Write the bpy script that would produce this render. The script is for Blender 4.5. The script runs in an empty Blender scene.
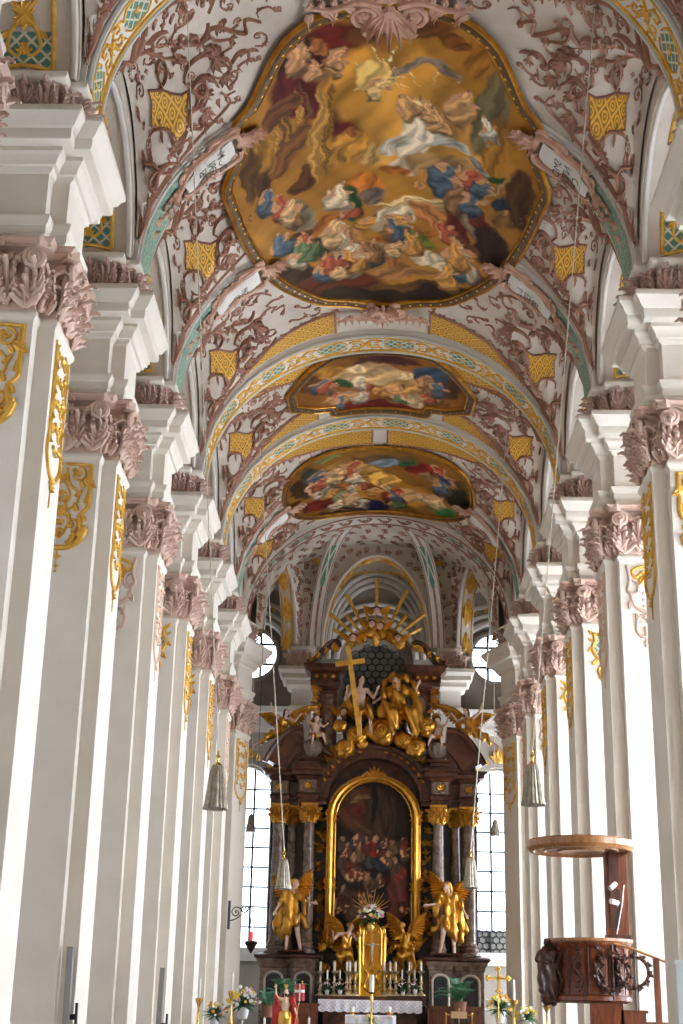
import bpy, math, random
import numpy as np
from mathutils import Vector, Matrix, noise
random.seed(7)
PI = math.pi
scene = bpy.context.scene
COL = scene.collection

# ------------------------------------------------------------------ camera, light, exposure
FOC, PITCH, YAW, ROLL, CAMX, EYE = 1447.575, 0.3432025, -0.0243441, 0.021976, -0.166266, 1.6
def cam_axes():
    cp, sp, cy, sy = math.cos(PITCH), math.sin(PITCH), math.cos(YAW), math.sin(YAW)
    fw = Vector((sy*cp, cy*cp, sp)); r = Vector((cy, -sy, 0)); u = r.cross(fw)
    return math.cos(ROLL)*r + math.sin(ROLL)*u, -math.sin(ROLL)*r + math.cos(ROLL)*u, fw
CR, CU, CF = cam_axes()
cd = bpy.data.cameras.new('camera'); cam = bpy.data.objects.new('camera', cd); COL.objects.link(cam)
cam.matrix_world = Matrix(((CR.x, CU.x, -CF.x, CAMX), (CR.y, CU.y, -CF.y, 0), (CR.z, CU.z, -CF.z, EYE), (0, 0, 0, 1)))
cd.sensor_fit = 'VERTICAL'; cd.sensor_height = 36; cd.lens = FOC/1024*36; cd.clip_end = 400
scene.camera = cam

world = bpy.data.worlds.new('sky'); scene.world = world; world.use_nodes = True
world.node_tree.nodes['Background'].inputs[0].default_value = (0.80, 0.88, 1.0, 1)
world.node_tree.nodes['Background'].inputs[1].default_value = 0.6
WIN_RIGHT, WIN_LEFT, WIN_CHOIR = 25.0, 1.2, 3.4
WIN_RIGHT_WEST, WIN_LEFT_WEST = 2.0, 5.0      # brightness of the daylit panes
scene.view_settings.view_transform = 'Standard'
scene.view_settings.look = 'None'
scene.view_settings.exposure = 0.25
scene.view_settings.gamma = 1.0
scene.view_settings.use_curve_mapping = False

# ------------------------------------------------------------------ helpers
def at(px, py, Y):
    d = CF + CR*((px-341.5)/FOC) - CU*((py-512)/FOC)
    t = Y/d.y
    return Vector((CAMX, 0, EYE)) + d*t

class MB:
    def __init__(s): s.v = []; s.f = []; s.n = 0; s.uv = None
    def add(s, verts, faces):
        n = s.n; s.v.extend([tuple(p) for p in verts]); s.f.extend([tuple(i+n for i in f) for f in faces]); s.n += len(verts); return s
    def box(s, a, b, M=None):
        x0, y0, z0 = a; x1, y1, z1 = b
        vs = [(x0,y0,z0),(x1,y0,z0),(x1,y1,z0),(x0,y1,z0),(x0,y0,z1),(x1,y0,z1),(x1,y1,z1),(x0,y1,z1)]
        if M is not None: vs = [M @ Vector(p) for p in vs]
        return s.add(vs, [(3,2,1,0),(4,5,6,7),(0,1,5,4),(1,2,6,5),(2,3,7,6),(3,0,4,7)])
    def tube(s, path, rad, n=6, cap=True):
        P = [Vector(p) for p in path]; m = len(P)
        R = rad if hasattr(rad, '__len__') else [rad]*m
        vs = []; prev = None
        for i, p in enumerate(P):
            t = (P[min(i+1, m-1)] - P[max(i-1, 0)])
            if t.length < 1e-9: t = Vector((0, 0, 1))
            t.normalize()
            if prev is None:
                a = Vector((0, 0, 1)) if abs(t.z) < .9 else Vector((1, 0, 0)); prev = t.cross(a).normalized()
            prev = (prev - t*prev.dot(t)).normalized(); q = t.cross(prev)
            for k in range(n):
                an = 2*PI*k/n; vs.append(p + (prev*math.cos(an) + q*math.sin(an))*R[i])
        fs = [(i*n+k, i*n+(k+1) % n, (i+1)*n+(k+1) % n, (i+1)*n+k) for i in range(m-1) for k in range(n)]
        if cap: fs += [tuple(range(n-1, -1, -1)), tuple((m-1)*n+k for k in range(n))]
        return s.add(vs, fs)
    def lathe(s, prof, n=24, c=(0, 0, 0), M=None, a0=0, a1=2*PI, flute=0, nf=0):
        full = abs(a1-a0-2*PI) < 1e-6; m = n if full else n+1
        vs = []
        for r, z in prof:
            for k in range(m):
                an = a0+(a1-a0)*k/n; rr = r*(1+flute*math.cos(an*nf)) if nf else r
                p = Vector((rr*math.cos(an), rr*math.sin(an), z))
                if M is not None: p = M @ p
                vs.append(p + Vector(c))
        fs = [(i*m+k, i*m+(k+1) % m, (i+1)*m+(k+1) % m, (i+1)*m+k) for i in range(len(prof)-1) for k in range(n if full else n)]
        if full:
            if prof[0][0] > 1e-6: fs.append(tuple(range(m-1, -1, -1)))
            if prof[-1][0] > 1e-6: fs.append(tuple((len(prof)-1)*m+k for k in range(m)))
        return s.add(vs, fs)
    def ell(s, c, r, seg=8, ring=5, M=None):
        if not hasattr(r, '__len__'): r = (r, r, r)
        vs = []; c = Vector(c)
        def P(x, y, z):
            p = Vector((x*r[0], y*r[1], z*r[2])); return c + (M @ p if M is not None else p)
        vs.append(P(0, 0, -1))
        for i in range(1, ring):
            a = -PI/2 + PI*i/ring
            for k in range(seg): vs.append(P(math.cos(a)*math.cos(2*PI*k/seg), math.cos(a)*math.sin(2*PI*k/seg), math.sin(a)))
        vs.append(P(0, 0, 1)); L = len(vs)-1
        fs = [(0, 1+(k+1) % seg, 1+k) for k in range(seg)]
        for i in range(ring-2):
            for k in range(seg): fs.append((1+i*seg+k, 1+i*seg+(k+1) % seg, 1+(i+1)*seg+(k+1) % seg, 1+(i+1)*seg+k))
        fs += [(1+(ring-2)*seg+k, 1+(ring-2)*seg+(k+1) % seg, L) for k in range(seg)]
        return s.add(vs, fs)
    def sweep(s, poly, prof, cap=True):
        """poly: ccw plan outline; prof: list of (outward offset, z)"""
        n = len(poly); off = []
        for i in range(n):
            p0, p1, p2 = Vector(poly[i-1]), Vector(poly[i]), Vector(poly[(i+1) % n])
            d1 = (p1-p0).normalized(); d2 = (p2-p1).normalized()
            n1 = Vector((d1.y, -d1.x)); n2 = Vector((d2.y, -d2.x)); b = n1+n2
            off.append(b/max(1e-6, (1+n1.dot(n2))))
        vs = []
        for o, z in prof:
            for i in range(n):
                q = Vector(poly[i])+off[i]*o; vs.append((q.x, q.y, z))
        m = len(prof)
        fs = [(j*n+i, j*n+(i+1) % n, (j+1)*n+(i+1) % n, (j+1)*n+i) for j in range(m-1) for i in range(n)]
        if cap: fs += [tuple(range(n-1, -1, -1)), tuple((m-1)*n+i for i in range(n))]
        return s.add(vs, fs)
    def prism(s, pts, fn):
        """closed 2d outline pts; fn(u,v,h) -> world, h in 0..1"""
        n = len(pts)
        vs = [fn(u, v, 0) for u, v in pts] + [fn(u, v, 1) for u, v in pts]
        return s.add(vs, [tuple(range(n-1, -1, -1)), tuple(range(n, 2*n))] + [(i, (i+1) % n, n+(i+1) % n, n+i) for i in range(n)])
    def mesh(s, name, mat, smooth=True):
        me = bpy.data.meshes.new(name); me.from_pydata(s.v, [], s.f); me.materials.append(mat)
        if smooth:
            me.shade_smooth()
            try: me.set_sharp_from_angle(angle=math.radians(40))
            except Exception: pass
        return me
    def build(s, name, mat, parent=None, smooth=True, kind=None, loc=None):
        o = bpy.data.objects.new(name, s.mesh(name, mat, smooth)); COL.objects.link(o)
        if parent is not None: o.parent = parent
        if kind: o['kind'] = kind
        if loc is not None: o.location = loc
        return o

def tag(o, label, cat, group=None):
    o['label'] = label; o['category'] = cat
    if group: o['group'] = group
    return o
def thing(name, label, cat, loc=(0, 0, 0), group=None, rz=0):
    o = bpy.data.objects.new(name, None); COL.objects.link(o); o.location = loc; o.rotation_euler = (0, 0, rz)
    o.empty_display_size = .2
    return tag(o, label, cat, group)
def structure(o): o['kind'] = 'structure'; return o
def copy_tree(o, parent=None):
    c = o.copy(); COL.objects.link(c)
    if parent is not None: c.parent = parent
    for ch in list(o.children): copy_tree(ch, c)
    return c
def clone(o, loc, label, rz=None, sx=None, group=None):
    c = copy_tree(o); c.location = loc; c['label'] = label
    if rz is not None: c.rotation_euler = (0, 0, rz)
    if sx is not None: c.scale = sx
    if group: c['group'] = group
    return c

def spline(pts, k=5, closed=False):
    P = [Vector(p).to_3d() if len(p) == 2 else Vector(p) for p in pts]; out = []; n = len(P)
    rng = n if closed else n-1
    for i in range(rng):
        if closed: a, b, c, d = P[i-1], P[i], P[(i+1) % n], P[(i+2) % n]
        else: a, b, c, d = P[max(i-1, 0)], P[i], P[i+1], P[min(i+2, n-1)]
        for j in range(k):
            t = j/k
            out.append(.5*((2*b)+(c-a)*t+(2*a-5*b+4*c-d)*t*t+(3*b-a-3*c+d)*t**3))
    if not closed: out.append(P[-1])
    return out
def sp2(pts, k=5, closed=False): return [(p.x, p.y) for p in spline(pts, k, closed)]

class Relief:
    """carved ornament laid on any surface; fn(u, v, h) -> world point"""
    def __init__(s, fn): s.m = MB(); s.fn = fn
    def stroke(s, pts, w0, w1=None, h=.6, k=4, closed=False, wm=None):
        w1 = w0 if w1 is None else w1
        P = sp2(pts, k, closed) if k > 1 else list(pts); n = len(P); vs = []
        for i, (u, v) in enumerate(P):
            if closed: a, b = P[i-1], P[(i+1) % n]
            else: a, b = P[max(0, i-1)], P[min(n-1, i+1)]
            du, dv = b[0]-a[0], b[1]-a[1]; L = math.hypot(du, dv) or 1; nu, nv = -dv/L, du/L
            t = i/(n-1); w = w0+(w1-w0)*t
            if wm is not None: w = w0+(wm-w0)*math.sin(PI*t) if t < .5 else w1+(wm-w1)*math.sin(PI*t)
            for o, hh in ((-1, 0), (-.6, .8), (0, 1), (.6, .8), (1, 0)): vs.append(s.fn(u+nu*w*o, v+nv*w*o, hh*w*h*2))
        m = n if closed else n-1
        fs = [(5*i+q, 5*i+q+1, 5*((i+1) % n)+q+1, 5*((i+1) % n)+q) for i in range(m) for q in range(4)]
        s.m.add(vs, fs); return s
    def spiral(s, cu, cv, r, a0, turns, w, sgn=1, r1=None, n=None):
        n = n or int(10*abs(turns)); r1 = w*1.2 if r1 is None else r1
        pts = [(cu+(r+(r1-r)*i/n)*math.cos(a0+sgn*2*PI*turns*i/n), cv+(r+(r1-r)*i/n)*math.sin(a0+sgn*2*PI*turns*i/n)) for i in range(n+1)]
        s.stroke(pts, w, w*.8, k=1); s.blob(cu, cv, w*1.6); return s
    def blob(s, u, v, r, h=.7, n=7):
        vs = [s.fn(u, v, r*h)]
        for rr, hh in ((.6, .8), (1, 0)):
            for k in range(n): a = 2*PI*k/n; vs.append(s.fn(u+r*rr*math.cos(a), v+r*rr*math.sin(a), r*h*hh))
        fs = [(0, 1+k, 1+(k+1) % n) for k in range(n)] + [(1+k, 1+n+k, 1+n+(k+1) % n, 1+(k+1) % n) for k in range(n)]
        s.m.add(vs, fs); return s
    def leaf(s, u, v, ang, L, w=None, lobes=3, lift=.25, bend=0):
        w = w or L*.32; N = lobes*4; vs = []
        for i in range(N+1):
            t = i/N; prof = math.sin(PI*min(1, .12+.88*t)**.8)*(.68+.32*abs(math.sin(PI*lobes*t+.4))) if t < 1 else 0
            ca = ang+bend*t; cu = u+L*t*math.cos(ang+bend*t*.5); cv = v+L*t*math.sin(ang+bend*t*.5)
            nu, nv = -math.sin(ca), math.cos(ca); hc = L*(.10+lift*t*t)
            for o, hh in ((-1, .35), (-.45, 1.15), (0, .8), (.45, 1.15), (1, .35)): vs.append(s.fn(cu+nu*w*prof*o, cv+nv*w*prof*o, hc*hh))
        fs = [(5*i+q, 5*i+q+1, 5*(i+1)+q+1, 5*(i+1)+q) for i in range(N) for q in range(4)]
        s.m.add(vs, fs); return s
    def cluster(s, u, v, ang, L, n=5, spread=2.2):
        for i in range(n): s.leaf(u, v, ang+spread*((i/(n-1))-.5) if n > 1 else ang, L*(1-.25*abs(i-(n-1)/2)/n*2), lobes=2)
        s.blob(u, v, L*.22); return s
    def rosette(s, u, v, r, n=6):
        for i in range(n): s.leaf(u, v, 2*PI*i/n, r, r*.3, lobes=1)
        s.blob(u, v, r*.3); return s
    def build(s, name, mat, parent=None, **k): return s.m.build(name, mat, parent, **k)

def patch(fn, outline, step, h, name, mat, parent, colour=None):
    """surface patch bounded by a uv outline, with uv map (metres) and optional painted colours"""
    us = [p[0] for p in outline]; vs_ = [p[1] for p in outline]
    U = np.arange(min(us), max(us)+step, step); V = np.arange(min(vs_), max(vs_)+step, step)
    gu, gv = np.meshgrid((U[:-1]+U[1:])/2, (V[:-1]+V[1:])/2, indexing='ij')
    ins = np.zeros(gu.shape, bool); n = len(outline)
    for i in range(n):
        x0, y0 = outline[i-1]; x1, y1 = outline[i]
        if y0 == y1: continue
        c = ((y0 > gv) != (y1 > gv)) & (gu < (x1-x0)*(gv-y0)/(y1-y0)+x0); ins ^= c
    idx = {}; verts = []; uvs = []; faces = []
    def vid(i, j):
        k = (i, j)
        if k not in idx: idx[k] = len(verts); verts.append(tuple(fn(U[i], V[j], h))); uvs.append((U[i], V[j]))
        return idx[k]
    for i, j in zip(*np.nonzero(ins)): faces.append((vid(i, j), vid(i+1, j), vid(i+1, j+1), vid(i, j+1)))
    me = bpy.data.meshes.new(name); me.from_pydata(verts, [], faces); me.materials.append(mat); me.shade_smooth()
    uvl = me.uv_layers.new(name='UVMap'); li = np.zeros(len(me.loops), int); me.loops.foreach_get('vertex_index', li)
    ua = np.array(uvs)[li] if len(uvs) else np.zeros((0, 2)); uvl.data.foreach_set('uv', ua.ravel())
    if colour is not None:
        c = colour(np.array(uvs)); at_ = me.color_attributes.new('paint', 'FLOAT_COLOR', 'POINT')
        at_.data.foreach_set('color', np.concatenate([c, np.ones((len(c), 1))], 1).ravel())
    o = bpy.data.objects.new(name, me); COL.objects.link(o)
    if parent is not None: o.parent = parent
    return o

# ------------------------------------------------------------------ materials
def mat(name, c, rough=.6, metal=0, c2=None, scale=3, bump=0, bscale=None, emit=None, detail=4, spec=None):
    m = bpy.data.materials.new(name); m.use_nodes = True; nt = m.node_tree; N = nt.nodes; b = N['Principled BSDF']
    b.inputs['Base Color'].default_value = (*c, 1); b.inputs['Roughness'].default_value = rough; b.inputs['Metallic'].default_value = metal
    if spec is not None: b.inputs['Specular IOR Level'].default_value = spec
    tc = N.new('ShaderNodeTexCoord')
    if c2 is not None:
        nz = N.new('ShaderNodeTexNoise'); nz.inputs['Scale'].default_value = scale; nz.inputs['Detail'].default_value = detail
        nt.links.new(tc.outputs['Object'], nz.inputs['Vector'])
        cr = N.new('ShaderNodeValToRGB'); cr.color_ramp.elements[0].position = .35; cr.color_ramp.elements[1].position = .65
        cr.color_ramp.elements[0].color = (*c, 1); cr.color_ramp.elements[1].color = (*c2, 1)
        nt.links.new(nz.outputs['Fac'], cr.inputs[0]); nt.links.new(cr.outputs[0], b.inputs['Base Color'])
    if bump:
        n2 = N.new('ShaderNodeTexNoise'); n2.inputs['Scale'].default_value = bscale or scale*4; n2.inputs['Detail'].default_value = 3
        nt.links.new(tc.outputs['Object'], n2.inputs['Vector'])
        bp = N.new('ShaderNodeBump'); bp.inputs['Strength'].default_value = bump; bp.inputs['Distance'].default_value = .05
        nt.links.new(n2.outputs['Fac'], bp.inputs['Height']); nt.links.new(bp.outputs[0], b.inputs['Normal'])
    if emit: b.inputs['Emission Color'].default_value = (*emit[0], 1); b.inputs['Emission Strength'].default_value = emit[1]
    return m

def lattice_mat(name, ground, line, scale, width, metal=0, rough=.5, boss=None):
    """diagonal trellis drawn from the uv map in metres"""
    m = bpy.data.materials.new(name); m.use_nodes = True; nt = m.node_tree; N = nt.nodes; b = N['Principled BSDF']
    uv = N.new('ShaderNodeUVMap'); mp = N.new('ShaderNodeMapping'); mp.inputs['Rotation'].default_value = (0, 0, PI/4); mp.inputs['Scale'].default_value = (scale,)*3
    nt.links.new(uv.outputs[0], mp.inputs[0]); sx = N.new('ShaderNodeSeparateXYZ'); nt.links.new(mp.outputs[0], sx.inputs[0])
    def M(op, a, b_=None):
        q = N.new('ShaderNodeMath'); q.operation = op
        for i, x in enumerate((a, b_)):
            if x is None: continue
            if isinstance(x, (int, float)): q.inputs[i].default_value = x
            else: nt.links.new(x, q.inputs[i])
        return q.outputs[0]
    fx = M('ABSOLUTE', M('SUBTRACT', M('FRACT', sx.outputs[0]), .5)); fy = M('ABSOLUTE', M('SUBTRACT', M('FRACT', sx.outputs[1]), .5))
    mx = M('MAXIMUM', fx, fy); ln = M('GREATER_THAN', mx, .5-width)
    if boss:
        rr = M('SQRT', M('ADD', M('MULTIPLY', fx, fx), M('MULTIPLY', fy, fy)))
        ring = M('LESS_THAN', M('ABSOLUTE', M('SUBTRACT', rr, boss)), .07); dot = M('LESS_THAN', rr, .1)
        ln = M('MAXIMUM', ln, M('MAXIMUM', ring, dot))
    mix = N.new('ShaderNodeMix'); mix.data_type = 'RGBA'; nt.links.new(ln, mix.inputs[0]); mix.inputs[6].default_value = (*ground, 1); mix.inputs[7].default_value = (*line, 1)
    nt.links.new(mix.outputs[2], b.inputs['Base Color']); b.inputs['Roughness'].default_value = rough
    nt.links.new(M('MULTIPLY', ln, metal), b.inputs['Metallic'])
    bp = N.new('ShaderNodeBump'); bp.inputs['Strength'].default_value = .8; bp.inputs['Distance'].default_value = .03
    nt.links.new(ln, bp.inputs['Height']); nt.links.new(bp.outputs[0], b.inputs['Normal'])
    return m

def paint_mat(name, rough=.55):
    m = bpy.data.materials.new(name); m.use_nodes = True; nt = m.node_tree; N = nt.nodes; b = N['Principled BSDF']
    a = N.new('ShaderNodeAttribute'); a.attribute_name = 'paint'; nt.links.new(a.outputs['Color'], b.inputs['Base Color']); b.inputs['Roughness'].default_value = rough
    b.inputs['Specular IOR Level'].default_value = .2
    return m

def marble_mat(name, c1, c2, c3, scale=2, rough=.25):
    m = bpy.data.materials.new(name); m.use_nodes = True; nt = m.node_tree; N = nt.nodes; b = N['Principled BSDF']
    tc = N.new('ShaderNodeTexCoord'); nz = N.new('ShaderNodeTexNoise'); nz.inputs['Scale'].default_value = scale; nz.inputs['Detail'].default_value = 8; nz.inputs['Distortion'].default_value = 1.5
    nt.links.new(tc.outputs['Object'], nz.inputs['Vector']); cr = N.new('ShaderNodeValToRGB'); e = cr.color_ramp.elements
    e[0].position = .32; e[0].color = (*c1, 1); e[1].position = .7; e[1].color = (*c3, 1); q = e.new(.5); q.color = (*c2, 1)
    nt.links.new(nz.outputs['Fac'], cr.inputs[0]); nt.links.new(cr.outputs[0], b.inputs['Base Color']); b.inputs['Roughness'].default_value = rough
    return m

def wood_mat(name, c1, c2, scale=6, rough=.3):
    m = bpy.data.materials.new(name); m.use_nodes = True; nt = m.node_tree; N = nt.nodes; b = N['Principled BSDF']
    tc = N.new('ShaderNodeTexCoord'); mp = N.new('ShaderNodeMapping'); mp.inputs['Scale'].default_value = (scale, scale, scale*.12)
    nt.links.new(tc.outputs['Object'], mp.inputs[0]); nz = N.new('ShaderNodeTexNoise'); nz.inputs['Scale'].default_value = 2; nz.inputs['Detail'].default_value = 6; nz.inputs['Distortion'].default_value = .6
    nt.links.new(mp.outputs[0], nz.inputs['Vector']); cr = N.new('ShaderNodeValToRGB'); cr.color_ramp.elements[0].position = .35; cr.color_ramp.elements[1].position = .65
    cr.color_ramp.elements[0].color = (*c1, 1); cr.color_ramp.elements[1].color = (*c2, 1)
    nt.links.new(nz.outputs['Fac'], cr.inputs[0]); nt.links.new(cr.outputs[0], b.inputs['Base Color']); b.inputs['Roughness'].default_value = rough
    return m

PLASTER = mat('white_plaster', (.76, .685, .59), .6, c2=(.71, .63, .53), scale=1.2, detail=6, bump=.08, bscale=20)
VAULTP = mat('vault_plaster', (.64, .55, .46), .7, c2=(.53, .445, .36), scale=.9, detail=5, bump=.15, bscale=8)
MOULD = mat('moulding_plaster', (.72, .66, .60), .6, c2=(.66, .60, .53), scale=1.5)
PINK = mat('pink_stucco', (.58, .38, .30), .55, c2=(.66, .47, .38), scale=3, bump=.1, bscale=15)
ROSE = mat('rose_vault_stucco', (.30, .135, .085), .6, c2=(.40, .20, .13), scale=2)
GOLD = mat('gilding', (.80, .44, .07), .38, .65, c2=(.90, .56, .13), scale=5)
GOLDP = mat('gilded_stucco', (.62, .32, .035), .42, .4, c2=(.82, .49, .09), scale=4)
DGOLD = mat('aged_gilding', (.42, .18, .022), .33, .85, c2=(.66, .33, .05), scale=4)
AGOLD = mat('altar_gilding', (.50, .24, .03), .3, .85, c2=(.72, .38, .06), scale=3)
GREEN = mat('green_mosaic', (.13, .23, .17), .6, c2=(.30, .40, .30), scale=14, detail=2)
GOLDLAT = lattice_mat('gilded_trellis', (.36, .17, .015), (.76, .42, .06), 2.6, .09, .3, boss=.27)
GREENLAT = lattice_mat('green_trellis', (.10, .23, .18), (.62, .58, .42), 5.0, .12)
FLOORM = marble_mat('stone_floor', (.07, .05, .035), (.10, .07, .05), (.13, .095, .07), .8, .4)
def pane(name, s): return mat(name, (.9, .95, 1), .3, emit=((.85, .97, 1.13), s))
PANE_R, PANE_L, PANE_C = pane('daylit_glass_south', WIN_RIGHT), pane('daylit_glass_north', WIN_LEFT), pane('daylit_glass_choir', WIN_CHOIR)
PANE_RW, PANE_LW = pane('daylit_glass_south_west', WIN_RIGHT_WEST), pane('daylit_glass_north_west', WIN_LEFT_WEST)
IRON = mat('dark_iron', (.03, .03, .03), .5, .5)
BAY, Y0, SPR = 6.3935, 22.75, 17.65
def YC(i): return Y0+BAY*i-(2.11 if i == 6 else 0)
# ------------------------------------------------------------------ structure
YN, YF = -9.0, YC(6)+.6                                     # hall from west wall to chancel arch
AX = 13.2                                                   # outer aisle walls
structure(MB().box((-AX-1, YN-1, -.3), (AX+1, 80, 0)).build('floor', FLOORM))
structure(MB().box((-AX-1, YN-1, 0), (AX+1, YN, 24.5)).build('wall_west', PLASTER))

def aisle_wall(s, name, panem, wname, i0=-4):
    # wall with tall round-headed window openings, built as panels between and around the openings
    m = MB(); x0, x1 = (AX, AX+.8) if s > 0 else (-AX-.8, -AX)
    ys = [YC(i)+BAY/2 for i in range(-5, 7)]; hw, z0, zt = 1.35, 2.2, (10.2 if s > 0 else 9.2)
    edges = [YN]
    for y in ys: edges += [y-hw, y+hw]
    edges.append(78)
    for k in range(0, len(edges)-1, 2): m.box((x0, edges[k], 0), (x1, edges[k+1], 23.6))
    for y in ys:
        m.box((x0, y-hw, 0), (x1, y+hw, z0)); N = 10
        pts = [(y-hw*math.cos(PI*k/N), zt+hw*math.sin(PI*k/N)) for k in range(N+1)] + [(y+hw, 23.6), (y-hw, 23.6)]
        m.prism(pts, lambda u, v, h: (x0+(x1-x0)*h, u, v))
    structure(m.build(name, PLASTER, smooth=False))
    for n, y in enumerate(ys):
        f = MB(); xc = AX+.45 if s > 0 else -AX-.45
        N = 12; pts = [(y-hw, z0)]+[(y-hw*math.cos(PI*k/N), zt+hw*math.sin(PI*k/N)) for k in range(N+1)]+[(y+hw, z0)]
        p = MB().prism(pts, lambda u, v, h: (xc+.03*h, u, v)); o = structure(p.build('window_%d' % (wname+n), panem if y > (16 if s > 0 else 25) else (PANE_RW if s > 0 else PANE_LW), smooth=False))
        for k in range(1, 4): f.box((xc-.04, y-hw+2*hw*k/4-.03, z0), (xc+.07, y-hw+2*hw*k/4+.03, zt+hw*math.sin(math.acos(abs(-1+2*k/4)))))
        for k in range(1, 8 if s > 0 else 7): f.box((xc-.04, y-hw, z0+k*1.1-.02), (xc+.07, y+hw, z0+k*1.1+.02))
        f.build('glazing_bars', IRON, o, smooth=False)
aisle_wall(1, 'wall_right', PANE_R, 1); aisle_wall(-1, 'wall_left', PANE_L, 20)

# vault height: barrel cut by cross cells
def zb(x, b=4.9): return SPR+b*math.sqrt(max(0, 1-(x/5.6)**2))
def H(x, y):
    z = zb(x); k = math.floor((y-Y0)/BAY); t = (y-(Y0+BAY*(k+.5)))/2.57
    if k >= 5: t = (y-56.85)/1.6
    if abs(t) < 1: z = max(z, SPR+math.sqrt(1-t*t)*(2.9+1.5*(1-min(1, (x/5.6)**2))))
    return z
def vmap(u, v, h):
    """u: arc coordinate (5.6 * angle), v: distance along the nave, h: relief below the vault"""
    a = max(-PI/2, min(PI/2, u/5.6)); x = 5.6*math.sin(a); e = .06
    z = H(x, v); dx = (H(min(5.6, x+e), v)-H(max(-5.6, x-e), v))/(2*e); dy = (H(x, v+e)-H(x, v-e))/(2*e)
    dx = max(-3, min(3, dx)); dy = max(-2, min(2, dy))
    n = Vector((dx, dy, -1)).normalized()
    return Vector((x, v, z))+n*h
def fmap(b):
    def fn(u, v, h):
        a = u/5.6; x = 5.6*math.sin(a); c = math.cos(a)
        n = Vector((-math.sin(a)*b/5.6, 0, -c)).normalized()
        return Vector((x, v, SPR+b*c))+n*h
    return fn

vb = MB(); NU = 56
YS = []
for i in range(-4, 6):
    YS += [YC(i)+BAY*k/28 for k in range(28)]
YS.append(YC(6))
US = [-PI/2+PI*k/NU for k in range(NU+1)]
vs = [(5.6*math.sin(a), y, H(5.6*math.sin(a), y)) for y in YS for a in US]
n1 = NU+1
vb.add(vs, [(j*n1+i, (j+1)*n1+i, (j+1)*n1+i+1, j*n1+i+1) for j in range(len(YS)-1) for i in range(NU)])
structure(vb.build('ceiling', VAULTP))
# roof over the aisles (plain barrel vaults)
for s, nm in ((-1, "ceiling"), (1, "ceiling")):
    m = MB(); pts = [(s*(7.75+(AX-7.75)*k/12), 17.8+3.2*math.sin(PI*k/12)) for k in range(13)]
    m.add([(x, y, z) for y in (YN, 78) for x, z in pts], [(k, k+1, 14+k, 13+k) for k in range(12)])
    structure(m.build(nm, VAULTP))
    # roof closure above the arcade
    structure(MB().box((min(s*5.6, s*8), YN, 22.95), (max(s*5.6, s*8), YF, 23.1)).build('ceiling', VAULTP))
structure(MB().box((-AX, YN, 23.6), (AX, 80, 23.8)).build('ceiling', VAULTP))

# arcade arches between the piers
def amap(xa, ym, R=2.45):
    def fn(u, v, h):                                        # u across the soffit, v arc length
        a = v/R; return Vector((xa+u, ym-(R-h)*math.cos(a), SPR+(R-h)*math.sin(a)))
    return fn
def arcade(s, i, label):
    xa = s*6.68; ym = YC(i)+BAY/2; R = 2.47
    if i == 5: ym, R = 56.85, 1.5
    hw = 1.03; N = 24
    t = thing('arcade_arch', label, 'arch', (0, 0, 0))
    m = MB(); fr = [(5.0, 5.0)]
    vs = []; NN = N+1
    for k in range(NN):
        a = PI*k/N; c, sn = math.cos(a), math.sin(a)
        for x in (-hw, hw): vs.append((xa+x, ym-R*c, SPR+R*sn))
    for k in range(NN):
        a = PI*k/N; c, sn = math.cos(a), math.sin(a)
        HB = 3.19*R/2.47
        for x in (-hw, hw): vs.append((xa+x, ym-HB*c, max(SPR+R*sn+.01, 22.9 if 0 < k < N else 22.9)))
    fs = [(2*k, 2*k+2, 2*k+3, 2*k+1) for k in range(N)]
    o = 2*NN
    for k in range(N): fs += [(2*k, o+2*k, o+2*k+2, 2*k+2), (2*k+1, 2*k+3, o+2*k+3, o+2*k+1)]
    m.add(vs, fs); m.build('spandrel', VAULTP, t)
    f = amap(xa, ym, R); g = Relief(f); mo = Relief(f); lat = []
    for u in (-.93, .93): mo.stroke([(u, .05), (u, 2), (u, 4), (u, 6), (u, PI*R-.05)], .07, k=3, h=.5)
    mo.build('edge_moulding', MOULD, t)
    for v0, v1, kind in (((.25, 2.35, 0), (2.75, 5.0, 1), (5.4, PI*R-.25, 0)) if i != 5 else ((.25, 2.2, 0), (2.5, PI*R-.25, 1))):
        q = [(-.55, v0), (.55, v0), (.55, v1), (-.55, v1)]
        g.stroke([(-.55, v0), (-.55, (v0+v1)/2), (-.55, v1)], .05, k=2); g.stroke([(.55, v0), (.55, (v0+v1)/2), (.55, v1)], .05, k=2)
        g.stroke([(-.55, v0), (0, v0+.12), (.55, v0)], .05, k=3); g.stroke([(-.55, v1), (0, v1-.12), (.55, v1)], .05, k=3)
        vc = (v0+v1)/2
        for d in (-1, 1):
            g.stroke([(0, vc), (.22*d, vc+.25), (.3*d, vc+.6), (.1*d, vc+.75), (.05*d, vc+.5)], .05, .03)
            g.stroke([(0, vc), (.22*d, vc-.25), (.3*d, vc-.6), (.1*d, vc-.75), (.05*d, vc-.5)], .05, .03)
            g.leaf(.25*d, vc+.3, d*.6+(0 if d > 0 else PI), .25); g.leaf(.25*d, vc-.3, -d*.6+(0 if d > 0 else PI), .25)
        g.cluster(0, vc, PI/2, .3); g.cluster(0, vc, -PI/2, .3); g.cluster(0, v0+.35, PI/2, .22, 3); g.cluster(0, v1-.35, -PI/2, .22, 3)
        patch(f, [(-.5, v1-.75), (.5, v1-.75), (.5, v1-.1), (-.5, v1-.1)], .1, .012, 'trellis_panel', GREENLAT, t)
        patch(f, [(-.5, v0+.1), (.5, v0+.1), (.5, v0+.6), (-.5, v0+.6)], .1, .012, 'trellis_panel', GREENLAT, t)
    g.build('gilded_ornament', GOLDP, t)
    return t
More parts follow.
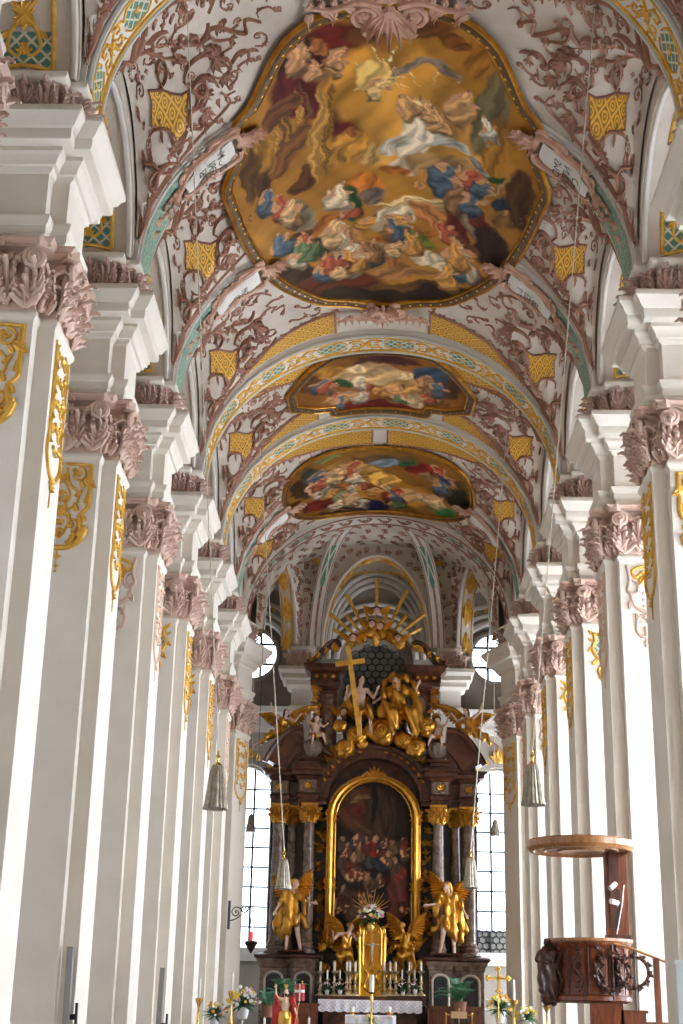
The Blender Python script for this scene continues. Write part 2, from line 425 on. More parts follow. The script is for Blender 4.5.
ORD = ['the nearest', 'the second nearest', 'the third nearest', 'the fourth nearest', 'the fifth nearest', 'the sixth nearest', 'the farthest']
for s, sd in ((-1, 'left'), (1, 'right')):
    for i in range(-1, 6):
        nm = 'ornate arcade arch at the %s edge of view, before the nearest %s pier' % (sd, sd) if i < 0 else \
            'ornate arcade arch with gilded soffit on the %s, just beyond %s %s pier' % (sd, ORD[i], sd)
        arcade(s, i, nm)
# ------------------------------------------------------------------ piers
# local plan of a pier; -x faces... mirrored for the right row (nave side at +x for the left row)
AXH, PJ = .73, 1.03                                        # half widths: west pilaster, pier half length
PLAN = [(-AXH, -1.0), (AXH, -1.0), (AXH, -.68), (PJ, -.68), (PJ, .68), (AXH, .68), (AXH, 1.0), (-AXH, 1.0), (-AXH, .68), (-PJ, .68), (-PJ, -.68), (-AXH, -.68)]
def acanthus(m, P, out, up, side, w, h, curl=.35, lobes=3):
    """one deeply carved acanthus leaf: stem, paired finger lobes and a tip curling outward"""
    def Q(a, z, o): return P+side*(w*a)+up*(h*z)+out*o
    R = w*.24+.012; k = h*.16
    m.tube([Q(0, 0, .04), Q(0, .35, .05+k*.2), Q(0, .68, .07+k*.7), Q(0, .90, .10+k*1.3), Q(0, .97, .15+k*2.0), Q(0, .90, .18+k*2.4)], [R, R, R*.95, R*.9, R*.8, R*.4], 6)
    for n, t in enumerate([(.02), (.26), (.50), (.70)][:lobes+1]):
        s_ = 1-.13*n; ln = .34*(1-.1*n)
        for d in (-1, 1):
            m.tube([Q(0, t, .045), Q(d*.5*s_, t+ln*.45, .06+k*.3), Q(d*.92*s_, t+ln*.9, .07+k*.6), Q(d*1.12*s_, t+ln*1.02, .11+k*1.0), Q(d*1.08*s_, t+ln*.9, .13+k*1.2)], [R*.8, R*.85, R*.75, R*.55, R*.25], 5)
def volute(m, C, out, side, r, thick=.12):
    """scroll whose axis is 'out', lying in side/up plane"""
    up = Vector((0, 0, 1)); n = 26; pts = []; R = []
    for i in range(n+1):
        a = 2*PI*2.1*i/n; rr = r*(1-.82*i/n); pts.append(C+side*(rr*math.cos(a+PI/2))+up*(rr*math.sin(a+PI/2))+out*(.07*i/n)); R.append(.055*(1-.45*i/n)+.012)
    m.tube(pts, R, 6); m.ell(C+out*.06, .06, 7, 4)
    # side drum
    M = Matrix.Identity(3)
    m.tube([C-out*thick*2, C-out*.035], r*.93, 14)
def cap_face(m, c, out, hw, z0, z1):
    """leaves, volutes and flower on one pilaster face"""
    up = Vector((0, 0, 1)); side = Vector((out.y, -out.x, 0)); hh = z1-z0
    n = 3 if hw > .6 else 3
    for k in range(n):
        q = (k/(n-1)*2-1)*hw*.80; acanthus(m, c+side*q+up*z0, out, up, side, hw*.30, hh*.42)
    for k in range(n+1):
        q = (k/n*2-1)*hw*.98; acanthus(m, c+side*q+up*(z0+.05), out, up, side, hw*.24, hh*.66, .42)
    acanthus(m, c+up*(z0+.1), out, up, side, hw*.22, hh*.78, .35)
    for d in (-1, 1):
        q = c+side*(d*hw*.98)+up*(z1-hh*.27)+out*.2; dr = (out+side*d*.35).normalized()
        volute(m, q, dr, side*d, hh*.165)
        # stalk to the volute
        m.tube([c+side*(d*hw*.35)+up*(z0+hh*.45)+out*.1, c+side*(d*hw*.5)+up*(z0+hh*.72)+out*.16, c+side*(d*hw*.8)+up*(z1-hh*.14)+out*.2, c+side*(d*hw*.98)+up*(z1-hh*.12)+out*.22], [.05, .06, .06, .05], 6)
        m.tube([c+side*(d*hw*.12)+up*(z0+hh*.5)+out*.08, c+side*(d*hw*.25)+up*(z1-hh*.3)+out*.14, c+side*(d*hw*.12)+up*(z1-hh*.2)+out*.16], [.05, .045, .04], 6)
        for e in range(3): m.ell(c+side*(d*hw*(.18+.2*e))+up*(z1-hh*.25)+out*.17, (.09, .09, .09), 7, 4)
        acanthus(m, c+side*(d*hw*.82)+up*(z1-hh*.5), (out+side*d*.5).normalized(), up, side, hw*.16, hh*.24, .3, 2)
    m.ell(c+up*(z1-hh*.22)+out*.2, (.12, .12, .11), 8, 5)
    for k in range(5):
        a = PI*(.1+.8*k/4); dv = side*math.cos(a)+up*math.sin(a); m.ell(c+up*(z1-hh*.05)+out*.24+dv*.12, (.055, .055, .09), 6, 4)
def build_pier_meshes():
    sh = MB(); sh.sweep(PLAN, [(.22, 0), (.22, .55), (.16, .62), (.16, 1.3), (.10, 1.42), (.05, 1.5), (0, 1.62), (0, 12.72), (.03, 12.76), (.05, 12.80), (.05, 12.86), (.02, 12.9), (0, 12.93)])
    ent = MB()
    ent.sweep(PLAN, [(.03, 14.16), (.03, 14.34), (.06, 14.36), (.06, 14.52), (.10, 14.56), (.13, 14.66), (.13, 14.70), (.02, 14.72), (.02, 15.56), (.08, 15.60), (.10, 15.66), (.15, 15.68), (.17, 15.76), (.24, 15.86), (.27, 15.88), (.27, 15.96), (.42, 16.02), (.44, 16.06), (.44, 16.22), (.50, 16.26), (.56, 16.38), (.63, 16.46), (.63, 16.56), (.60, 16.60), (.2, 16.66), (.10, 16.70), (.10, 16.78)])
    cap = MB(); cap.sweep(PLAN, [(.0, 12.93), (.0, 13.3), (.0, 13.7), (.04, 13.95), (.10, 14.0)])
    # concave abacus with projecting horns
    cap.sweep(PLAN, [(.12, 14.0), (.22, 14.02), (.20, 14.08), (.28, 14.14), (.28, 14.17)])
    for c, o, hw in ((Vector((0, -1.0, 0)), Vector((0, -1, 0)), AXH), (Vector((PJ, 0, 0)), Vector((1, 0, 0)), .68), (Vector((0, 1.0, 0)), Vector((0, 1, 0)), AXH), (Vector((-PJ, 0, 0)), Vector((-1, 0, 0)), .68)):
        cap_face(cap, c, o, hw, 12.95, 14.1)
        s = Vector((o.y, -o.x, 0))
        for d in (-1, 1):                                  # horn blocks of the abacus
            q = c+s*(d*hw)+o*.1; w = (o+s*d).normalized()
            cap.box((-.12, -.16, 13.98), (.12, .20, 14.17), Matrix.Translation(q) @ Matrix(((w.y, w.x, 0, 0), (-w.x, w.y, 0, 0), (0, 0, 1, 0), (0, 0, 0, 1))))
    for sx in (-1, 1):
        for sy in (-1, 1):                                 # leaves in the recessed corners
            for o in (Vector((0, sy, 0)), Vector((sx, 0, 0))):
                c = Vector((sx*.88, sy*.68, 12.97)) if abs(o.y) > .5 else Vector((sx*.73, sy*.84, 12.97))
                acanthus(cap, c, o, Vector((0, 0, 1)), Vector((o.y, -o.x, 0)), .15, .5); acanthus(cap, c, o, Vector((0, 0, 1)), Vector((o.y, -o.x, 0)), .13, .8, .4)
    imp = MB(); imp.sweep(PLAN, [(.0, 16.78), (.0, 17.38), (.16, 17.44), (.20, 17.50), (.20, 17.58), (.05, 17.62)])
    for c, o, hw in ((Vector((0, -1.0, 0)), Vector((0, -1, 0)), AXH), (Vector((PJ, 0, 0)), Vector((1, 0, 0)), .68), (Vector((0, 1.0, 0)), Vector((0, 1, 0)), AXH), (Vector((-PJ, 0, 0)), Vector((-1, 0, 0)), .68)):
        pass
    lv = MB(); lv.sweep(PLAN, [(.02, 16.80), (.02, 17.4)], cap=False)
    for c, o, hw in ((Vector((0, -1.02, 0)), Vector((0, -1, 0)), AXH), (Vector((PJ+.02, 0, 0)), Vector((1, 0, 0)), .68), (Vector((0, 1.02, 0)), Vector((0, 1, 0)), AXH), (Vector((-PJ-.02, 0, 0)), Vector((-1, 0, 0)), .68)):
        s = Vector((o.y, -o.x, 0)); up = Vector((0, 0, 1))
        for k in range(4):
            q = (k/3*2-1)*hw*.82; acanthus(lv, c+s*q+up*16.8, o, up, s, .17, .58, .45); acanthus(lv, c+s*(q+.1)+up*16.8+o*.03, o, up, s, .10, .36, .4, 2)
            lv.ell(c+s*q+up*17.3+o*.2, (.07, .07, .07), 6, 4)
    for sx in (-1, 1):
        for sy in (-1, 1):
            for o in (Vector((0, sy, 0)), Vector((sx, 0, 0))):
                c = Vector((sx*.88, sy*.70, 16.8)) if abs(o.y) > .5 else Vector((sx*.75, sy*.84, 16.8)); acanthus(lv, c, o, Vector((0, 0, 1)), Vector((o.y, -o.x, 0)), .15, .58, .45)
    return (sh.mesh('shaft', PLASTER), ent.mesh('entablature', PLASTER), cap.mesh('capital', PINK), imp.mesh('impost_block', PLASTER), lv.mesh('impost_leaves', mat('brown_pink_stucco', (.50, .32, .26), .6, c2=(.58, .40, .33), scale=3)))
SH, ENT, CAPM, IMP, IMPL = build_pier_meshes()

def drop_relief(kind, hw):
    """ornament hanging below the capital; u across, v up (0 at the top)"""
    def mk(fn):
        out = {}
        g = Relief(fn); p = Relief(fn)
        if kind == 'frame':
            w = hw*.78
            for d in (-1, 1):
                g.stroke([(d*w*.05, -.02), (d*w*.5, -.02), (d*w, -.05)], .035, k=3)
                g.stroke([(d*w, -.03), (d*w, -.7), (d*w*.98, -.98), (d*w*.72, -1.15), (d*w*.78, -1.4), (d*w*.9, -1.5)], .05, k=4)
                g.stroke([(d*w*.95, -1.45), (d*w*.8, -1.68), (d*w*.4, -1.84), (0, -1.86)], .07, .06, k=5)
                g.spiral(d*w*.55, -.25, w*.32, PI/2, 1.3, .035, -d); g.spiral(d*w*.45, -1.35, w*.26, -PI/2, 1.2, .035, d)
                g.stroke([(d*w*.1, -.1), (d*w*.25, -.45), (d*w*.55, -.62), (d*w*.6, -.85), (d*w*.3, -1.0), (d*w*.1, -.85)], .035, .025)
                g.stroke([(0, -1.1), (d*w*.35, -1.15), (d*w*.2, -1.5), (0, -1.65)], .03)
                g.leaf(d*w*.8, -.35, -PI/2+d*.9, .34, lobes=3); g.leaf(d*w*.9, -1.3, PI/2+d*.3, .22); g.leaf(d*w*.7, -1.62, PI/2-d*.6, .3); g.leaf(d*w*.3, -1.8, PI/2-d*.9, .28)
                g.leaf(d*w*.5, -.75, PI/2-d*.8, .22); g.leaf(0, -.95, -PI/2+d*.9, .22)
            for d in (-1, 1):
                for (u_, v_, a_, L_) in ((.35, -.12, -.9, .2), (.8, -.55, 2.2, .2), (.25, -.72, -2.3, .2), (.6, -1.08, 1.9, .22), (.45, -1.72, 1.2, .24), (.15, -1.25, -2.4, .2), (.9, -.9, 1.5, .2)):
                    g.leaf(d*w*u_, v_, a_ if d > 0 else PI-a_, L_)
                g.stroke([(d*w*.05, -.4), (d*w*.3, -.7), (d*w*.12, -1.0), (d*w*.4, -1.3)], .028)
            g.cluster(0, -.25, -PI/2, .2); g.cluster(0, -.62, -PI/2, .16, 3); g.cluster(0, -1.05, -PI/2, .18); g.cluster(0, -1.45, -PI/2, .18, 3)
            g.rosette(0, -2.05, .11, 4); g.rosette(0, -2.25, .07, 4); g.stroke([(0, -1.86), (0, -2.1), (0, -2.3)], .018, k=2); g.blob(0, -2.36, .035)
            out['gilded_panel'] = (g, GOLDP)
        elif kind == 'pink':
            w = hw*.75
            for d in (-1, 1):
                g.stroke([(0, -.04), (d*w*.5, -.08), (d*w*.8, -.2), (d*w*.6, -.34), (d*w*.35, -.2)], .045); g.leaf(d*w*.3, -.3, -PI/2+d*.4, .28)
                p.stroke([(d*w, -.02), (d*w*.9, -.4), (d*w*1.0, -.7), (d*w*.6, -.75), (d*w*.55, -.5), (d*w*.8, -.4)], .05)
                p.stroke([(d*w*.9, -.7), (d*w*.75, -1.05), (d*w*.35, -1.2), (0, -1.25)], .05)
                p.stroke([(d*w*.1, -1.3), (d*w*.6, -1.4), (d*w*.65, -1.75), (d*w*.3, -1.85), (d*w*.3, -1.6)], .045)
                p.leaf(d*w*.8, -.9, -PI/2+d*.4, .3); p.leaf(d*w*.5, -1.5, PI/2-d*.5, .26); p.leaf(d*w*.2, -1.9, -PI/2+d*.3, .24)
            for k in range(3):
                for j in range(3): p.blob((j-1)*w*.3, -.75-k*.16, .05)
            g.cluster(0, -.15, -PI/2, .3)
            p.cluster(0, -1.3, -PI/2, .3); p.stroke([(0, -1.5), (0, -2.15)], .04, .02, k=2); p.cluster(0, -2.1, -PI/2, .16, 3); p.blob(0, -2.3, .07)
            out['gilded_crest'] = (g, GOLDP); out['pink_stucco_drop'] = (p, PINK)
        elif kind == 'green':
            w = hw*.78
            for d in (-1, 1):
                g.stroke([(0, -.05), (d*w*.4, -.12), (d*w*.75, -.1), (d*w*.7, -.3), (d*w*.85, -.5), (d*w*.7, -.75), (d*w*.4, -.85), (0, -.92)], .05)
                g.leaf(d*w*.8, -.1, PI/2-d*.9, .2); g.leaf(d*w*.85, -.5, -PI/2+d*.8, .22); g.leaf(d*w*.6, -.85, -PI/2+d*.8, .26); g.leaf(d*w*.85, -.3, d*.5+(0 if d > 0 else PI), .16)
                g.spiral(d*w*.3, -1.15, w*.25, PI/2, 1.2, .035, -d)
            g.stroke([(w*.3, -.95), (w*.6, -1.2), (w*.2, -1.5), (-w*.3, -1.6), (-w*.4, -1.9), (0, -1.95), (w*.1, -1.75)], .05, .035)
            g.leaf(w*.5, -1.25, -PI/2-.2, .3); g.leaf(-w*.35, -1.75, -PI/2+.3, .3); g.leaf(.05, -1.5, PI+.6, .3); g.cluster(0, -1.0, -PI/2, .26)
            g.stroke([(-w*.2, -1.9), (-w*.1, -2.2), (-w*.25, -2.4)], .035, .02); g.cluster(-w*.2, -2.3, -PI/2, .16, 3); g.leaf(-w*.2, -2.1, -.8, .2)
            out['gilded_frame'] = (g, GOLDP)
            out['_lat'] = [(0, -.1), (w*.45, -.15), (w*.68, -.2), (w*.62, -.32), (w*.78, -.5), (w*.62, -.73), (0, -.88), (-w*.62, -.73), (-w*.78, -.5), (-w*.62, -.32), (-w*.68, -.2)]
        return out
    return mk
def strip_relief(fn, hw, mt_, L=2.9, pink=False):
    g = Relief(fn)
    for d in (-1, 1): 
        g.stroke([(d*hw*.8, -.05), (d*hw*.8, -1.2), (d*hw*.8, -L*.62)], .03, k=2)
        for k in range(4):
            v = -.2-k*.45; g.spiral(d*hw*.38, v, hw*.26, PI/2, 1.1, .03, -d); g.leaf(d*hw*.5, v-.15, -PI/2+d*.5, .24)
        g.stroke([(d*hw*.8, -L*.62), (d*hw*.85, -L*.72), (d*hw*.4, -L*.82), (0, -L*.83)], .045)
    for k in range(5): g.cluster(0, -.15-k*.42, -PI/2, .2, 3)
    g.cluster(0, -L*.85, -PI/2, .2); g.stroke([(0, -L*.85), (0, -L)], .02, k=1); g.blob(0, -L, .035)
    return g
KINDS = ['frame', 'frame', 'pink', 'green', 'green', 'pink', 'frame']
DMESH = {}
def pier(s, i, label):
    t = thing('nave_pier', label, 'pier', (s*6.68, YC(i), 0)); t.scale = (-s, 1, 1)
    if i == 6: t.location = (s*6.4, YC(6)-.1, 0); t.rotation_euler = (0, 0, s*.35)
    for nm, me in (('shaft', SH), ('capital', CAPM), ('entablature', ENT), ('impost_block', IMP), ('impost_leaves', IMPL)):
        o = bpy.data.objects.new(nm, me); COL.objects.link(o); o.parent = t
    kd = KINDS[max(0, i)]
    if kd not in DMESH:
        fw_ = lambda u, v, h: Vector((u, -1.0-h, 12.66+v)); fn_ = lambda u, v, h: Vector((PJ+h, u, 12.66+v))
        L = []
        d = drop_relief(kd, AXH)(fw_)
        for nm, q in d.items():
            if nm == '_lat': L.append(('trellis_panel', patch(fw_, q, .04, .01, 'trellis_panel', GREENLAT, None)))
            else: L.append((nm, q[0].build(nm, q[1])))
        L.append(('gilded_side_panel', strip_relief(fn_, .62, None).build('gilded_side_panel', GOLDP if kd != 'pink' else mat('pink_gold_relief', (.70, .48, .34), .5, .1))))
        DMESH[kd] = [(nm, o.data) for nm, o in L]
        for nm, o in L: bpy.data.objects.remove(o)
    for nm, me in DMESH[kd]:
        o = bpy.data.objects.new(nm, me); COL.objects.link(o); o.parent = t
    return t
KD = ['with square gilded panels', 'with square gilded panels', 'with pink stucco drop', 'with green trellis panel', 'with green trellis panel', 'with pink stucco drop', 'beside the chancel window']
for s, sd in ((-1, 'left'), (1, 'right')):
    for i in range(-1, 7):
        lb = 'white pier at the very edge of view on the %s, only its cornice showing' % sd if i < 0 else 'white pier on the %s, %s to the viewer, %s' % (sd, ORD[i] if i < 6 else 'the farthest', KD[i])
        if i < 6 or True: pier(s, i, lb.replace('the farthest to the viewer', 'farthest from the viewer'))
# ------------------------------------------------------------------ painted ceilings
F1B = [(-0.03,31.17,0.234,-0.003,-0.003,0.156,0.462,0.22,0.028), (-1.45,27.39,0.688,-0.22,0.41,0.723,0.112,0.007,0.005), (-2.13,28.33,1.285,-0.512,0.563,0.711,0.144,0.009,0.006), (-0.98,26.79,0.854,0.113,-0.84,1.77,0.195,0.018,0.009), (0.24,26.46,0.746,-0.106,0.613,2.527,0.202,0.068,0.018), (-0.95,29.6,2.052,0.026,-0.126,0.657,0.156,0.01,0.007), (-2.2,26.78,1.85,-0.747,0.944,1.281,0.068,0.012,0.006), (-1.55,26.86,2.785,1.294,-4.127,3.446,0.434,0.162,0.042), (-1.22,27.52,2.965,0.401,-2.122,4.397,0.392,0.138,0.042), (-1.77,27.73,4.755,-0.844,1.002,5.111,0.479,0.195,0.058), (-0.83,28.11,4.766,0.049,-0.757,3.834,0.434,0.162,0.051), (-0.06,28.51,0.69,-0.008,-0.011,0.637,0.624,0.305,0.045), (0.94,30.2,0.577,-0.022,0.08,0.51,0.644,0.332,0.058), (-0.3,28.09,2.163,-0.01,-0.161,1.495,0.871,0.578,0.188), (0.84,29.64,2.054,-0.074,0.219,1.381,0.888,0.687,0.352), (2.5,28.99,2.534,0.207,0.053,0.605,0.195,0.168,0.08), (2.8,30.25,3.033,-0.289,0.539,0.832,0.392,0.188,0.023), (2.05,27.15,2.937,0.802,-0.63,1.294,0.392,0.162,0.019), (1.49,26.72,2.16,0.644,-1.572,3.427,0.254,0.089,0.018), (1.2,27.79,1.737,0.391,-1.985,4.168,0.262,0.202,0.162), (0.5,27.77,1.859,-0.369,3.117,5.128,0.323,0.254,0.195), (0.71,30.67,2.432,0.427,-0.429,0.933,0.723,0.644,0.503), (0.16,30.86,1.79,-0.251,1.327,3.802,0.479,0.456,0.371), (1.46,30.6,1.532,0.154,-0.484,3.806,0.423,0.434,0.381), (2.36,31.16,2.397,0.99,-3.681,3.585,0.262,0.296,0.279), (0.49,31.8,1.953,-0.048,0.335,2.204,0.578,0.479,0.352), (0.84,29.53,8.242,-0.295,1.231,4.963,0.578,0.254,0.107), (0.94,30.2,4.037,-0.153,0.306,1.955,0.807,0.716,0.578), (-0.91,30.87,2.739,0.322,-0.623,1.276,0.578,0.287,0.04), (-1.3,31.35,2.745,-0.483,0.962,2.632,0.392,0.195,0.03), (-0.41,31.25,4.411,-0.006,-0.162,1.59,0.479,0.296,0.102), (-0.93,30.28,8.068,0.094,-0.938,4.959,0.392,0.138,0.042), (-2.62,28.87,2.364,1.95,-1.324,0.657,0.195,0.068,0.019), (-2.45,30.53,2.464,1.744,-0.942,0.492,0.254,0.102,0.03), (-2.11,31.94,2.781,1.82,-1.416,0.729,0.144,0.051,0.014), (-3.19,30.09,2.945,0.236,-0.769,1.18,0.392,0.195,0.025), (-1.71,30.23,5.475,0.49,-0.242,0.487,0.527,0.296,0.065), (-1.45,30.3,12.951,1.031,-0.204,0.484,0.254,0.127,0.021), (1.38,31.59,1.11,0.004,0.393,2.297,0.392,0.246,0.098), (2.15,31.96,1.462,0.173,-0.171,3.156,0.527,0.195,0.03), (1.65,31.81,3.77,-0.21,1.294,3.241,0.254,0.034,0.009), (1.2,32.25,4.746,-0.203,1.011,4.359,0.527,0.254,0.102), (0.84,32.53,5.444,-0.18,0.967,4.161,0.527,0.254,0.102), (3,31.44,2.107,0.212,1.546,7.594,0.027,0.102,0.023), (0.23,32.05,2.78,-0.05,0.246,3.674,0.434,0.144,0.021), (1.2,33.45,0.603,-0.055,1.902,4.062,0.479,0.323,0.15), (1.24,33.13,0.607,-0.056,4.791,10.175,0.716,0.552,0.279), (2.78,32.14,0.775,-0.454,7.268,4.342,0.392,0.254,0.107), (-0.54,32.74,2.121,0.004,-0.272,1.495,0.578,0.188,0.021), (-0.89,33.65,4.629,0.046,-0.185,1.036,0.027,0.102,0.034), (-0.35,33.38,3.136,-0.008,-0.218,2.214,0.195,0.144,0.122), (0.27,34.28,1.477,-0.19,1.032,1.835,0.624,0.552,0.392), (0.57,35.29,0.985,-0.07,1.15,3.713,0.434,0.138,0.025), (1.17,34.1,2.087,-1.767,1.582,0.572,0.527,0.216,0.065), (1.93,34.12,2.945,-0.853,0.903,0.719,0.144,0.012,0.008), (2.33,33.69,2.369,-1.491,1.146,0.569,0.254,0.195,0.133), (2.69,33.82,2.828,-1.928,1.37,0.655,0.195,0.023,0.012), (3.12,32.58,4.158,-0.416,1.631,2.132,0.025,0.045,0.102), (3.32,33.11,2.678,-0.285,1.834,2.22,0.254,0.144,0.034), (3.29,32.78,8.124,-0.859,3.185,4.242,0.527,0.254,0.102), (-2.33,33.66,1.594,0.469,-1.604,1.316,0.254,0.216,0.138), (-3.24,31.82,3.729,0.295,-0.737,1.044,0.102,0.042,0.018), (-1.74,34.57,0.832,-0.199,1.627,2.777,0.392,0.133,0.025), (-1.11,35.42,1.764,-0.295,0.451,1.266,0.479,0.246,0.08), (-1.89,35.57,2.835,0.096,-0.871,1.843,0.027,0.045,0.023), (-2.39,34.77,2.487,-0.553,0.867,2.081,0.107,0.045,0.013), (-1.12,36.7,1.53,0.091,-0.939,1.886,0.013,0.061,0.162), (-0.4,36.77,2.481,-0.116,0.195,2.538,0.023,0.068,0.102), (0.02,36.12,1.153,-0.117,1.029,2.51,0.479,0.392,0.246), (1.62,36.42,1.437,0.159,-0.443,2.447,0.578,0.491,0.352), (1.17,36.25,2.876,-0.11,0.894,3.07,0.631,0.552,0.402), (2.55,36.69,1.689,0.339,-0.601,2.048,0.144,0.042,0.014), (1,35.42,1.921,0.276,-1.406,2.869,0.181,0.216,0.027), (0.47,37.33,0.998,-0.063,0.866,2.714,0.392,0.195,0.065), (0.32,36.77,4.342,-0.078,0.406,2.964,0.434,0.144,0.045), (-0.68,35.95,4.405,0.022,-0.514,2.989,0.254,0.023,0.009), (-1.59,37.78,0.643,-0.029,-0.206,1.868,0.144,0.03,0.009), (-2.61,36.75,1.199,-0.156,0.001,1.859,0.068,0.03,0.009), (0.79,38.17,0.557,-0.016,0.764,2.704,0.144,0.068,0.014), (-0.7,38.66,0.552,0.003,-0.37,2.246,0.042,0.025,0.01), (1.71,38.28,0.806,-0.04,1.031,2.066,0.018,0.01,0.005), (3.03,34.88,1.387,-0.516,0.998,0.709,0.042,0.018,0.006), (2.21,35.43,2.385,-0.158,1.34,2.25,0.195,0.068,0.018), (1.94,36.84,3.288,-0.187,1.758,3.457,0.023,0.025,0.042), (-3.61,30.87,4.131,0.382,-0.537,0.77,0.144,0.068,0.016), (3.65,31.87,2.283,-0.279,0.609,0.735,0.102,0.045,0.012)]
F2B = [(-0.22,45.34,0.324,-0.002,-0.03,0.358,0.323,0.127,0.016), (-0.32,44.45,0.644,-0.002,-0.118,1.396,0.624,0.423,0.202), (-1.42,44.96,2.039,0.037,-1.477,3.104,0.027,0.102,0.042), (-0.56,46.99,0.542,-0.011,-0.038,2.281,0.195,0.012,0.007), (0.65,45.5,1.312,-0.028,0.428,1.725,0.631,0.352,0.117), (1.71,44.02,1.636,0.053,0.255,1.405,0.042,0.102,0.168), (2.39,44.73,2.7,-0.159,1.013,1.228,0.102,0.042,0.014), (-1.75,43.85,1.466,-0.075,-0.175,2.124,0.479,0.231,0.025), (0.11,43.37,0.89,-0.01,0.168,3.251,0.102,0.025,0.025), (-1.26,46.02,1.297,-0.073,0.054,2.902,0.578,0.352,0.162), (-0.04,45.92,1.109,-0.009,-0.05,2.948,0.434,0.068,0.014), (1.2,46.3,1.166,-0.037,1.044,2.383,0.578,0.434,0.246), (2.1,46.13,1.917,-0.097,2.245,2.992,0.254,0.102,0.021), (-2.48,44.39,2.714,0.111,-1.223,1.565,0.144,0.058,0.014), (-0.73,45.02,3.639,0.018,-0.901,4.17,0.042,0.144,0.042), (0.8,44.49,2.933,-0.072,0.995,3.114,0.745,0.578,0.314), (1.51,45.16,3.138,-0.122,1.762,3.056,0.434,0.162,0.025), (-0.89,43.88,2.471,0.021,-0.901,3.143,0.807,0.631,0.352)]
F3B = [(0.03,55.01,0.246,-0.002,0.019,0.194,0.323,0.144,0.018), (-1.99,53.2,0.882,-0.024,-0.594,1.534,0.061,0.122,0.202), (-1.17,52.91,0.834,0.01,-0.665,1.559,0.578,0.323,0.072), (-0.17,55.6,0.393,-0.002,-0.053,0.713,0.552,0.254,0.025), (0.23,54.42,1.38,-0.016,0.145,1.46,0.871,0.479,0.098), (1.68,52.73,1.403,0.059,0.239,1.871,0.254,0.012,0.009), (0.99,52.47,3.159,-0.078,1.092,2.379,0.023,0.144,0.042), (2.73,56.48,1.652,0.07,0.605,1.364,0.023,0.254,0.068), (-0.58,57.34,0.899,0.028,-0.662,1.331,0.007,0.013,0.098), (-2.51,56.18,1.146,-0.02,-0.821,1.38,0.195,0.012,0.009), (-1.55,56.35,1.942,0.033,-0.879,1.407,0.254,0.352,0.162), (-2.14,51.17,1.753,0.052,-1.772,2.481,0.254,0.323,0.117), (2.94,53.78,1.371,-0.085,1.065,0.889,0.144,0.068,0.014), (0.93,58.56,0.522,-0.011,0.816,1.942,0.042,0.021,0.009), (0.01,52.08,0.861,-0.007,0.104,2.411,0.144,0.089,0.037), (0.21,52.47,1.603,-0.018,0.246,2.405,0.195,0.279,0.352), (2.46,53.17,1.377,0.153,-0.291,1.751,0.352,0.216,0.098), (-1.11,54.7,1.228,-0.025,-0.375,2.178,0.434,0.144,0.021), (-2.03,54.84,1.662,0.043,-1.739,2.189,0.068,0.144,0.08), (1.29,55.79,1.208,0.041,0.103,1.714,0.578,0.352,0.138), (-3.32,53.53,2.135,0.111,-1.16,0.896,0.068,0.034,0.009), (0.67,56.67,1.984,-0.036,0.666,2.077,0.102,0.034,0.014), (1.93,55.94,1.475,0.167,-0.89,1.968,0.527,0.352,0.188), (-1.45,58.13,0.759,0.011,-1.105,1.983,0.068,0.042,0.014), (-2.82,52.46,2.284,0.096,-1.683,1.569,0.042,0.068,0.042), (3.44,54.28,2.061,-0.151,1.185,0.865,0.033,0.03,0.012)]

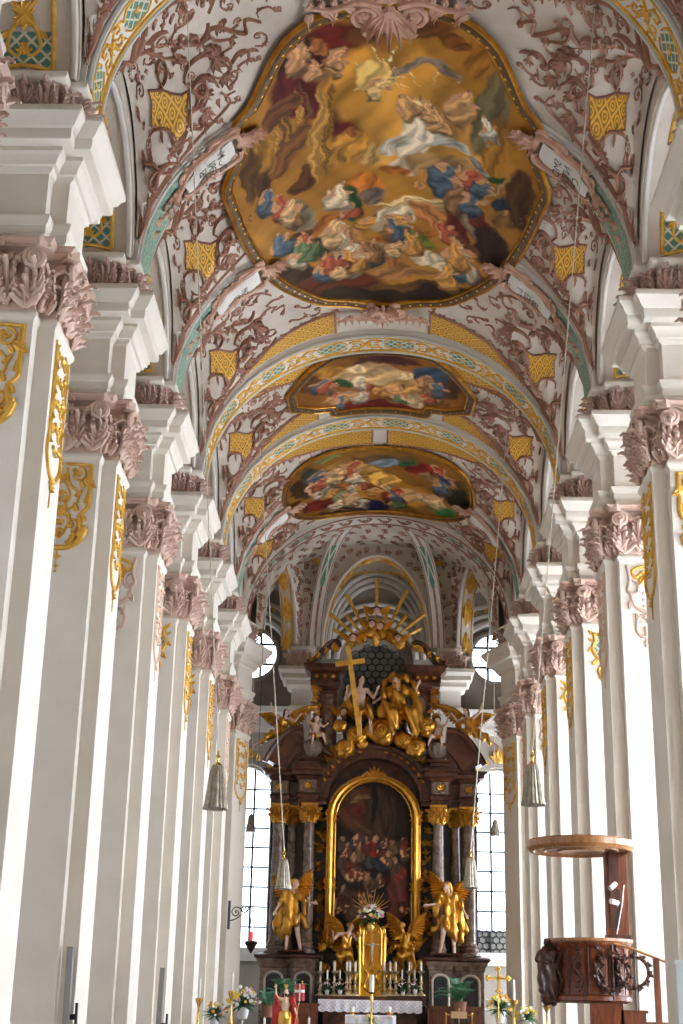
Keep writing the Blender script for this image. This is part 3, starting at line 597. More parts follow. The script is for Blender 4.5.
def wob(u, v, s, k):
    return np.sin(u*1.7*s+k)*np.cos(v*1.3*s-k*2)+.6*np.sin(u*3.1*s-v*2.3*s+k*3)+.4*np.sin(v*5.2*s+u*4.1*s+k)
def painter(blobs, fig, sc=1.0):
    def fn(uv):
        u, v = uv[:, 0], uv[:, 1]; n = len(u); C = np.zeros((n, 3)); C[:] = blobs[0][6:9]
        C *= (1+.12*wob(u, v, .9, .3)+.08*wob(u, v, 2.4, 1.1))[:, None]
        uw = u+.10*sc*wob(u, v, 1.6, .5)+.03*sc*wob(u, v, 5, 2); vw = v+.16*sc*wob(u, v, 1.4, 1.7)+.05*sc*wob(u, v, 4.5, 4)
        def layer(cu, cv, a, b, c, d, col, soft=.25, fold=.28, ph=0):
            nonlocal C
            x = (uw-cu)*a+(vw-cv)*b; y = (uw-cu)*c+(vw-cv)*d; r = np.sqrt(x*x+y*y)
            m = np.clip((1+soft/2-r)/soft, 0, 1); m = m*m*(3-2*m)
            s = 1+fold*np.sin(x*5+y*2+ph+1.4*np.sin(y*3+ph))+.12*np.sin(x*13+y*7)
            C = C*(1-m[:, None])+(np.array(col)[None, :]*s[:, None])*m[:, None]
        for i, b in enumerate(blobs[1:]): layer(*b[:6], b[6:9], .3, .3, i*1.7)
        rnd = random.Random(5)
        for (cu, cv, su, sv, num, size, pal) in fig:
            for k in range(num):
                x = cu+su*rnd.uniform(-1, 1); y = cv+sv*rnd.uniform(-1, 1); s = size*rnd.uniform(.7, 1.3); a = rnd.uniform(-.9, .9); col = pal[rnd.randrange(len(pal))]
                ca, sa = math.cos(a), math.sin(a)
                def E(dx, dy, rx, ry, rot, c, so=.3, fo=.3):
                    X = x+s*(dx*ca-dy*sa); Y = y+s*1.6*(dx*sa+dy*ca); q = a+rot; c1, s1 = math.cos(q), math.sin(q)
                    layer(X, Y, c1/(rx*s), s1/(rx*s*1.6), -s1/(ry*s), c1/(ry*s*1.6), c, so, fo, k)
                fl = (.62, .34, .18)
                E(.1, .55, .55, .42, .3, [q*.45 for q in col]); E(0, .4, .5, .36, .2, col); E(-.28, .05, .16, .36, .5, fl, .3, .1); E(.3, 0, .34, .09, -.5, fl, .3, .1)
                E(0, -.08, .24, .30, 0, [min(1, q*1.25) for q in col]); E(.02, -.46, .13, .13, 0, (.25, .13, .07)); E(.03, -.42, .10, .11, 0, fl, .3, .05)
        C = C*np.array([.82, .74, .66]); C = C*(.72+.55*np.clip(C.mean(1)*2.2, 0, 1))[:, None]
        return np.clip(C, .004, 1)
    return fn
WARM = [(.55, .28, .07), (.62, .52, .36), (.42, .10, .05), (.30, .16, .07), (.6, .4, .2), (.50, .44, .32), (.10, .16, .22), (.14, .22, .10)]
LIGHT = [(.66, .58, .44), (.72, .5, .22), (.6, .36, .16), (.62, .6, .52)]
def fresco(label, outline, b, blobs, fig, step, frame, name='ceiling_fresco', sc=1.0, studs=True, fw=.2):
    t = thing(name, label, 'fresco'); f = fmap(b)
    pts = sp2(outline, 6, True) if frame != 'straight' else outline
    patch(f, pts, step, .0, 'painting', PAINT, t, painter(blobs, fig, sc))
    g = Relief(f); P = pts
    if frame == 'straight':
        P = []
        for i in range(len(outline)):
            a, c = outline[i], outline[(i+1) % len(outline)]; P += [(a[0]+(c[0]-a[0])*k/6, a[1]+(c[1]-a[1])*k/6) for k in range(6)]
    cx = sum(p[0] for p in P)/len(P); cy = sum(p[1] for p in P)/len(P)
    def off(o):
        r = []
        for i in range(len(P)):
            a, c = P[i-1], P[(i+1) % len(P)]; du, dv = c[0]-a[0], c[1]-a[1]; L = math.hypot(du, dv) or 1; s = SGN
            r.append((P[i][0]+s*dv/L*o, P[i][1]-s*du/L*o))
        return r
    area = sum(P[i-1][0]*P[i][1]-P[i][0]*P[i-1][1] for i in range(len(P))); SGN = 1 if area > 0 else -1
    if frame != 'none':
        m = Relief(f)
        m.stroke(off(.02), fw*.75, h=.35, k=1, closed=True); m.build('dark_gilded_moulding', FRAMEM, t)
        g.stroke(off(-fw*.62), .045, k=1, closed=True, h=.8); g.stroke(off(fw*.75), .06, k=1, closed=True, h=.9)
        g.build('gilded_fillet', DGOLD, t)
        if studs:
            s = Relief(f); Q = off(-fw*.05); acc = 0
            for i in range(len(Q)):
                a, c = Q[i-1], Q[i]; L = math.hypot(c[0]-a[0], c[1]-a[1]); acc += L
                if acc > .27: s.blob(c[0], c[1], .075, 1.6, 6); acc = 0
            s.m.add([], []); s.build('gilded_studs', GOLD, t)['kind'] = 'stuff'
    return t
PAINT = paint_mat('fresco_paint')
for cu, cv, n, L0, col in ((.99, 29.3, 22, .95, (.86, .66, .30)), (-.05, 28.15, 16, .75, (.90, .74, .40))):
    for k in range(n):                                       # painted rays
        a = 2*PI*k/n; L_ = L0*(1 if k % 2 else .65); ca, sa = math.cos(a), math.sin(a); F1B.insert(12, (cu+ca*L_*.6, cv+sa*L_*1.1, ca/(L_*.5), sa/(L_*.5), -sa/.022, ca/.022, *col))
for dx in (0, .18, .42, .6, .78):                             # painted columns at the left
    F1B.insert(9, (-2.0-dx, 29.2+dx*.8, 1/.06, .1, -.1, 1/1.3, *((.50, .27, .06) if int(dx*10) % 2 else (.20, .09, .025))))
FRAMEM = mat('umber_gilt_frame', (.09, .04, .012), .4, .3, c2=(.14, .07, .02), scale=4)
def uo(pts): return [(5.6*math.asin(max(-1, min(1, x/5.6))), y) for x, y in pts]
half = [(.9, 25.85), (1.65, 26.05), (2.3, 26.6), (2.75, 27.5), (3.1, 28.25), (3.5, 28.7), (3.45, 29.7), (3.9, 30.8), (3.85, 31.8), (3.7, 33.4), (3.45, 34.9), (3.2, 36.0), (2.75, 37.2), (1.9, 38.6), (1.0, 39.1)]
out1 = uo([(0, 25.75)]+half+[(0, 39.5)]+[(-x, y) for x, y in reversed(half)])
fresco('huge curved ceiling painting nearest the viewer, white figure over golden light and crowd', out1, 4.75, F1B,
    [(-.3, 33.5, 2.9, 2.2, 26, .62, WARM), (.3, 29.2, 2.3, 1.0, 7, .5, LIGHT), (0, 36.3, 2.6, .9, 14, .6, WARM), (-1.9, 27.2, .8, .6, 5, .42, [(.6, .33, .16)])], .042, 'curved', sc=.8)
h2 = [(1.6, 42.75), (2.3, 43.35), (3.05, 44.5), (3.0, 45.7), (2.35, 46.5), (1.7, 46.8), (1.6, 47.35)]
out2 = uo([(-x, y) for x, y in h2]+[(x, y) for x, y in reversed(h2)])
fresco('middle octagonal ceiling painting with gilded dentil frame between two gilded arches', out2, 4.8, F2B,
    [(0, 45.2, 2.2, 1.2, 16, .55, WARM)], .07, 'straight', sc=.9, fw=.22)
h3 = [(1.0, 50.95), (2.0, 50.95), (3.0, 51.3), (3.55, 52.4), (3.7, 54.2), (3.4, 56.0), (2.7, 57.3), (1.6, 58.0)]
out3 = uo([(0, 51.0)]+h3+[(0, 58.2)]+[(-x, y) for x, y in reversed(h3)])
fresco('farthest ceiling painting with blue, red and green robed figures above the choir', out3, 4.8, F3B,
    [(0, 54.5, 2.8, 2.6, 22, .7, WARM+[(.03, .05, .22), (.06, .26, .10), (.45, .03, .02)])], .08, 'curved', sc=1.1, studs=False, fw=.14)

# ------------------------------------------------------------------ transverse arches
def ribmap(yc):
    def fn(u, v, h):
        a = u/5.5; n = Vector((-math.sin(a)*4.7/5.5, 0, -math.cos(a))).normalized()
        return Vector((5.5*math.sin(a), yc+v, SPR+4.7*math.cos(a)))+n*h
    return fn
UE = 5.5*PI/2
def rib_body(f, u0, u1, t, m=None, hw=.62):
    N = max(6, int(abs(u1-u0)*4)); b = MB(); vs = []
    sec = [(-hw, -.45), (-hw, -.06), (-hw+.05, -.06), (-hw+.05, 0), (hw-.05, 0), (hw-.05, -.06), (hw, -.06), (hw, -.45)]
    for i in range(N+1):
        u = u0+(u1-u0)*i/N
        for v, h in sec: vs.append(f(u, v, h))
    b.add(vs, [(8*i+k, 8*i+k+1, 8*i+k+9, 8*i+k+8) for i in range(N) for k in range(7)])
    return b.build('arch_band', m or MOULD, t)
def gold_arch(i, label):
    t = thing('transverse_arch', label, 'arch', group=None); f = ribmap(YC(i)); rib_body(f, -UE, UE, t, MOULD)
    g = Relief(f)
    mo = Relief(f)
    L = [(-UE+2*UE*k/60) for k in range(61)]
    for v in (-.55, .55): mo.stroke([(u, v) for u in L], .05, k=1, h=.7)
    mo.build('edge_moulding', mat('pale_green_moulding', (.55, .56, .50), .6), t)
    for v in (-.44, .44): g.stroke([(u, v) for u in L], .035, k=1, h=.8)
    n = 16; w = 2*UE/n
    for k in range(n):
        uc = -UE+(k+.5)*w
        if k % 2 == 0:
            for d in (-1, 1):
                g.stroke([(uc-w*.45, d*.1), (uc-w*.3, d*.3), (uc, d*.33), (uc+w*.3, d*.3), (uc+w*.45, d*.1)], .03, k=2)
            patch(f, [(uc-w*.45, 0), (uc-w*.3, -.28), (uc+w*.3, -.28), (uc+w*.45, 0), (uc+w*.3, .28), (uc-w*.3, .28)], .08, .012, 'trellis_panel', GREENLAT, t)
            g.rosette(uc, 0, .13, 5)
        else:
            for d in (-1, 1):
                for e in (-1, 1):
                    g.stroke([(uc, 0), (uc+e*.15, d*.2), (uc+e*.38, d*.26), (uc+e*.42, d*.08), (uc+e*.26, d*.1)], .04, .025, k=3); g.leaf(uc+e*.15, d*.18, d*PI/2-e*d*.5, .2); g.leaf(uc+e*.35, d*.2, (0 if e > 0 else PI)+d*e*.3, .2)
            g.cluster(uc, 0, 0, .22, 4); g.cluster(uc, 0, PI, .22, 4)
    g.build('gilded_foliage', GOLDP, t)
    return t
gold_arch(0, 'gilded transverse arch crossing the top corners, springing from the nearest piers')
gold_arch(3, 'gilded transverse arch between the large near painting and the octagonal painting')
gold_arch(4, 'gilded transverse arch between the octagonal painting and the farthest painting')

def txtmesh(lines, size):
    """letters as flat outlines; returns verts, faces in the plane"""
    V = []; F = []
    for li, s in enumerate(lines):
        cu = bpy.data.curves.new('t', 'FONT'); cu.body = s; cu.size = size; cu.align_x = 'CENTER'; cu.resolution_u = 2
        o = bpy.data.objects.new('t', cu); COL.objects.link(o); bpy.context.view_layer.update()
        me = bpy.data.meshes.new_from_object(o.evaluated_get(bpy.context.evaluated_depsgraph_get()))
        n = len(V); V += [(v.co.x, v.co.y-li*size*.95) for v in me.vertices]; F += [tuple(i+n for i in p.vertices) for p in me.polygons]
        bpy.data.objects.remove(o); bpy.data.meshes.remove(me); bpy.data.curves.remove(cu)
    return V, F
INK = mat('black_lettering', (.02, .018, .015), .6)
SHIELD = mat('cartouche_white', (.70, .66, .60), .6)
def side_arch(i, s, ustart, label, clabel, lines, cart=True, u0=4.1):
    f0 = ribmap(YC(i)); f = lambda u, v, h: f0(s*u, v, h)
    t = thing('side_arch', label, 'arch'); rib_body(f, ustart, UE, t, MOULD)
    patch(f, [(ustart, -.5), (UE, -.5), (UE, .5), (ustart, .5)], .1, .015, 'green_mosaic', GREEN, t)
    r = Relief(f)
    for k in range(5): r.leaf(UE-1.2-.3*k, .1*(-1)**k, PI, .3)
    r.cluster(UE-1.6, 0, PI, .25, 3)
    r.build('rose_leaf_drop', ROSE2, t)
    c = thing('cartouche', clabel, 'cartouche')
    # curved white shield
    sh = MB(); N = 10; vs = []; W = [.33, .36, .38, .37, .35, .32, .29, .26, .24, .22, .2]
    L = 1.75
    for k in range(N+1):
        u = u0+.25+L*k/N
        for q in range(7):
            x = -1+2*q/6; vs.append(f(u, x*W[k]*.95-.02, .10+.12*(1-x*x)+.05*math.sin(k*.9)))
    fs = [(7*k+q, 7*k+q+1, 7*k+q+8, 7*k+q+7) for k in range(N) for q in range(6)]
    sh.add(vs, fs); sh.build('shield', SHIELD, c)
    V, F = txtmesh(lines, .36)
    m = MB(); yc = (len(lines)-1)*.36*.95/2-.12
    m.add([f(u0+.25+L*.45-(y+yc)*1.0, s*x*.9-.02, .24) for x, y in V], F); m.build('lettering', INK, c, smooth=False)
    g = Relief(lambda u, v, h: f(u, v, h+.05))
    for d in (-1, 1):
        g.stroke([(u0+.05, d*.15), (u0+.1, d*.45), (u0+.5, d*.52), (u0+.9, d*.42), (u0+1.5, d*.44), (u0+1.9, d*.3), (u0+2.1, d*.1)], .10, .07, h=.8)
        g.stroke([(u0+.35, d*.5), (u0+.75, d*.62), (u0+.95, d*.5), (u0+.85, d*.38)], .07, .05)
        g.spiral(u0+.15, d*.46, .2, 0, 1.4, .06, d); g.spiral(u0+1.9, d*.36, .17, PI, 1.3, .05, d)
        for k in range(5): g.leaf(u0+.5+.3*k, d*.48, d*.9 + (PI if d < 0 else 0)*0, .22)
    g.cluster(u0+.05, 0, PI, .55, 5, 2.4); g.cluster(u0+2.1, 0, 0, .4, 5, 1.8)
    for k in range(6): g.leaf(u0+2.1+.12*k, .12*(-1)**k, .5*(-1)**k, .3)
    g.cluster(u0-.3, 0, PI, .45, 5, 2.0)
    g.build('carved_scroll_frame', ROSE2, c)
ROSE2 = mat('cartouche_rose_stucco', (.50, .27, .18), .55, c2=(.62, .38, .27), scale=4)
for s, sd in ((-1, 'left'), (1, 'right')):
    side_arch(1, s, 3.75, 'green mosaic side arch on the %s springing from the second nearest pier' % sd, 'upper %s cartouche at the edge of the big painting, with black lettering' % sd, ['DOM', 'SPRI', 'IDEI'] if s < 0 else ['II', 'SMO', 'NTIA', 'CH'], u0=3.8)
    side_arch(2, s, 3.55, 'green mosaic side arch on the %s springing from the third nearest pier' % sd, 'lower %s cartouche at the far corner of the big painting' % sd, ['VS', 'SPI', 'TI', 'I'] if s < 0 else ['P', 'DE', 'ESS', 'ET', 'X'], u0=3.6)
    side_arch(5, s, 3.95, 'pale side arch on the %s beside the farthest painting' % sd, 'small %s cartouche below the farthest painting' % sd, ['S', 'P', 'I'], u0=3.9)
# chancel arch
t = thing('chancel_arch', 'white chancel arch with rose stucco scrolls framing the choir vault', 'arch'); f = ribmap(YC(6)); rib_body(f, -UE, UE, t, MOULD)
r = Relief(f)
L = [(-UE+2*UE*k/60) for k in range(61)]
for v in (-.5, .5): r.stroke([(u, v) for u in L], .04, k=1)
for k in range(20):
    u = -UE+.4+k*.85; r.stroke([(u-.3, -.2), (u, .25), (u+.3, -.15), (u+.1, -.25)], .045, k=3); r.cluster(u, .1, (-1)**k*1.4, .25, 4)
r.build('rose_scrolls', ROSE, t)
for u in (-5, -3.6, 3.6, 5): patch(f, [(u-.5, -.3), (u+.5, -.3), (u+.5, .3), (u-.5, .3)], .1, .02, 'trellis_panel', GREENLAT, t)

# ------------------------------------------------------------------ stucco on the vault webs
CUR = {
    'med1': [(6.26, 2.22), (5.85, 2.65), (5.71, 3.21), (5.87, 3.57), (6.09, 3.71)], 'med2': [(5.98, 3.75), (6.11, 3.42), (6.06, 2.99), (5.85, 2.79)],
    'bigC': [(5.12, 3.82), (4.7, 4.2), (4.49, 4.09), (4.52, 3.91), (4.72, 3.87), (4.9, 3.97), (4.76, 4.07)], 'bigC2': [(4.55, 4.1), (4.73, 4.47), (5.05, 4.44), (5.11, 4.9), (4.86, 5.24), (4.79, 5.12)],
    'c': [(5.16, 3.82), (5.04, 3.49), (4.77, 3.26), (4.35, 3.19), (3.87, 3.52), (3.74, 3.85), (3.87, 4.03)], 'd': [(3.72, 3.77), (3.51, 3.55), (3.28, 3.65), (3.28, 3.93)],
    'e': [(4.15, 2.12), (4.24, 2.39), (4.56, 2.63), (4.99, 2.33), (4.92, 1.92), (4.73, 2.15)], 'e2': [(5.02, 2.3), (5.32, 2.57), (5.33, 2.94), (5.8, 2.81)],
    'f': [(2.9, 2.89), (3.25, 2.61), (3.27, 3.02), (3.61, 2.76), (3.91, 2.42), (4.19, 2.34), (4.04, 2.77), (3.65, 3.0)],
    'x1': [(5.82, 5.61), (6.15, 5.25), (6.51, 5.2), (6.74, 5.41), (6.87, 5.7)], 'x2': [(7.37, 5.04), (6.7, 5.09), (6.43, 5.27), (6.16, 5.65), (6.41, 5.7), (6.84, 5.7), (7.11, 5.57)],
    'x3': [(6.39, 5.16), (7.0, 5.27), (6.83, 5.48), (7.09, 5.52)], 'arc': [(5.74, 5.01), (5.82, 4.68), (6.24, 4.57), (6.65, 4.56), (6.85, 4.64)],
    'side': [(5.26, 4.9), (5.53, 5.08), (5.84, 5.11), (5.94, 5.15)], 'drop': [(7.12, 5.62), (7.41, 5.7), (7.75, 5.72), (8.11, 5.74)]}
LATP = [(5.02, 4.0), (5.31, 4.06), (5.7, 3.94), (6.0, 3.79), (6.68, 3.67), (6.59, 3.95), (6.75, 4.46), (6.06, 4.59), (5.67, 4.76), (5.61, 4.95), (5.29, 4.85), (5.15, 4.37)]
def web(s, i, big, inner):
    """stucco of one cross cell; s side, i bay, inner: u where the painting starts"""
    y = YC(i); ky = .67 if i == 5 else 1.0; f = lambda u, v, h: vmap(s*u, y+v*ky, h)
    r = Relief(f); g = Relief(f); o = []
    R = random.Random(i*2+s)
    for k, c in CUR.items():
        if k in 'fd' and i not in (-1, 0, 3): continue
        r.stroke(c, .032, .022, h=1.2, wm=.046)
        e = c[-1]; d = math.atan2(c[-1][1]-c[-2][1], c[-1][0]-c[-2][0]); r.cluster(e[0], e[1], d, .17, 4, 2.6)
        m = c[len(c)//2]; r.leaf(m[0], m[1], d+1.3, .26); r.leaf(m[0], m[1], d-1.5, .22)
        if k in ('drop', 'x1', 'x2', 'x3', 'bigC', 'e', 'side', 'arc'):                          # the same motif on the near half
            c2 = [(p[0], BAY-p[1]) for p in c]
            r.stroke(c2, .032, .022, h=1.2, wm=.046); r.cluster(c2[-1][0], c2[-1][1], -d, .17, 4, 2.6)
    r.stroke(LATP, .035, h=.9, k=1, closed=True)
    for (u, v, a, L) in ((4.16, 3.45, 2.5, .4), (4.0, 3.3, -.6, .36), (3.9, 4.1, 1.4, .3), (4.2, 3.1, -1.7, .3), (6.0, 3.2, 0, .2), (6.9, 4.9, 1, .28), (5.7, 4.95, 2, .3), (6.5, 2.0, -1, .3), (7.1, 2.2, 1, .3), (4.6, 4.9, 1.3, .36), (4.6, 4.3, 3.6, .3), (7.1, 3.2, 0, .28), (7.5, 4.1, .3, .26), (5.2, 3.1, 2.8, .26), (5.4, 2.0, 2.8, .3), (7.4, 4.9, 1, .3)):
        r.cluster(u, v, a, L, 5, 2.4)
    r.rosette(6.0, 3.2, .17, 6)
    for k in range(34):                                      # small sprigs filling the field
        u = R.uniform(max(inner, 3.3)+.3, 7.9); v = R.uniform(1.2, 5.2); w_ = R.uniform(.9, 1.0)
        if 4.9 < u < 6.8 and 3.6 < v < 4.9 or abs(v-BAY/2) > 2.2+.0*u: continue
        a = R.uniform(0, 6.28)
        if k % 3: r.cluster(u, v, a, R.uniform(.14, .22), 3, 2.0)
        else: r.spiral(u, v, R.uniform(.12, .2), a, 1.2, .022, R.choice((-1, 1))); r.leaf(u, v+.1, a, .18)
    for (u, v, rr, a) in ((7.15, 3.6, .3, 0), (7.2, 2.7, .28, 2), (5.5, 1.7, .26, 1), (6.5, 1.4, .24, 4), (4.7, 1.5, .25, 3)):
        r.spiral(u, v, rr, a, 1.4, .035, R.choice((-1, 1))); r.leaf(u+rr, v, 1, .2)
    # bands along the groins with leaf trails
    for m_ in (0, 1):
        q = [(max(inner-.1, 3.2), 4.55), (3.9, 5.05), (4.6, 5.4), (5.6, 5.62), (6.6, 5.68), (7.6, 5.7)]
        if m_: q = [(a, BAY-b) for a, b in q]
        r.stroke(q, .028, h=1.2)
        for k in range(7):
            u = max(inner, 3.3)+.25*k; v = 4.75+.13*k
            if m_: v = BAY-v
            r.leaf(u, v-.05, .5+(-1)**k*.9 if not m_ else -.5-(-1)**k*.9, .24)
        for k in range(9):
            u = 6.9+.16*k; v = 5.6 if not m_ else BAY-5.6; r.leaf(u, v, PI+(-1)**k*.8, .14)
    r.build('stucco_scrollwork', ROSE, big)
    patch(f, LATP, .07, .03, 'gilded_trellis_panel', GOLDLAT, big)
def lens(sgn, i, u0, u1, v0, depth, big, um=5.2):
    """gilded trellis field beside an arch, between u0 and u1"""
    y = YC(i); N = 10
    def fn(u, v, h): return vmap(u, y+v, h)
    top = [(u0+(u1-u0)*k/N, v0) for k in range(N+1)]
    bot = [(u, v0+sgn*depth*max(.12, 1-(abs(u)/um)**2)) for u, v in reversed(top)]
    P = top+bot; patch(fn, P, .09, .03, 'gilded_trellis_panel', GOLDLAT, big)
    r = Relief(fn); r.stroke(bot, .05, k=2, h=.8)
    for k in range(0, N+1):
        u, v = bot[k]; r.cluster(u, v, PI/2*sgn+(-1)**k*.5, .22, 3)
    for e in (0, -1): r.stroke([top[e], bot[-1-e] if e == 0 else bot[0]], .05, k=1)
    r.build('stucco_edging', ROSE, big)
BIG = [o for o in COL.objects if o.name == 'ceiling'][0]
inn = {-1: 3.3, 0: 4.2, 1: 4.3, 2: 3.6, 3: 3.3, 4: 4.0, 5: 4.0}
for i in range(-1, 6):
    for s in (-1, 1): web(s, i, BIG, inn[i])
for s in (-1, 1):
    lens(1, 0, *sorted((s*1.3, s*4.6)), .72, 1.9, BIG, 5.0)
    lens(-1, 3, *sorted((s*1.5, s*5.0)), -.72, 1.5, BIG, 5.4)
    lens(1, 3, *sorted((s*2.3, s*5.2)), .72, 1.5, BIG, 5.6)
    lens(-1, 4, *sorted((s*2.3, s*5.2)), -.72, 1.5, BIG, 5.6)
    lens(1, 4, *sorted((s*.3, s*5.0)), .72, 1.75, BIG, 5.3)
lens(1, 0, -.9, .9, .72, 1.7, BIG, 5)
def rocaille(u, y, sc, label, d=1):
    t = thing('rocaille_crest', label, 'stucco ornament'); f = lambda a, b, h: vmap(u+a*sc, y+d*b*sc, h+.22)
    r = Relief(f)
    for e in (-1, 1):
        r.spiral(e*.55, .2, .32, PI/2, 1.5, .09, -e); r.stroke([(e*.2, -.1), (e*.7, -.25), (e*1.3, -.1), (e*1.9, -.3)], .11, .05); r.spiral(e*.45, .75, .2, 0, 1.4, .06, e)
        for k in range(6): r.leaf(e*(.4+.28*k), -.1, PI/2*(1+.2*e)+(.5 if k % 2 else -.5), .4); r.leaf(e*(.4+.28*k), -.2, -PI/2, .3)
    for k in range(7): r.leaf(0, .1, PI/2+(k-3)*.34, 1.0-.08*abs(k-3), .16)
    r.cluster(0, -.2, -PI/2, .5, 5); r.blob(0, .1, .2)
    r.build('shell_and_scrolls', ROSE2, t)
# small curls and sprigs filling the remaining stucco fields, bay by bay
def inside(P, u, v):
    c = False
    for k in range(len(P)):
        (x0, y0), (x1, y1) = P[k-1], P[k]
        if (y0 > v) != (y1 > v) and u < (x1-x0)*(v-y0)/(y1-y0)+x0: c = not c
    return c
def grow(P, g):
    cx = sum(p[0] for p in P)/len(P); cy = sum(p[1] for p in P)/len(P)
    return [(cx+(p[0]-cx)*(1+g/4), cy+(p[1]-cy)*(1+g/6)) for p in P]
G1, G2, G3 = grow(out1, .5), grow(out2, .5), grow(out3, .5)
def inlens(u, v, i):
    y = v-YC(i)
    return abs(u) < 5.2 and ((i in (0, 3, 4) and .6 < y < .9+1.9*max(.12, 1-(u/5.2)**2)) or (i+1 in (3, 4) and -.9-1.6*max(.12, 1-(u/5.4)**2) < v-YC(i+1) < -.6))
for i in range(-1, 6):
    R = random.Random(100+i); r = Relief(vmap); pts = []
    for k in range(900):
        u = R.uniform(-6.2, 6.2); v = YC(i)+R.uniform(.75, (5.6 if i < 5 else 3.4))
        if inside(G1, u, v) or inside(G2, u, v) or inside(G3, u, v) or inlens(u, v, i): continue
        if abs(u) > 4.8 and abs(v-YC(i)-4.3) < .9 and abs(u) < 6.9: continue
        if any((u-a)**2+(v-b)**2 < (.60 if abs(u) < 4.4 else .85)**2 for a, b in pts): continue
        pts.append((u, v)); a = R.uniform(0, 6.28); d = R.choice((-1, 1))
        r.stroke([(u, v), (u+.22*math.cos(a), v+.22*math.sin(a)), (u+.42*math.cos(a+.5*d), v+.42*math.sin(a+.5*d)), (u+.38*math.cos(a+1.1*d), v+.38*math.sin(a+1.1*d))], .024, .016, h=1.2, k=3)
        r.spiral(u+.1*math.cos(a+2), v+.1*math.sin(a+2), .11, a, 1.1, .024, d); r.cluster(u+.36*math.cos(a+.5*d), v+.36*math.sin(a+.5*d), a, .14, 3, 2.2); r.leaf(u, v, a+PI*.8, .16)
    o = r.build('stucco_sprigs', ROSE, BIG); o['kind'] = 'stuff'
rocaille(0, 25.7, 1.0, 'large rose stucco shell crest at the near end of the big painting')
rocaille(0, 39.9, .8, 'rose stucco crest at the far end of the big painting', -1)
# ------------------------------------------------------------------ choir: apse arches, ambulatory, windows
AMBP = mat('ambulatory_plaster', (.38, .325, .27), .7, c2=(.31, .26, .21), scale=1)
YE = 67.4                                                   # east wall plane
def seg_wall(p0, p1, hw, zs, rise, ztop, th, name, parent, m):
    """wall between plan points with a tall elliptical opening"""
    P0, P1 = Vector(p0), Vector(p1); d = (P1-P0); L = d.length; d.normalize(); n = Vector((-d.y, d.x)); c = L/2; N = 20
    mb = MB()
    def W(u, z, o): q = P0+d*u+n*o; return (q.x, q.y, z)
    arc = [(c-hw*math.cos(PI*k/N), zs+rise*math.sin(PI*k/N)) for k in range(N+1)]
    for k in range(N):
        a, b = arc[k], arc[k+1]
        mb.add([W(a[0], a[1], 0), W(b[0], b[1], 0), W(b[0], ztop, 0), W(a[0], ztop, 0), W(a[0], a[1], th), W(b[0], b[1], th), W(b[0], ztop, th), W(a[0], ztop, th)],
               [(0, 1, 2, 3), (7, 6, 5, 4), (4, 5, 1, 0)])
    for u0, u1 in ((0, c-hw), (c+hw, L)):
        mb.add([W(u0, zs, 0), W(u1, zs, 0), W(u1, ztop, 0), W(u0, ztop, 0), W(u0, zs, th), W(u1, zs, th), W(u1, ztop, th), W(u0, ztop, th)], [(0, 1, 2, 3), (7, 6, 5, 4), (0, 4, 5, 1)])
    o = mb.build(name, m, parent)
    f = lambda u, v, h: Vector(W(u, v, -h)); g = Relief(f); r = Relief(f); e = Relief(f)
    ring = lambda o_: [(c-(hw+o_)*math.cos(PI*k/24), zs+(rise+o_)*math.sin(PI*k/24)) for k in range(25)]
    e.stroke([(c-hw-.06, zs)]+ring(.06)+[(c+hw+.06, zs)], .07, k=1, h=.8); e.build('arch_moulding', MOULD, o)
    # soffit ornament
    fs = lambda u, v, h: Vector(W(c-(hw-h)*math.cos(u), zs+(rise-h)*math.sin(u), v))
    gs = Relief(fs)
    for v in (th*.12, th*.88): gs.stroke([(PI*k/20, v) for k in range(21)], .03, k=1)
    for k in range(14):
        a = PI*(k+.5)/14; gs.leaf(a, th*.5, (-1)**k*.7+PI/2, .3, .12); gs.leaf(a, th*.5, -(-1)**k*.7-PI/2, .3, .12); gs.blob(a, th*.5, .09)
    gs.build('gilded_soffit_ornament', GOLDP, o)
    return o, f, c
ap = thing('apse_arcade', 'white apse wall of three tall arches behind the high altar', 'arcade')
ztop = 22.7
XA = 3.35; YA = 62.8
for nm, p0, p1, hw, rise in (('center', (-XA, YA), (XA, YA), 2.35, 4.25), ('l', (-5.15, 59.5), (-XA, YA), 1.25, 3.6), ('r', (XA, YA), (5.15, 59.5), 1.25, 3.6)):
    o, f, c = seg_wall(p0, p1, hw, SPR, rise, ztop, .7, 'arch_wall', ap, VAULTP)
    r = Relief(f); L = (Vector(p1)-Vector(p0)).length; g = Relief(f)
    for d in (-1, 1):
        ub = c+d*(hw+(L/2-hw)*.5)
        for k in range(9):
            z = SPR+.3+.5*k; uu = ub-d*(0 if k < 3 else (k-3)**2*.012*(3 if nm == 'center' else 1)); r.leaf(uu, z, PI/2+(-1)**k*.9, .3); r.blob(uu, z, .06)
            if k % 2: r.spiral(uu, z+.25, .16, k, 1.2, .03, (-1)**(k//2))
        g.rosette(ub-d*.05, SPR+4.0, .22, 6)
    R = random.Random(len(nm)+7); pts = []
    for k in range(500):
        u = R.uniform(.1, L-.1); z = R.uniform(SPR+.4, 22.3); e = ((u-c)/(hw+.3))**2+((z-SPR)/(rise+.3))**2
        if e < 1 or any((u-a)**2+(z-b)**2 < .32**2 for a, b in pts): continue
        pts.append((u, z)); a = R.uniform(0, 6.28); r.spiral(u, z, .13, a, 1.2, .024, R.choice((-1, 1))); r.cluster(u+.1*math.cos(a), z+.1*math.sin(a), a, .15, 3)
    r.build('rose_scrolls', ROSE, o)['kind'] = 'stuff'; g.build('gilded_rosettes', GOLDP, o)['kind'] = 'stuff'
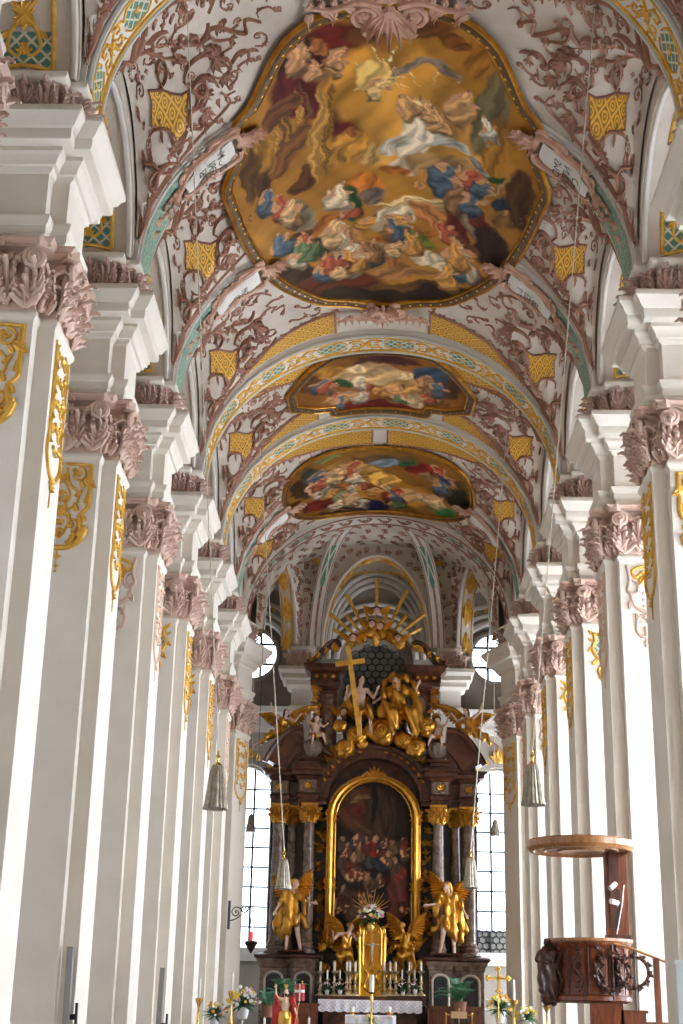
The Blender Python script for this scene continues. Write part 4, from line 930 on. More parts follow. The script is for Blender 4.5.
# apse ribs with green trellis, standing on the apse piers
for s in (-1, 1):
    def f(u, v, h, s=s):                                    # u 0..1 from impost to crown
        a = u*PI/2; x = s*(2.75-1.45*(1-math.cos(a))); z = SPR+4.75*math.sin(a); y = YA-.12-2.6*(1-math.cos(a))
        return Vector((x+v*1.0, y-h*math.cos(a), z-h*math.sin(a)))
    m = MB(); vs = []
    for k in range(17):
        w = .30
        for q in (-1, 1): vs.append(f(k/16, q*w, 0))
        for q in (1, -1): vs.append(f(k/16, q*w, -.25))
    m.add(vs, [(4*k+a, 4*k+(a+1) % 4, 4*k+4+(a+1) % 4, 4*k+4+a) for k in range(16) for a in range(4)])
    rb = m.build('apse_rib', MOULD, ap)
    patch(f, [(.38, -.16), (.72, -.16), (.72, .16), (.38, .16)], .03, .02, 'trellis_panel', GREENLAT, rb)
    r = Relief(f)
    for k in range(16): r.leaf(.03+k*.06, 0, (-1)**k*1.2, .05, .12)
    for v in (-.25, .25): r.stroke([(k/16, v) for k in range(17)], .02, k=1)
    r.build('rose_scrolls', ROSE, rb)['kind'] = 'stuff'
# vault over the apse
m = MB(); ys = [YC(6)+.55+(YA+.1-YC(6)-.55)*k/10 for k in range(11)]; vs = []
for k, y in enumerate(ys):
    for j in range(41):
        a = -PI/2+PI*j/40; vs.append((5.6*math.sin(a), y, SPR+4.85*math.cos(a)))
m.add(vs, [(41*k+j, 41*k+j+1, 41*k+j+42, 41*k+j+41) for k in range(10) for j in range(40)])
apv = structure(m.build('ceiling', VAULTP))
r = Relief(lambda u, v, h: Vector((5.6*math.sin(u/5.6), v, SPR+(4.83-h)*math.cos(u/5.6))))
for k in range(60):
    u = -5.6+11.2*k/59; y = 60.0+.75*(k*3 % 4); r.spiral(u, y, .17, k, 1.3, .028, (-1)**k); r.cluster(u+.12, y+.2, k*1.3, .2, 4)
r.build('stucco_scrollwork', ROSE, apv)
# apse piers
for s, sd in ((-1, 'left'), (1, 'right')):
    p = thing('apse_pier', 'white apse pier with stepped cornice on the %s, rising behind the high altar' % sd, 'pier', (s*3.28, YA+.35, 0))
    pl = [(-.43, -.45), (.43, -.45), (.43, .45), (-.43, .45)]
    MB().sweep(pl, [(.1, 0), (.1, 1), (0, 1.2), (0, 14.7)]).build('shaft', PLASTER, p, smooth=False)
    MB().sweep(pl, [(.02, 14.7), (.1, 14.8), (.1, 14.95), (.02, 15.0), (.02, 15.65), (.1, 15.75), (.25, 15.85), (.27, 16.05), (.45, 16.1), (.45, 16.3), (.6, 16.45), (.6, 16.6), (0, 16.75)]).build('cornice', PLASTER, p)
    MB().sweep(pl, [(0, 16.7), (0, 17.4), (.14, 17.46), (.16, 17.6), (0, 17.65)]).build('impost_block', PLASTER, p)
    lv = MB()
    for k in range(4): acanthus(lv, Vector((-.42+.28*k, -.46, 16.75)), Vector((0, -1, 0)), Vector((0, 0, 1)), Vector((1, 0, 0)), .15, .6, .4)
    for k in range(3):
        for q in (-1, 1): acanthus(lv, Vector((q*.51, -.3+.3*k, 16.75)), Vector((q, 0, 0)), Vector((0, 0, 1)), Vector((0, 1, 0)), .15, .6, .4)
    lv.build('impost_leaves', PINK, p)
# ambulatory: east wall with tall and round windows in recesses
def rarc(c, r, z, n=16): return [(c-r*math.cos(PI*k/n), z+r*math.sin(PI*k/n)) for k in range(n+1)]
mb = MB(); y0, y1 = YE-.8, YE
WC = [-5.88, 0, 5.68]; RR = 1.75; zsp = 18.05
for k in range(3):
    c = WC[k]
    for z_lo, z_hi, rad, zs_ in ((4.6, 14.4, 1.25, 11.8), (15.6, 24, RR, zsp)):
        A_ = rarc(c, rad, zs_)
        mb.prism(A_+[(c+2.67, zs_), (c+2.67, z_hi), (c-2.67, z_hi), (c-2.67, zs_)], lambda u, v, h: (u, y0+(y1-y0)*h, v))
        for a, b in ((c-2.67, c-rad), (c+rad, c+2.67)): mb.box((a, y0, z_lo), (b, y1, zs_))
    mb.box((c-2.67, y0, 14.4), (c+2.67, y1, 15.6)); mb.box((c-2.67, y0, 0), (c+2.67, y1, 4.6))
for a, b in ((-AX, -8.5), (8.3, AX), (-3.25, -2.6), (2.6, 3.05)): mb.box((a, y0, 0), (b, y1, 24))
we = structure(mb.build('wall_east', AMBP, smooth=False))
MB().box((-AX, YE+.75, 0), (AX, YE+.95, 24)).build('outer_face', AMBP, we, smooth=False)
b = MB()
for c in WC:
    for rr, yy, th in ((RR+.12, y0, .14), (RR+.5, y0-.02, .1), (RR+.95, y0, .12)): b.tube([(c-rr*math.cos(PI*k/20), yy-.02, zsp+rr*math.sin(PI*k/20)) for k in range(21)], th, 8)
b.build('recess_arch_moulding', MOULD, we)
b = MB(); b.box((-AX, YE-1.25, 14.5), (AX, YE-.79, 14.75)); b.box((-AX, YE-1.1, 14.75), (AX, YE-.79, 15.2)); b.box((-AX, YE-1.35, 15.2), (AX, YE-.79, 15.35)); b.box((-AX, YE-1.5, 15.35), (AX, YE-.79, 15.6)); b.box((-AX, YE-1.0, 4.35), (AX, YE-.79, 4.6))
b.build('wall_cornice', MOULD, we, smooth=False)
g = Relief(lambda u, v, h: Vector((u, y0-.03-h, v)))
for c in WC:
    for k in range(15):
        a = PI*(k+.5)/15; q = (c-(RR+.72)*math.cos(a), zsp+(RR+.72)*math.sin(a)); g.leaf(q[0], q[1], a, .3); g.blob(*q, .08)
    for k in range(9):                                       # crest over the tall windows
        a = PI*(k+.5)/9; g.leaf(c-1.45*math.cos(a), 11.8+1.45*math.sin(a), PI-a+(.4 if k % 2 else -.4), .4)
    g.cluster(c, 13.35, PI/2, .6, 5)
g.build('gilded_ornament', GOLDP, we)
wn = 40
for c in (WC[0], WC[2]):
    A_ = rarc(c, 1.12, 11.8)
    w = structure(MB().prism([(c-1.12, 4.95)]+A_+[(c+1.12, 4.95)], lambda u, v, h: (u, YE-.35+.05*h, v)).build('window_%d' % wn, PANE_C, smooth=False)); wn += 1
    f = MB()
    for k in range(1, 3): x = c-1.12+2.24*k/3; f.box((x-.045, YE-.42, 4.9), (x+.045, YE-.33, 11.8+math.sqrt(1.12**2-(x-c)**2)))
    for k in range(1, 9): f.box((c-1.12, YE-.42, 4.95+.87*k-.035), (c+1.12, YE-.33, 4.95+.87*k+.035))
    f.build('glazing_bars', IRON, w, smooth=False)
    f = MB(); f.tube([(c-1.17, YE-.4, 4.9)]+[(u, YE-.4, v) for u, v in rarc(c, 1.17, 11.8)]+[(c+1.17, YE-.4, 4.9)], .07, 6); f.box((c-1.3, YE-.9, 4.6), (c+1.3, YE-.3, 4.9)); f.build('window_frame', MOULD, w)
    ro = structure(MB().lathe([(0, 0), (1.2, 0), (1.2, .05), (0, .05)], 36, (0, 0, 0), Matrix.Translation((c, YE-.3, 18.3)) @ Matrix.Rotation(PI/2, 4, 'X')).build('window_%d' % wn, PANE_C, smooth=False)); wn += 1
    f = MB()
    for q in (-.4, .4): f.box((c+q-.05, YE-.47, 18.3-1.1), (c+q+.05, YE-.38, 18.3+1.1)); f.box((c-1.1, YE-.47, 18.3+q*1.2-.05), (c+1.1, YE-.38, 18.3+q*1.2+.05))
    f.build('glazing_bars', IRON, ro, smooth=False)
    f = MB(); f.tube([(c+1.25*math.cos(PI*k/18), YE-.4, 18.3+1.25*math.sin(PI*k/18)) for k in range(37)], .12, 8); f.build('window_frame', AMBP, ro)
    bk = MB(); bk.prism([(c-RR, 15.6)]+rarc(c, RR, zsp)+[(c+RR, 15.6)], lambda u, v, h: (u, YE-.28+.05*h, v)); bk.prism([(c-1.25, 4.6)]+rarc(c, 1.25, 11.8)+[(c+1.25, 4.6)], lambda u, v, h: (u, YE-.25+.05*h, v)); bk.build('window_reveal', AMBP, ro, smooth=False)
bk = MB(); bk.prism([(-RR, 15.6)]+rarc(0, RR, zsp)+[(RR, 15.6)], lambda u, v, h: (u, YE-.28+.05*h, v)); bk.prism([(-1.25, 4.6)]+rarc(0, 1.25, 11.8)+[(1.25, 4.6)], lambda u, v, h: (u, YE-.25+.05*h, v)); bk.build('blind_recess', AMBP, we, smooth=False)
# ambulatory vaults: three barrels with a white gold-rimmed panel
for c, hw in ((0, 2.6), (-5.6, 2.7), (5.5, 2.7)):
    zs_, ri = 18.6, 3.6; m = MB()
    f = lambda u, v, h, c=c, hw=hw: Vector((c+(hw-h)*math.sin(u), v, zs_+(ri-h)*math.cos(u)))
    ys = [YA+.72, 64, 65, 66, YE-.75]; N = 24
    m.add([f(-PI/2+PI*j/N, y, 0) for y in ys for j in range(N+1)], [((N+1)*k+j, (N+1)*k+j+1, (N+1)*(k+1)+j+1, (N+1)*(k+1)+j) for k in range(len(ys)-1) for j in range(N)])
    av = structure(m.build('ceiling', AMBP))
    P = [(.62*math.cos(2*PI*k/40)*(1+.16*math.cos(8*PI*k/40)), 64.7+1.0*math.sin(2*PI*k/40)*(1+.12*math.cos(8*PI*k/40))) for k in range(40)]
    patch(f, P, .05, .04, 'white_panel', PLASTER, av)
    g = Relief(lambda u, v, h: f(u/2.9, v, h)); g.stroke([(p[0]*2.9, p[1]) for p in P], .08, k=1, closed=True, h=.8); g.build('gilded_border', GOLDP, av)
    m = MB()
    for yy, dr in ((65.9, .12), (66.25, .3), (66.55, .5)): m.tube([f(-PI/2+PI*j/24, yy, dr) for j in range(25)], .14, 8)
    m.build('arch_moulding', MOULD, av)
    r = Relief(lambda u, v, h: f(u/2.9, v, h))
    for k in range(14): r.spiral(-3.6+.55*k, 63.75+(k % 2)*.2, .18, k, 1.2, .03, (-1)**k); r.leaf(-3.5+.55*k, 65.6, k, .3)
    r.build('rose_scrolls', ROSE, av)
# upper walls closing the ambulatory above the aisles
for s in (-1, 1):
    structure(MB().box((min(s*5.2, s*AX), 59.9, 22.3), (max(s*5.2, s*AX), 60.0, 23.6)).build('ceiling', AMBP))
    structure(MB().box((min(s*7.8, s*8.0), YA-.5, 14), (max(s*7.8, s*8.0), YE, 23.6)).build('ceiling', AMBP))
# ------------------------------------------------------------------ high altar
REDM = marble_mat('red_brown_marble', (.022, .007, .004), (.075, .022, .010), (.15, .05, .022), 1.6, .3)
DARKM = marble_mat('dark_marble', (.005, .003, .003), (.012, .006, .005), (.03, .014, .01), 2, .35)
GREYM = marble_mat('grey_brown_marble', (.09, .05, .033), (.17, .11, .08), (.28, .20, .15), 2.2, .25)
PALEM = marble_mat('pale_marble', (.30, .22, .16), (.42, .33, .25), (.52, .43, .34), 2.0, .3)
NICHE = mat('black_niche', (.008, .007, .007), .35)
YAL = 60.6
def AXZ(px, py, Y=YAL): p = at(px, py, Y); return p.x, p.z
XC = -.03
alt = thing('high_altar', 'towering red-brown marble high altar with gilded columns, frame and gable in the choir', 'altar', (XC, YAL, 0))
def L(x0, y0, z0, x1, y1, z1, m): m.box((x0, y0, z0), (x1, y1, z1))
def plan_ress(x0, x1, yb, yf): return [(x0, yf), (x1, yf), (x1, yb), (x0, yb)]
def part(name, m, mt, smooth=True, parent=alt): return m.build(name, mt, parent, smooth=smooth)
# back panels, dark
m = MB(); L(-2.9, .55, 0, 2.9, 1.0, 12.2, m); L(-4.3, .6, 0, -2.6, 1.0, 11.5, m); L(2.6, .6, 0, 4.3, 1.0, 11.5, m); part('back_wall', m, DARKM, False)
# pedestals: inner and outer blocks each side
PED = [(-2.2, 2.0), (-3.2, 2.0)]
for s, sd in ((-1, 'l'), (1, 'r')):
    def xs(a, b): return (min(s*a, s*b), max(s*a, s*b))
    pd = MB()
    for a, b, yf in ((2.25, 3.15, -.75), (3.35, 4.45, -.35)):
        x0, x1 = xs(a, b)
        pd.sweep(plan_ress(x0, x1, .6, yf), [(.14, 0), (.14, .5), (.08, .6), (0, .75), (0, 3.85), (.05, 3.9), (.05, 4.0), (.14, 4.12), (.14, 4.22), (.02, 4.26), (0, 4.34)])
    x0, x1 = xs(1.9, 4.4); pd.box((x0, -.2, 0), (x1, .6, 4.2)); P = part('pedestal', pd, PALEM if 0 else GREYM)
    ld = MB()
    for a, b, yf in ((2.25, 3.15, -.75), (3.35, 4.45, -.35)):
        x0, x1 = xs(a, b); ld.sweep(plan_ress(x0, x1, .6, yf), [(.16, 4.20), (.24, 4.26), (.24, 4.34), (.18, 4.38), (.1, 4.42)])
    x0, x1 = xs(1.9, 4.5); ld.box((x0, -.35, 4.2), (x1, .6, 4.4)); ld.build('pedestal_ledge', REDM, P)
    for a, b, yf in ((2.38, 3.02, -.75), (3.55, 4.25, -.35)):
        x0, x1 = xs(a, b); nm = MB(); c = (x0+x1)/2; w = (x1-x0)/2
        nm.prism([(x0, 2.3)]+[(c-w*math.cos(PI*k/8), 3.45+.25*math.sin(PI*k/8)) for k in range(9)]+[(x1, 2.3)], lambda u, v, h: (u, yf-.02-.02*h, v)); nm.build('niche_panel', NICHE, P)
        fr = Relief(lambda u, v, h: Vector((u, yf-.02-h, v))); fr.stroke([(x0, 2.3)]+[(c-w*math.cos(PI*k/8), 3.45+.25*math.sin(PI*k/8)) for k in range(9)]+[(x1, 2.3)], .06, k=1, closed=True); fr.build('niche_rim', PALEM, P)
        low = Relief(lambda u, v, h: Vector((u, yf-.02-h, v))); low.stroke([(x0, .9), (x1, .9), (x1, 1.9), (x0, 1.9)], .05, k=1, closed=True); low.build('lower_panel', REDM, P)
    # columns
    for xo, yo, r in ((2.64, -.4, .24), (3.9, 0, .27), (3.38, .35, .2)):
        c = MB(); cx, cy = s*xo, yo
        c.lathe([(r*1.55, 4.42), (r*1.55, 4.55), (r*1.3, 4.6), (r*1.42, 4.72), (r*1.15, 4.8), (r*1.25, 4.88), (r*1.02, 4.95), (r*1.04, 6.5), (r, 8), (r*.88, 9.85), (r*.98, 9.9), (r*.9, 9.97)], 24, (cx, cy, 0)); c.box((cx-r*1.6, cy-r*1.6, 4.36), (cx+r*1.6, cy+r*1.6, 4.46))
        co = part('column', c, GREYM)
        k_ = MB(); k_.lathe([(r*.88, 9.95), (r*.95, 10.2), (r*1.15, 10.55), (r*1.5, 10.7)], 16, (cx, cy, 0))
        for q in range(8):
            a = 2*PI*q/8; o = Vector((math.cos(a), math.sin(a), 0)); sd_ = Vector((o.y, -o.x, 0)); b_ = Vector((cx, cy, 0))+o*r*.85
            acanthus(k_, b_+Vector((0, 0, 9.95)), o, Vector((0, 0, 1)), sd_, .12, .42, .4, 2); a += PI/8; o = Vector((math.cos(a), math.sin(a), 0)); acanthus(k_, Vector((cx, cy, 10.1))+o*r*.9, o, Vector((0, 0, 1)), Vector((o.y, -o.x, 0)), .1, .5, .45, 2)
        for q in range(4):
            a = PI/4+PI/2*q; o = Vector((math.cos(a), math.sin(a), 0)); k_.ell(Vector((cx, cy, 10.58))+o*r*1.6, (.1, .1, .1), 8, 5)
        k_.box((cx-r*1.45, cy-r*1.45, 10.68), (cx+r*1.45, cy+r*1.45, 10.78)); k_.build('gilded_capital', AGOLD, co)
    # entablature in ressauts
    e = MB(); prof = [(.0, 10.78), (.0, 10.95), (.05, 10.98), (.05, 11.12), (.1, 11.16), (.02, 11.2), (.02, 11.78), (.08, 11.84), (.12, 11.92), (.26, 11.98), (.28, 12.12), (.38, 12.2), (.38, 12.28), (.05, 12.34)]
    for a, b, yf, yb in ((2.35, 3.1, -.8, .7), (3.55, 4.25, -.4, .7), (3.0, 3.7, -.15, .7), (1.95, 2.4, -.3, .7)):
        x0, x1 = xs(a, b); e.sweep(plan_ress(x0, x1, yb, yf), prof)
    E_ = part('entablature', e, REDM)
    fr = MB()
    for a, b, yf in ((2.4, 3.05, -.83), (3.6, 4.2, -.43)):
        x0, x1 = xs(a, b); fr.box((x0, yf-.01, 11.24), (x1, yf+.05, 11.76))
    fr.build('frieze_panel', GREYM, E_, smooth=False)
    g = Relief(lambda u, v, h: Vector((u, -.85-h, v))); g.rosette(s*2.72, 11.5, .22, 8)
    g2 = Relief(lambda u, v, h: Vector((u, -.45-h, v))); g2.rosette(s*3.9, 11.5, .2, 8); g.m.add([], [])
    g.build('gilded_star', AGOLD, E_); g2.build('gilded_star', AGOLD, E_)
    # curved outer gable volute, where an angel kneels
    v = MB(); pts = [(4.55, 12.4), (4.3, 12.9), (3.95, 13.45), (3.5, 13.85), (3.0, 13.95)]; P3 = sp2(pts, 4)
    n = len(P3); vs = []
    for (x, z) in P3:
        for y, dz in ((-.75, 0), (-.75, .3), (.3, .3), (.3, 0)): vs.append((s*(x if dz else max(2.95, x-.75)), y, (z+dz if dz else max(12.3, z-.5))))
    v.add(vs, [(4*i+a, 4*i+(a+1) % 4, 4*i+4+(a+1) % 4, 4*i+4+a) for i in range(n-1) for a in range(4)]+[(0, 1, 2, 3), (4*n-1, 4*n-2, 4*n-3, 4*n-4)])
    v.box((min(s*3.0, s*3.35), -.6, 12.3), (max(s*3.0, s*3.35), .2, 13.2)); x0, x1 = xs(3.4, 4.2); v.box((x0, -.45, 12.3), (x1, .2, 12.75))
    v.tube([(s*x, -.78, z+.14) for x, z in P3], .12, 8)
    part('curved_gable', v, REDM)
    # inner plinth with fluted urn where a putto sits
    u = MB(); x0, x1 = xs(2.3, 3.05); u.sweep(plan_ress(x0, x1, .3, -.7), [(.1, 12.3), (.1, 12.45), (0, 12.5), (0, 12.62), (.12, 12.68), (.12, 12.76), (0, 12.8)]); part('urn_plinth', u, REDM)
    u = MB(); u.lathe([(.28, 12.8), (.2, 12.86), (.3, 12.95), (.47, 13.15), (.5, 13.35), (.42, 13.52), (.2, 13.6), (0, 13.62)], 48, (s*2.68, -.3, 0), flute=.06, nf=12); part('fluted_urn', u, marble_mat('brown_grey_stone', (.10, .07, .05), (.18, .13, .10), (.26, .20, .15), 3, .5))
    # upper storey pilaster and gilded drapery strip
    q = MB(); x0, x1 = xs(1.62, 2.35); q.sweep(plan_ress(x0, x1, .7, -.05), [(.06, 12.5), (.06, 13.0), (0, 13.1), (0, 16.0), (.06, 16.05), (.06, 16.2)])
    up = part('upper_pilaster', q, REDM)
    q = MB(); x0, x1 = xs(1.78, 2.1); q.box((x0, -.14, 13.3), (x1, -.05, 15.8)); q.build('pale_inlay', GREYM, up, smooth=False)
    g = Relief(lambda u_, v_, h: Vector((u_, -.1-h, v_)))
    for k in range(8): g.leaf(s*1.94, 15.6-.27*k, -PI/2+(-1)**k*.3, .26, .08)
    for k in range(16): g.leaf(s*2.5+.08*math.sin(k*2.1), 16.1-.19*k, -PI/2+(-1)**k*1.0, .3); g.blob(s*2.5+.1*math.cos(k*1.7), 16.0-.19*k, .07)
    g.build('gilded_drapery', DGOLD, up)
    # s-shaped side scroll
    vol = Relief(lambda u_, v_, h: Vector((u_, -.2-h*1.5, v_))); vol.stroke([(s*2.3, 14.6), (s*2.45, 14.0), (s*2.3, 13.4), (s*1.85, 13.0)], .16, .12); vol.build('side_scroll', GREYM, up)
    q = MB(); x0, x1 = xs(1.55, 2.75); q.sweep(plan_ress(x0, x1, .7, -.2), [(0, 16.2), (0, 16.35), (.04, 16.4), (.02, 16.45), (.02, 16.75), (.1, 16.82), (.2, 16.88), (.22, 17.0), (.3, 17.08), (.3, 17.14), (0, 17.2)]); ue = part('upper_entablature', q, REDM)
    g = Relief(lambda u_, v_, h: Vector((u_, -.24-h, v_)))
    for k in range(3): g.rosette(s*(1.8+.35*k), 16.6, .12, 5)
    g.build('gilded_rosettes', AGOLD, ue)
    q = MB(); pts = sp2([(2.95, 17.2), (2.6, 17.35), (2.3, 17.75), (1.95, 18.15), (1.6, 18.15), (1.55, 17.9)], 4); n = len(pts); vs = []
    for x, z in pts:
        for y, dz in ((-.3, -.1), (-.3, .16), (.4, .16), (.4, -.1)): vs.append((s*x, y, z+dz))
    q.add(vs, [(4*i+a, 4*i+(a+1) % 4, 4*i+4+(a+1) % 4, 4*i+4+a) for i in range(n-1) for a in range(4)]+[(0, 1, 2, 3), (4*n-1, 4*n-2, 4*n-3, 4*n-4)]); q.tube([(s*x, -.32, z+.05) for x, z in pts], .09, 8)
    gb = part('upper_gable_scroll', q, REDM)
    g = Relief(lambda u_, v_, h: Vector((u_, -.42-h, v_)))
    for k in range(7): g.leaf(s*(2.7-.17*k), 17.3+.11*k, PI/2+(-1)**k*.8, .26)
    g.spiral(s*1.75, 17.9, .2, 0, 1.4, .05, s); g.build('gilded_leaf_trail', AGOLD, gb)['kind'] = 'stuff'
# plinth zone of the upper storey and arched gable over the painting
m = MB(); L(-2.0, -.1, 12.9, 2.0, .6, 13.2, m); part('upper_plinth', m, REDM)
m = MB(); N = 28
def archband(m, r0, r1, y0, y1, zc, a0=.05, cx=0):
    vs = []
    for k in range(N+1):
        a = a0*PI+(1-2*a0)*PI*k/N
        for r, y in ((r0, y0), (r1, y0), (r1, y1), (r0, y1)): vs.append((cx-r*math.cos(a), y, zc+r*math.sin(a)))
    m.add(vs, [(4*i+a, 4*i+(a+1) % 4, 4*i+4+(a+1) % 4, 4*i+4+a) for i in range(N) for a in range(4)]+[(0, 1, 2, 3), (4*N+3, 4*N+2, 4*N+1, 4*N)])
archband(m, 1.98, 2.35, -.45, .6, 10.95, .02); archband(m, 2.3, 2.48, -.6, .6, 10.95, .02); archband(m, 1.9, 2.03, -.55, .6, 10.95, .02)
m.prism([(-2.2, 10.9)]+rarc(0, 2.2, 10.9, 20)+[(2.2, 10.9)], lambda u, v, h: (u, .35+.2*h, v))
part('arched_gable', m, REDM)
m = MB(); m.box((-1.35, .45, 13.2), (1.35, .6, 16.9)); m.prism([(-1.35, 16.9)]+rarc(0, 1.35, 16.9, 12)+[(1.35, 16.9)], lambda u, v, h: (u, .45+.15*h, v)); HW = part('honeycomb_window', m, mat('dark_leaded_glass', (.10, .12, .12), .3), False)
m = MB(); rr = .2
for i in range(-4, 5):
    for j in range(17):
        cx, cz = i*rr*1.732+(rr*.866 if j % 2 else 0), 13.3+j*rr*1.5
        if abs(cx) > 1.25 or (cz > 16.9 and math.hypot(cx, cz-16.9) > 1.25): continue
        m.tube([(cx+rr*math.sin(PI*k/3), .44, cz+rr*math.cos(PI*k/3)) for k in range(7)], .022, 4)
m.build('lead_cames', IRON, HW)['kind'] = 'stuff'
# gilded picture frame
g = Relief(lambda u, v, h: Vector((u, -.22-h, v)))
zs = 10.25; RI = 1.75
fp = [(-RI, 5.0), (-RI, 7), (-RI, zs)]+[(-RI*math.cos(PI*k/16), zs+RI*1.0*math.sin(PI*k/16)) for k in range(1, 16)]+[(RI, zs), (RI, 7), (RI, 5.0)]
g.stroke(fp, .13, k=1, h=.7); g.stroke([(x*1.08, z+(.12 if z > zs else 0)) for x, z in fp], .045, k=1); g.stroke([(x*.9, z-(.15 if z > zs else 0)) for x, z in fp], .04, k=1)
for s in (-1, 1):
    for zz in (zs, 7.3, 5.1):
        g.cluster(s*RI, zz, PI/2, .42, 5); g.cluster(s*RI, zz, -PI/2, .42, 5); g.blob(s*RI, zz, .16); g.spiral(s*(RI+.1), zz+.2, .16, 0, 1.3, .05, s)
    for k in range(10): g.leaf(s*RI, 5.5+.45*k, PI/2+(-1)**k*.5, .3, .08)
for k in range(7): g.leaf(0, 11.95, PI/2+(k-3)*.4, .62-.06*abs(k-3), .13)
for s in (-1, 1): g.spiral(s*.32, 12.0, .2, PI/2, 1.5, .06, -s); g.spiral(s*.6, 11.85, .13, PI/2, 1.3, .05, -s)
g.blob(0, 12.1, .2); g.stroke([(-RI, 5.0), (-.8, 4.9), (0, 5.05), (.8, 4.9), (RI, 5.0)], .12)
for s in (-1, 1):
    for k in range(6): g.leaf(s*(RI+.1-.12*k), 4.9-.12*k, PI/2+s*(-.9+.3*k), .5, .14)
part('gilded_frame', g.m, AGOLD)
# altar painting (dark group of figures round a red-robed central figure)
pw = thing('altar_painting', 'dark arched altar painting of a crowd round a red robed figure', 'painting', (XC, YAL, 0))
fnp = lambda u, v, h: Vector((u, -.12, v))
rng = random.Random(3)
B = [(0, 8, .3, 0, 0, .3, .022, .012, .008)]
def E_(cx, cz, rx, rz, col, an=0):
    c, s_ = math.cos(an), math.sin(an); B.append((cx, cz, c/rx, s_/rx, -s_/rz, c/rz, *col))
E_(-.5, 10.6, 1.0, 1.0, (.10, .035, .015)); E_(.1, 10.4, .5, 1.2, (.07, .04, .02)); E_(0, 10.8, .12, 1.0, (.01, .008, .008)); E_(.75, 10.2, .16, 1.0, (.05, .03, .018))
E_(-.55, 11.05, .4, .12, (.22, .12, .05), .3); E_(-.7, 10.5, .3, .22, (.14, .02, .015)); E_(-.55, 9.9, .6, .1, (.13, .06, .03), -.7)
E_(.1, 8.9, .36, .48, (.30, .02, .012)); E_(.08, 9.42, .11, .15, (.5, .28, .18)); E_(-.1, 8.4, .25, .35, (.05, .07, .05)); E_(.25, 8.3, .3, .4, (.03, .04, .07))
E_(1.0, 7.0, .38, 1.1, (.16, .045, .03)); E_(1.05, 7.9, .3, .3, (.25, .04, .03)); E_(-.95, 8.0, .35, .5, (.20, .13, .08), .5); E_(-.4, 7.9, .3, .14, (.35, .2, .12), -.5); E_(-1.1, 6.7, .4, .5, (.10, .05, .03)); E_(-.5, 6.2, .7, .35, (.14, .09, .06), .4); E_(.3, 6.5, .5, .4, (.05, .02, .02))
for x, z, c in ((-1.3, 9.3, .3), (-1.05, 9.0, .4), (-.8, 9.4, .4), (-.55, 8.95, .35), (-.3, 9.25, .3), (.55, 9.3, .35), (.8, 9.15, .3), (1.15, 9.25, .4), (1.35, 8.9, .25), (-1.25, 8.5, .3), (.6, 8.7, .35), (-.8, 8.5, .4), (-.2, 7.6, .3), (-1.2, 7.3, .28), (.9, 8.4, .4), (.2, 7.7, .3)):
    E_(x, z-.28, .22, .28, rng.choice([(.14, .03, .02), (.09, .06, .04), (.05, .05, .04), (.16, .09, .05)])); E_(x, z, .09, .12, (c, c*.55, c*.35))
patch(fnp, [(-RI, 5.0)]+[(x, z) for x, z in fp[2:-2]]+[(RI, 5.0)], .06, 0, 'painted_canvas', PAINT, pw, painter(B, [(0, 8.4, 1.5, 1.0, 9, .3, [(.12, .05, .03), (.16, .03, .02), (.07, .06, .04)]), (0, 6.6, 1.4, .9, 7, .34, [(.10, .05, .03), (.12, .03, .02)])], .5))
m = MB(); m.box((-RI-.1, -.1, 4.9), (RI+.1, .5, 10.2)); m.build('canvas_backing', DARKM, pw, smooth=False)

R_ = random.Random(9); g = Relief(lambda u, v, h: Vector((u, -.62-h, v)))
for s in (-1, 1):
    for k in range(7): a = PI*(.12+.05*k); g.leaf(s*(-2.17*math.cos(a)*-1), 10.95+2.17*math.sin(a), a+PI/2, .2)
g.build('gilded_gable_leaves', DGOLD, alt)['kind'] = 'stuff'
g = Relief(lambda u, v, h: Vector((u, -.1-h, v)))
for s in (-1, 1):
    for k in range(26): g.cluster(s*(2.42+.22*R_.random()), 13.2+3.0*R_.random(), R_.uniform(0, 6), .24, 4)
    for k in range(14): g.spiral(s*(1.55+.5*R_.random()), 12.8+.6*R_.random(), .12, R_.uniform(0, 6), 1.2, .04)
g.build('gilded_upper_carving', DGOLD, alt)['kind'] = 'stuff'
g = Relief(lambda u, v, h: Vector((u, .5-h, v)))
for s in (-1, 1):
    for k in range(30): g.cluster(s*(2.1+.2*R_.random()), 5.2+6*R_.random(), PI/2+R_.uniform(-1, 1), .26, 3)
g.build('gilded_side_carving', DGOLD, alt)['kind'] = 'stuff'
def zsq(z): return 4.4+(z-4.4)*.93 if z > 4.4 else z
seen = set()
def squash(o):
    if o.type == 'MESH' and o.data.name not in seen:
        seen.add(o.data.name)
        for v in o.data.vertices: v.co.z = zsq(v.co.z)
    for c in o.children: squash(c)
squash(alt); squash(pw)
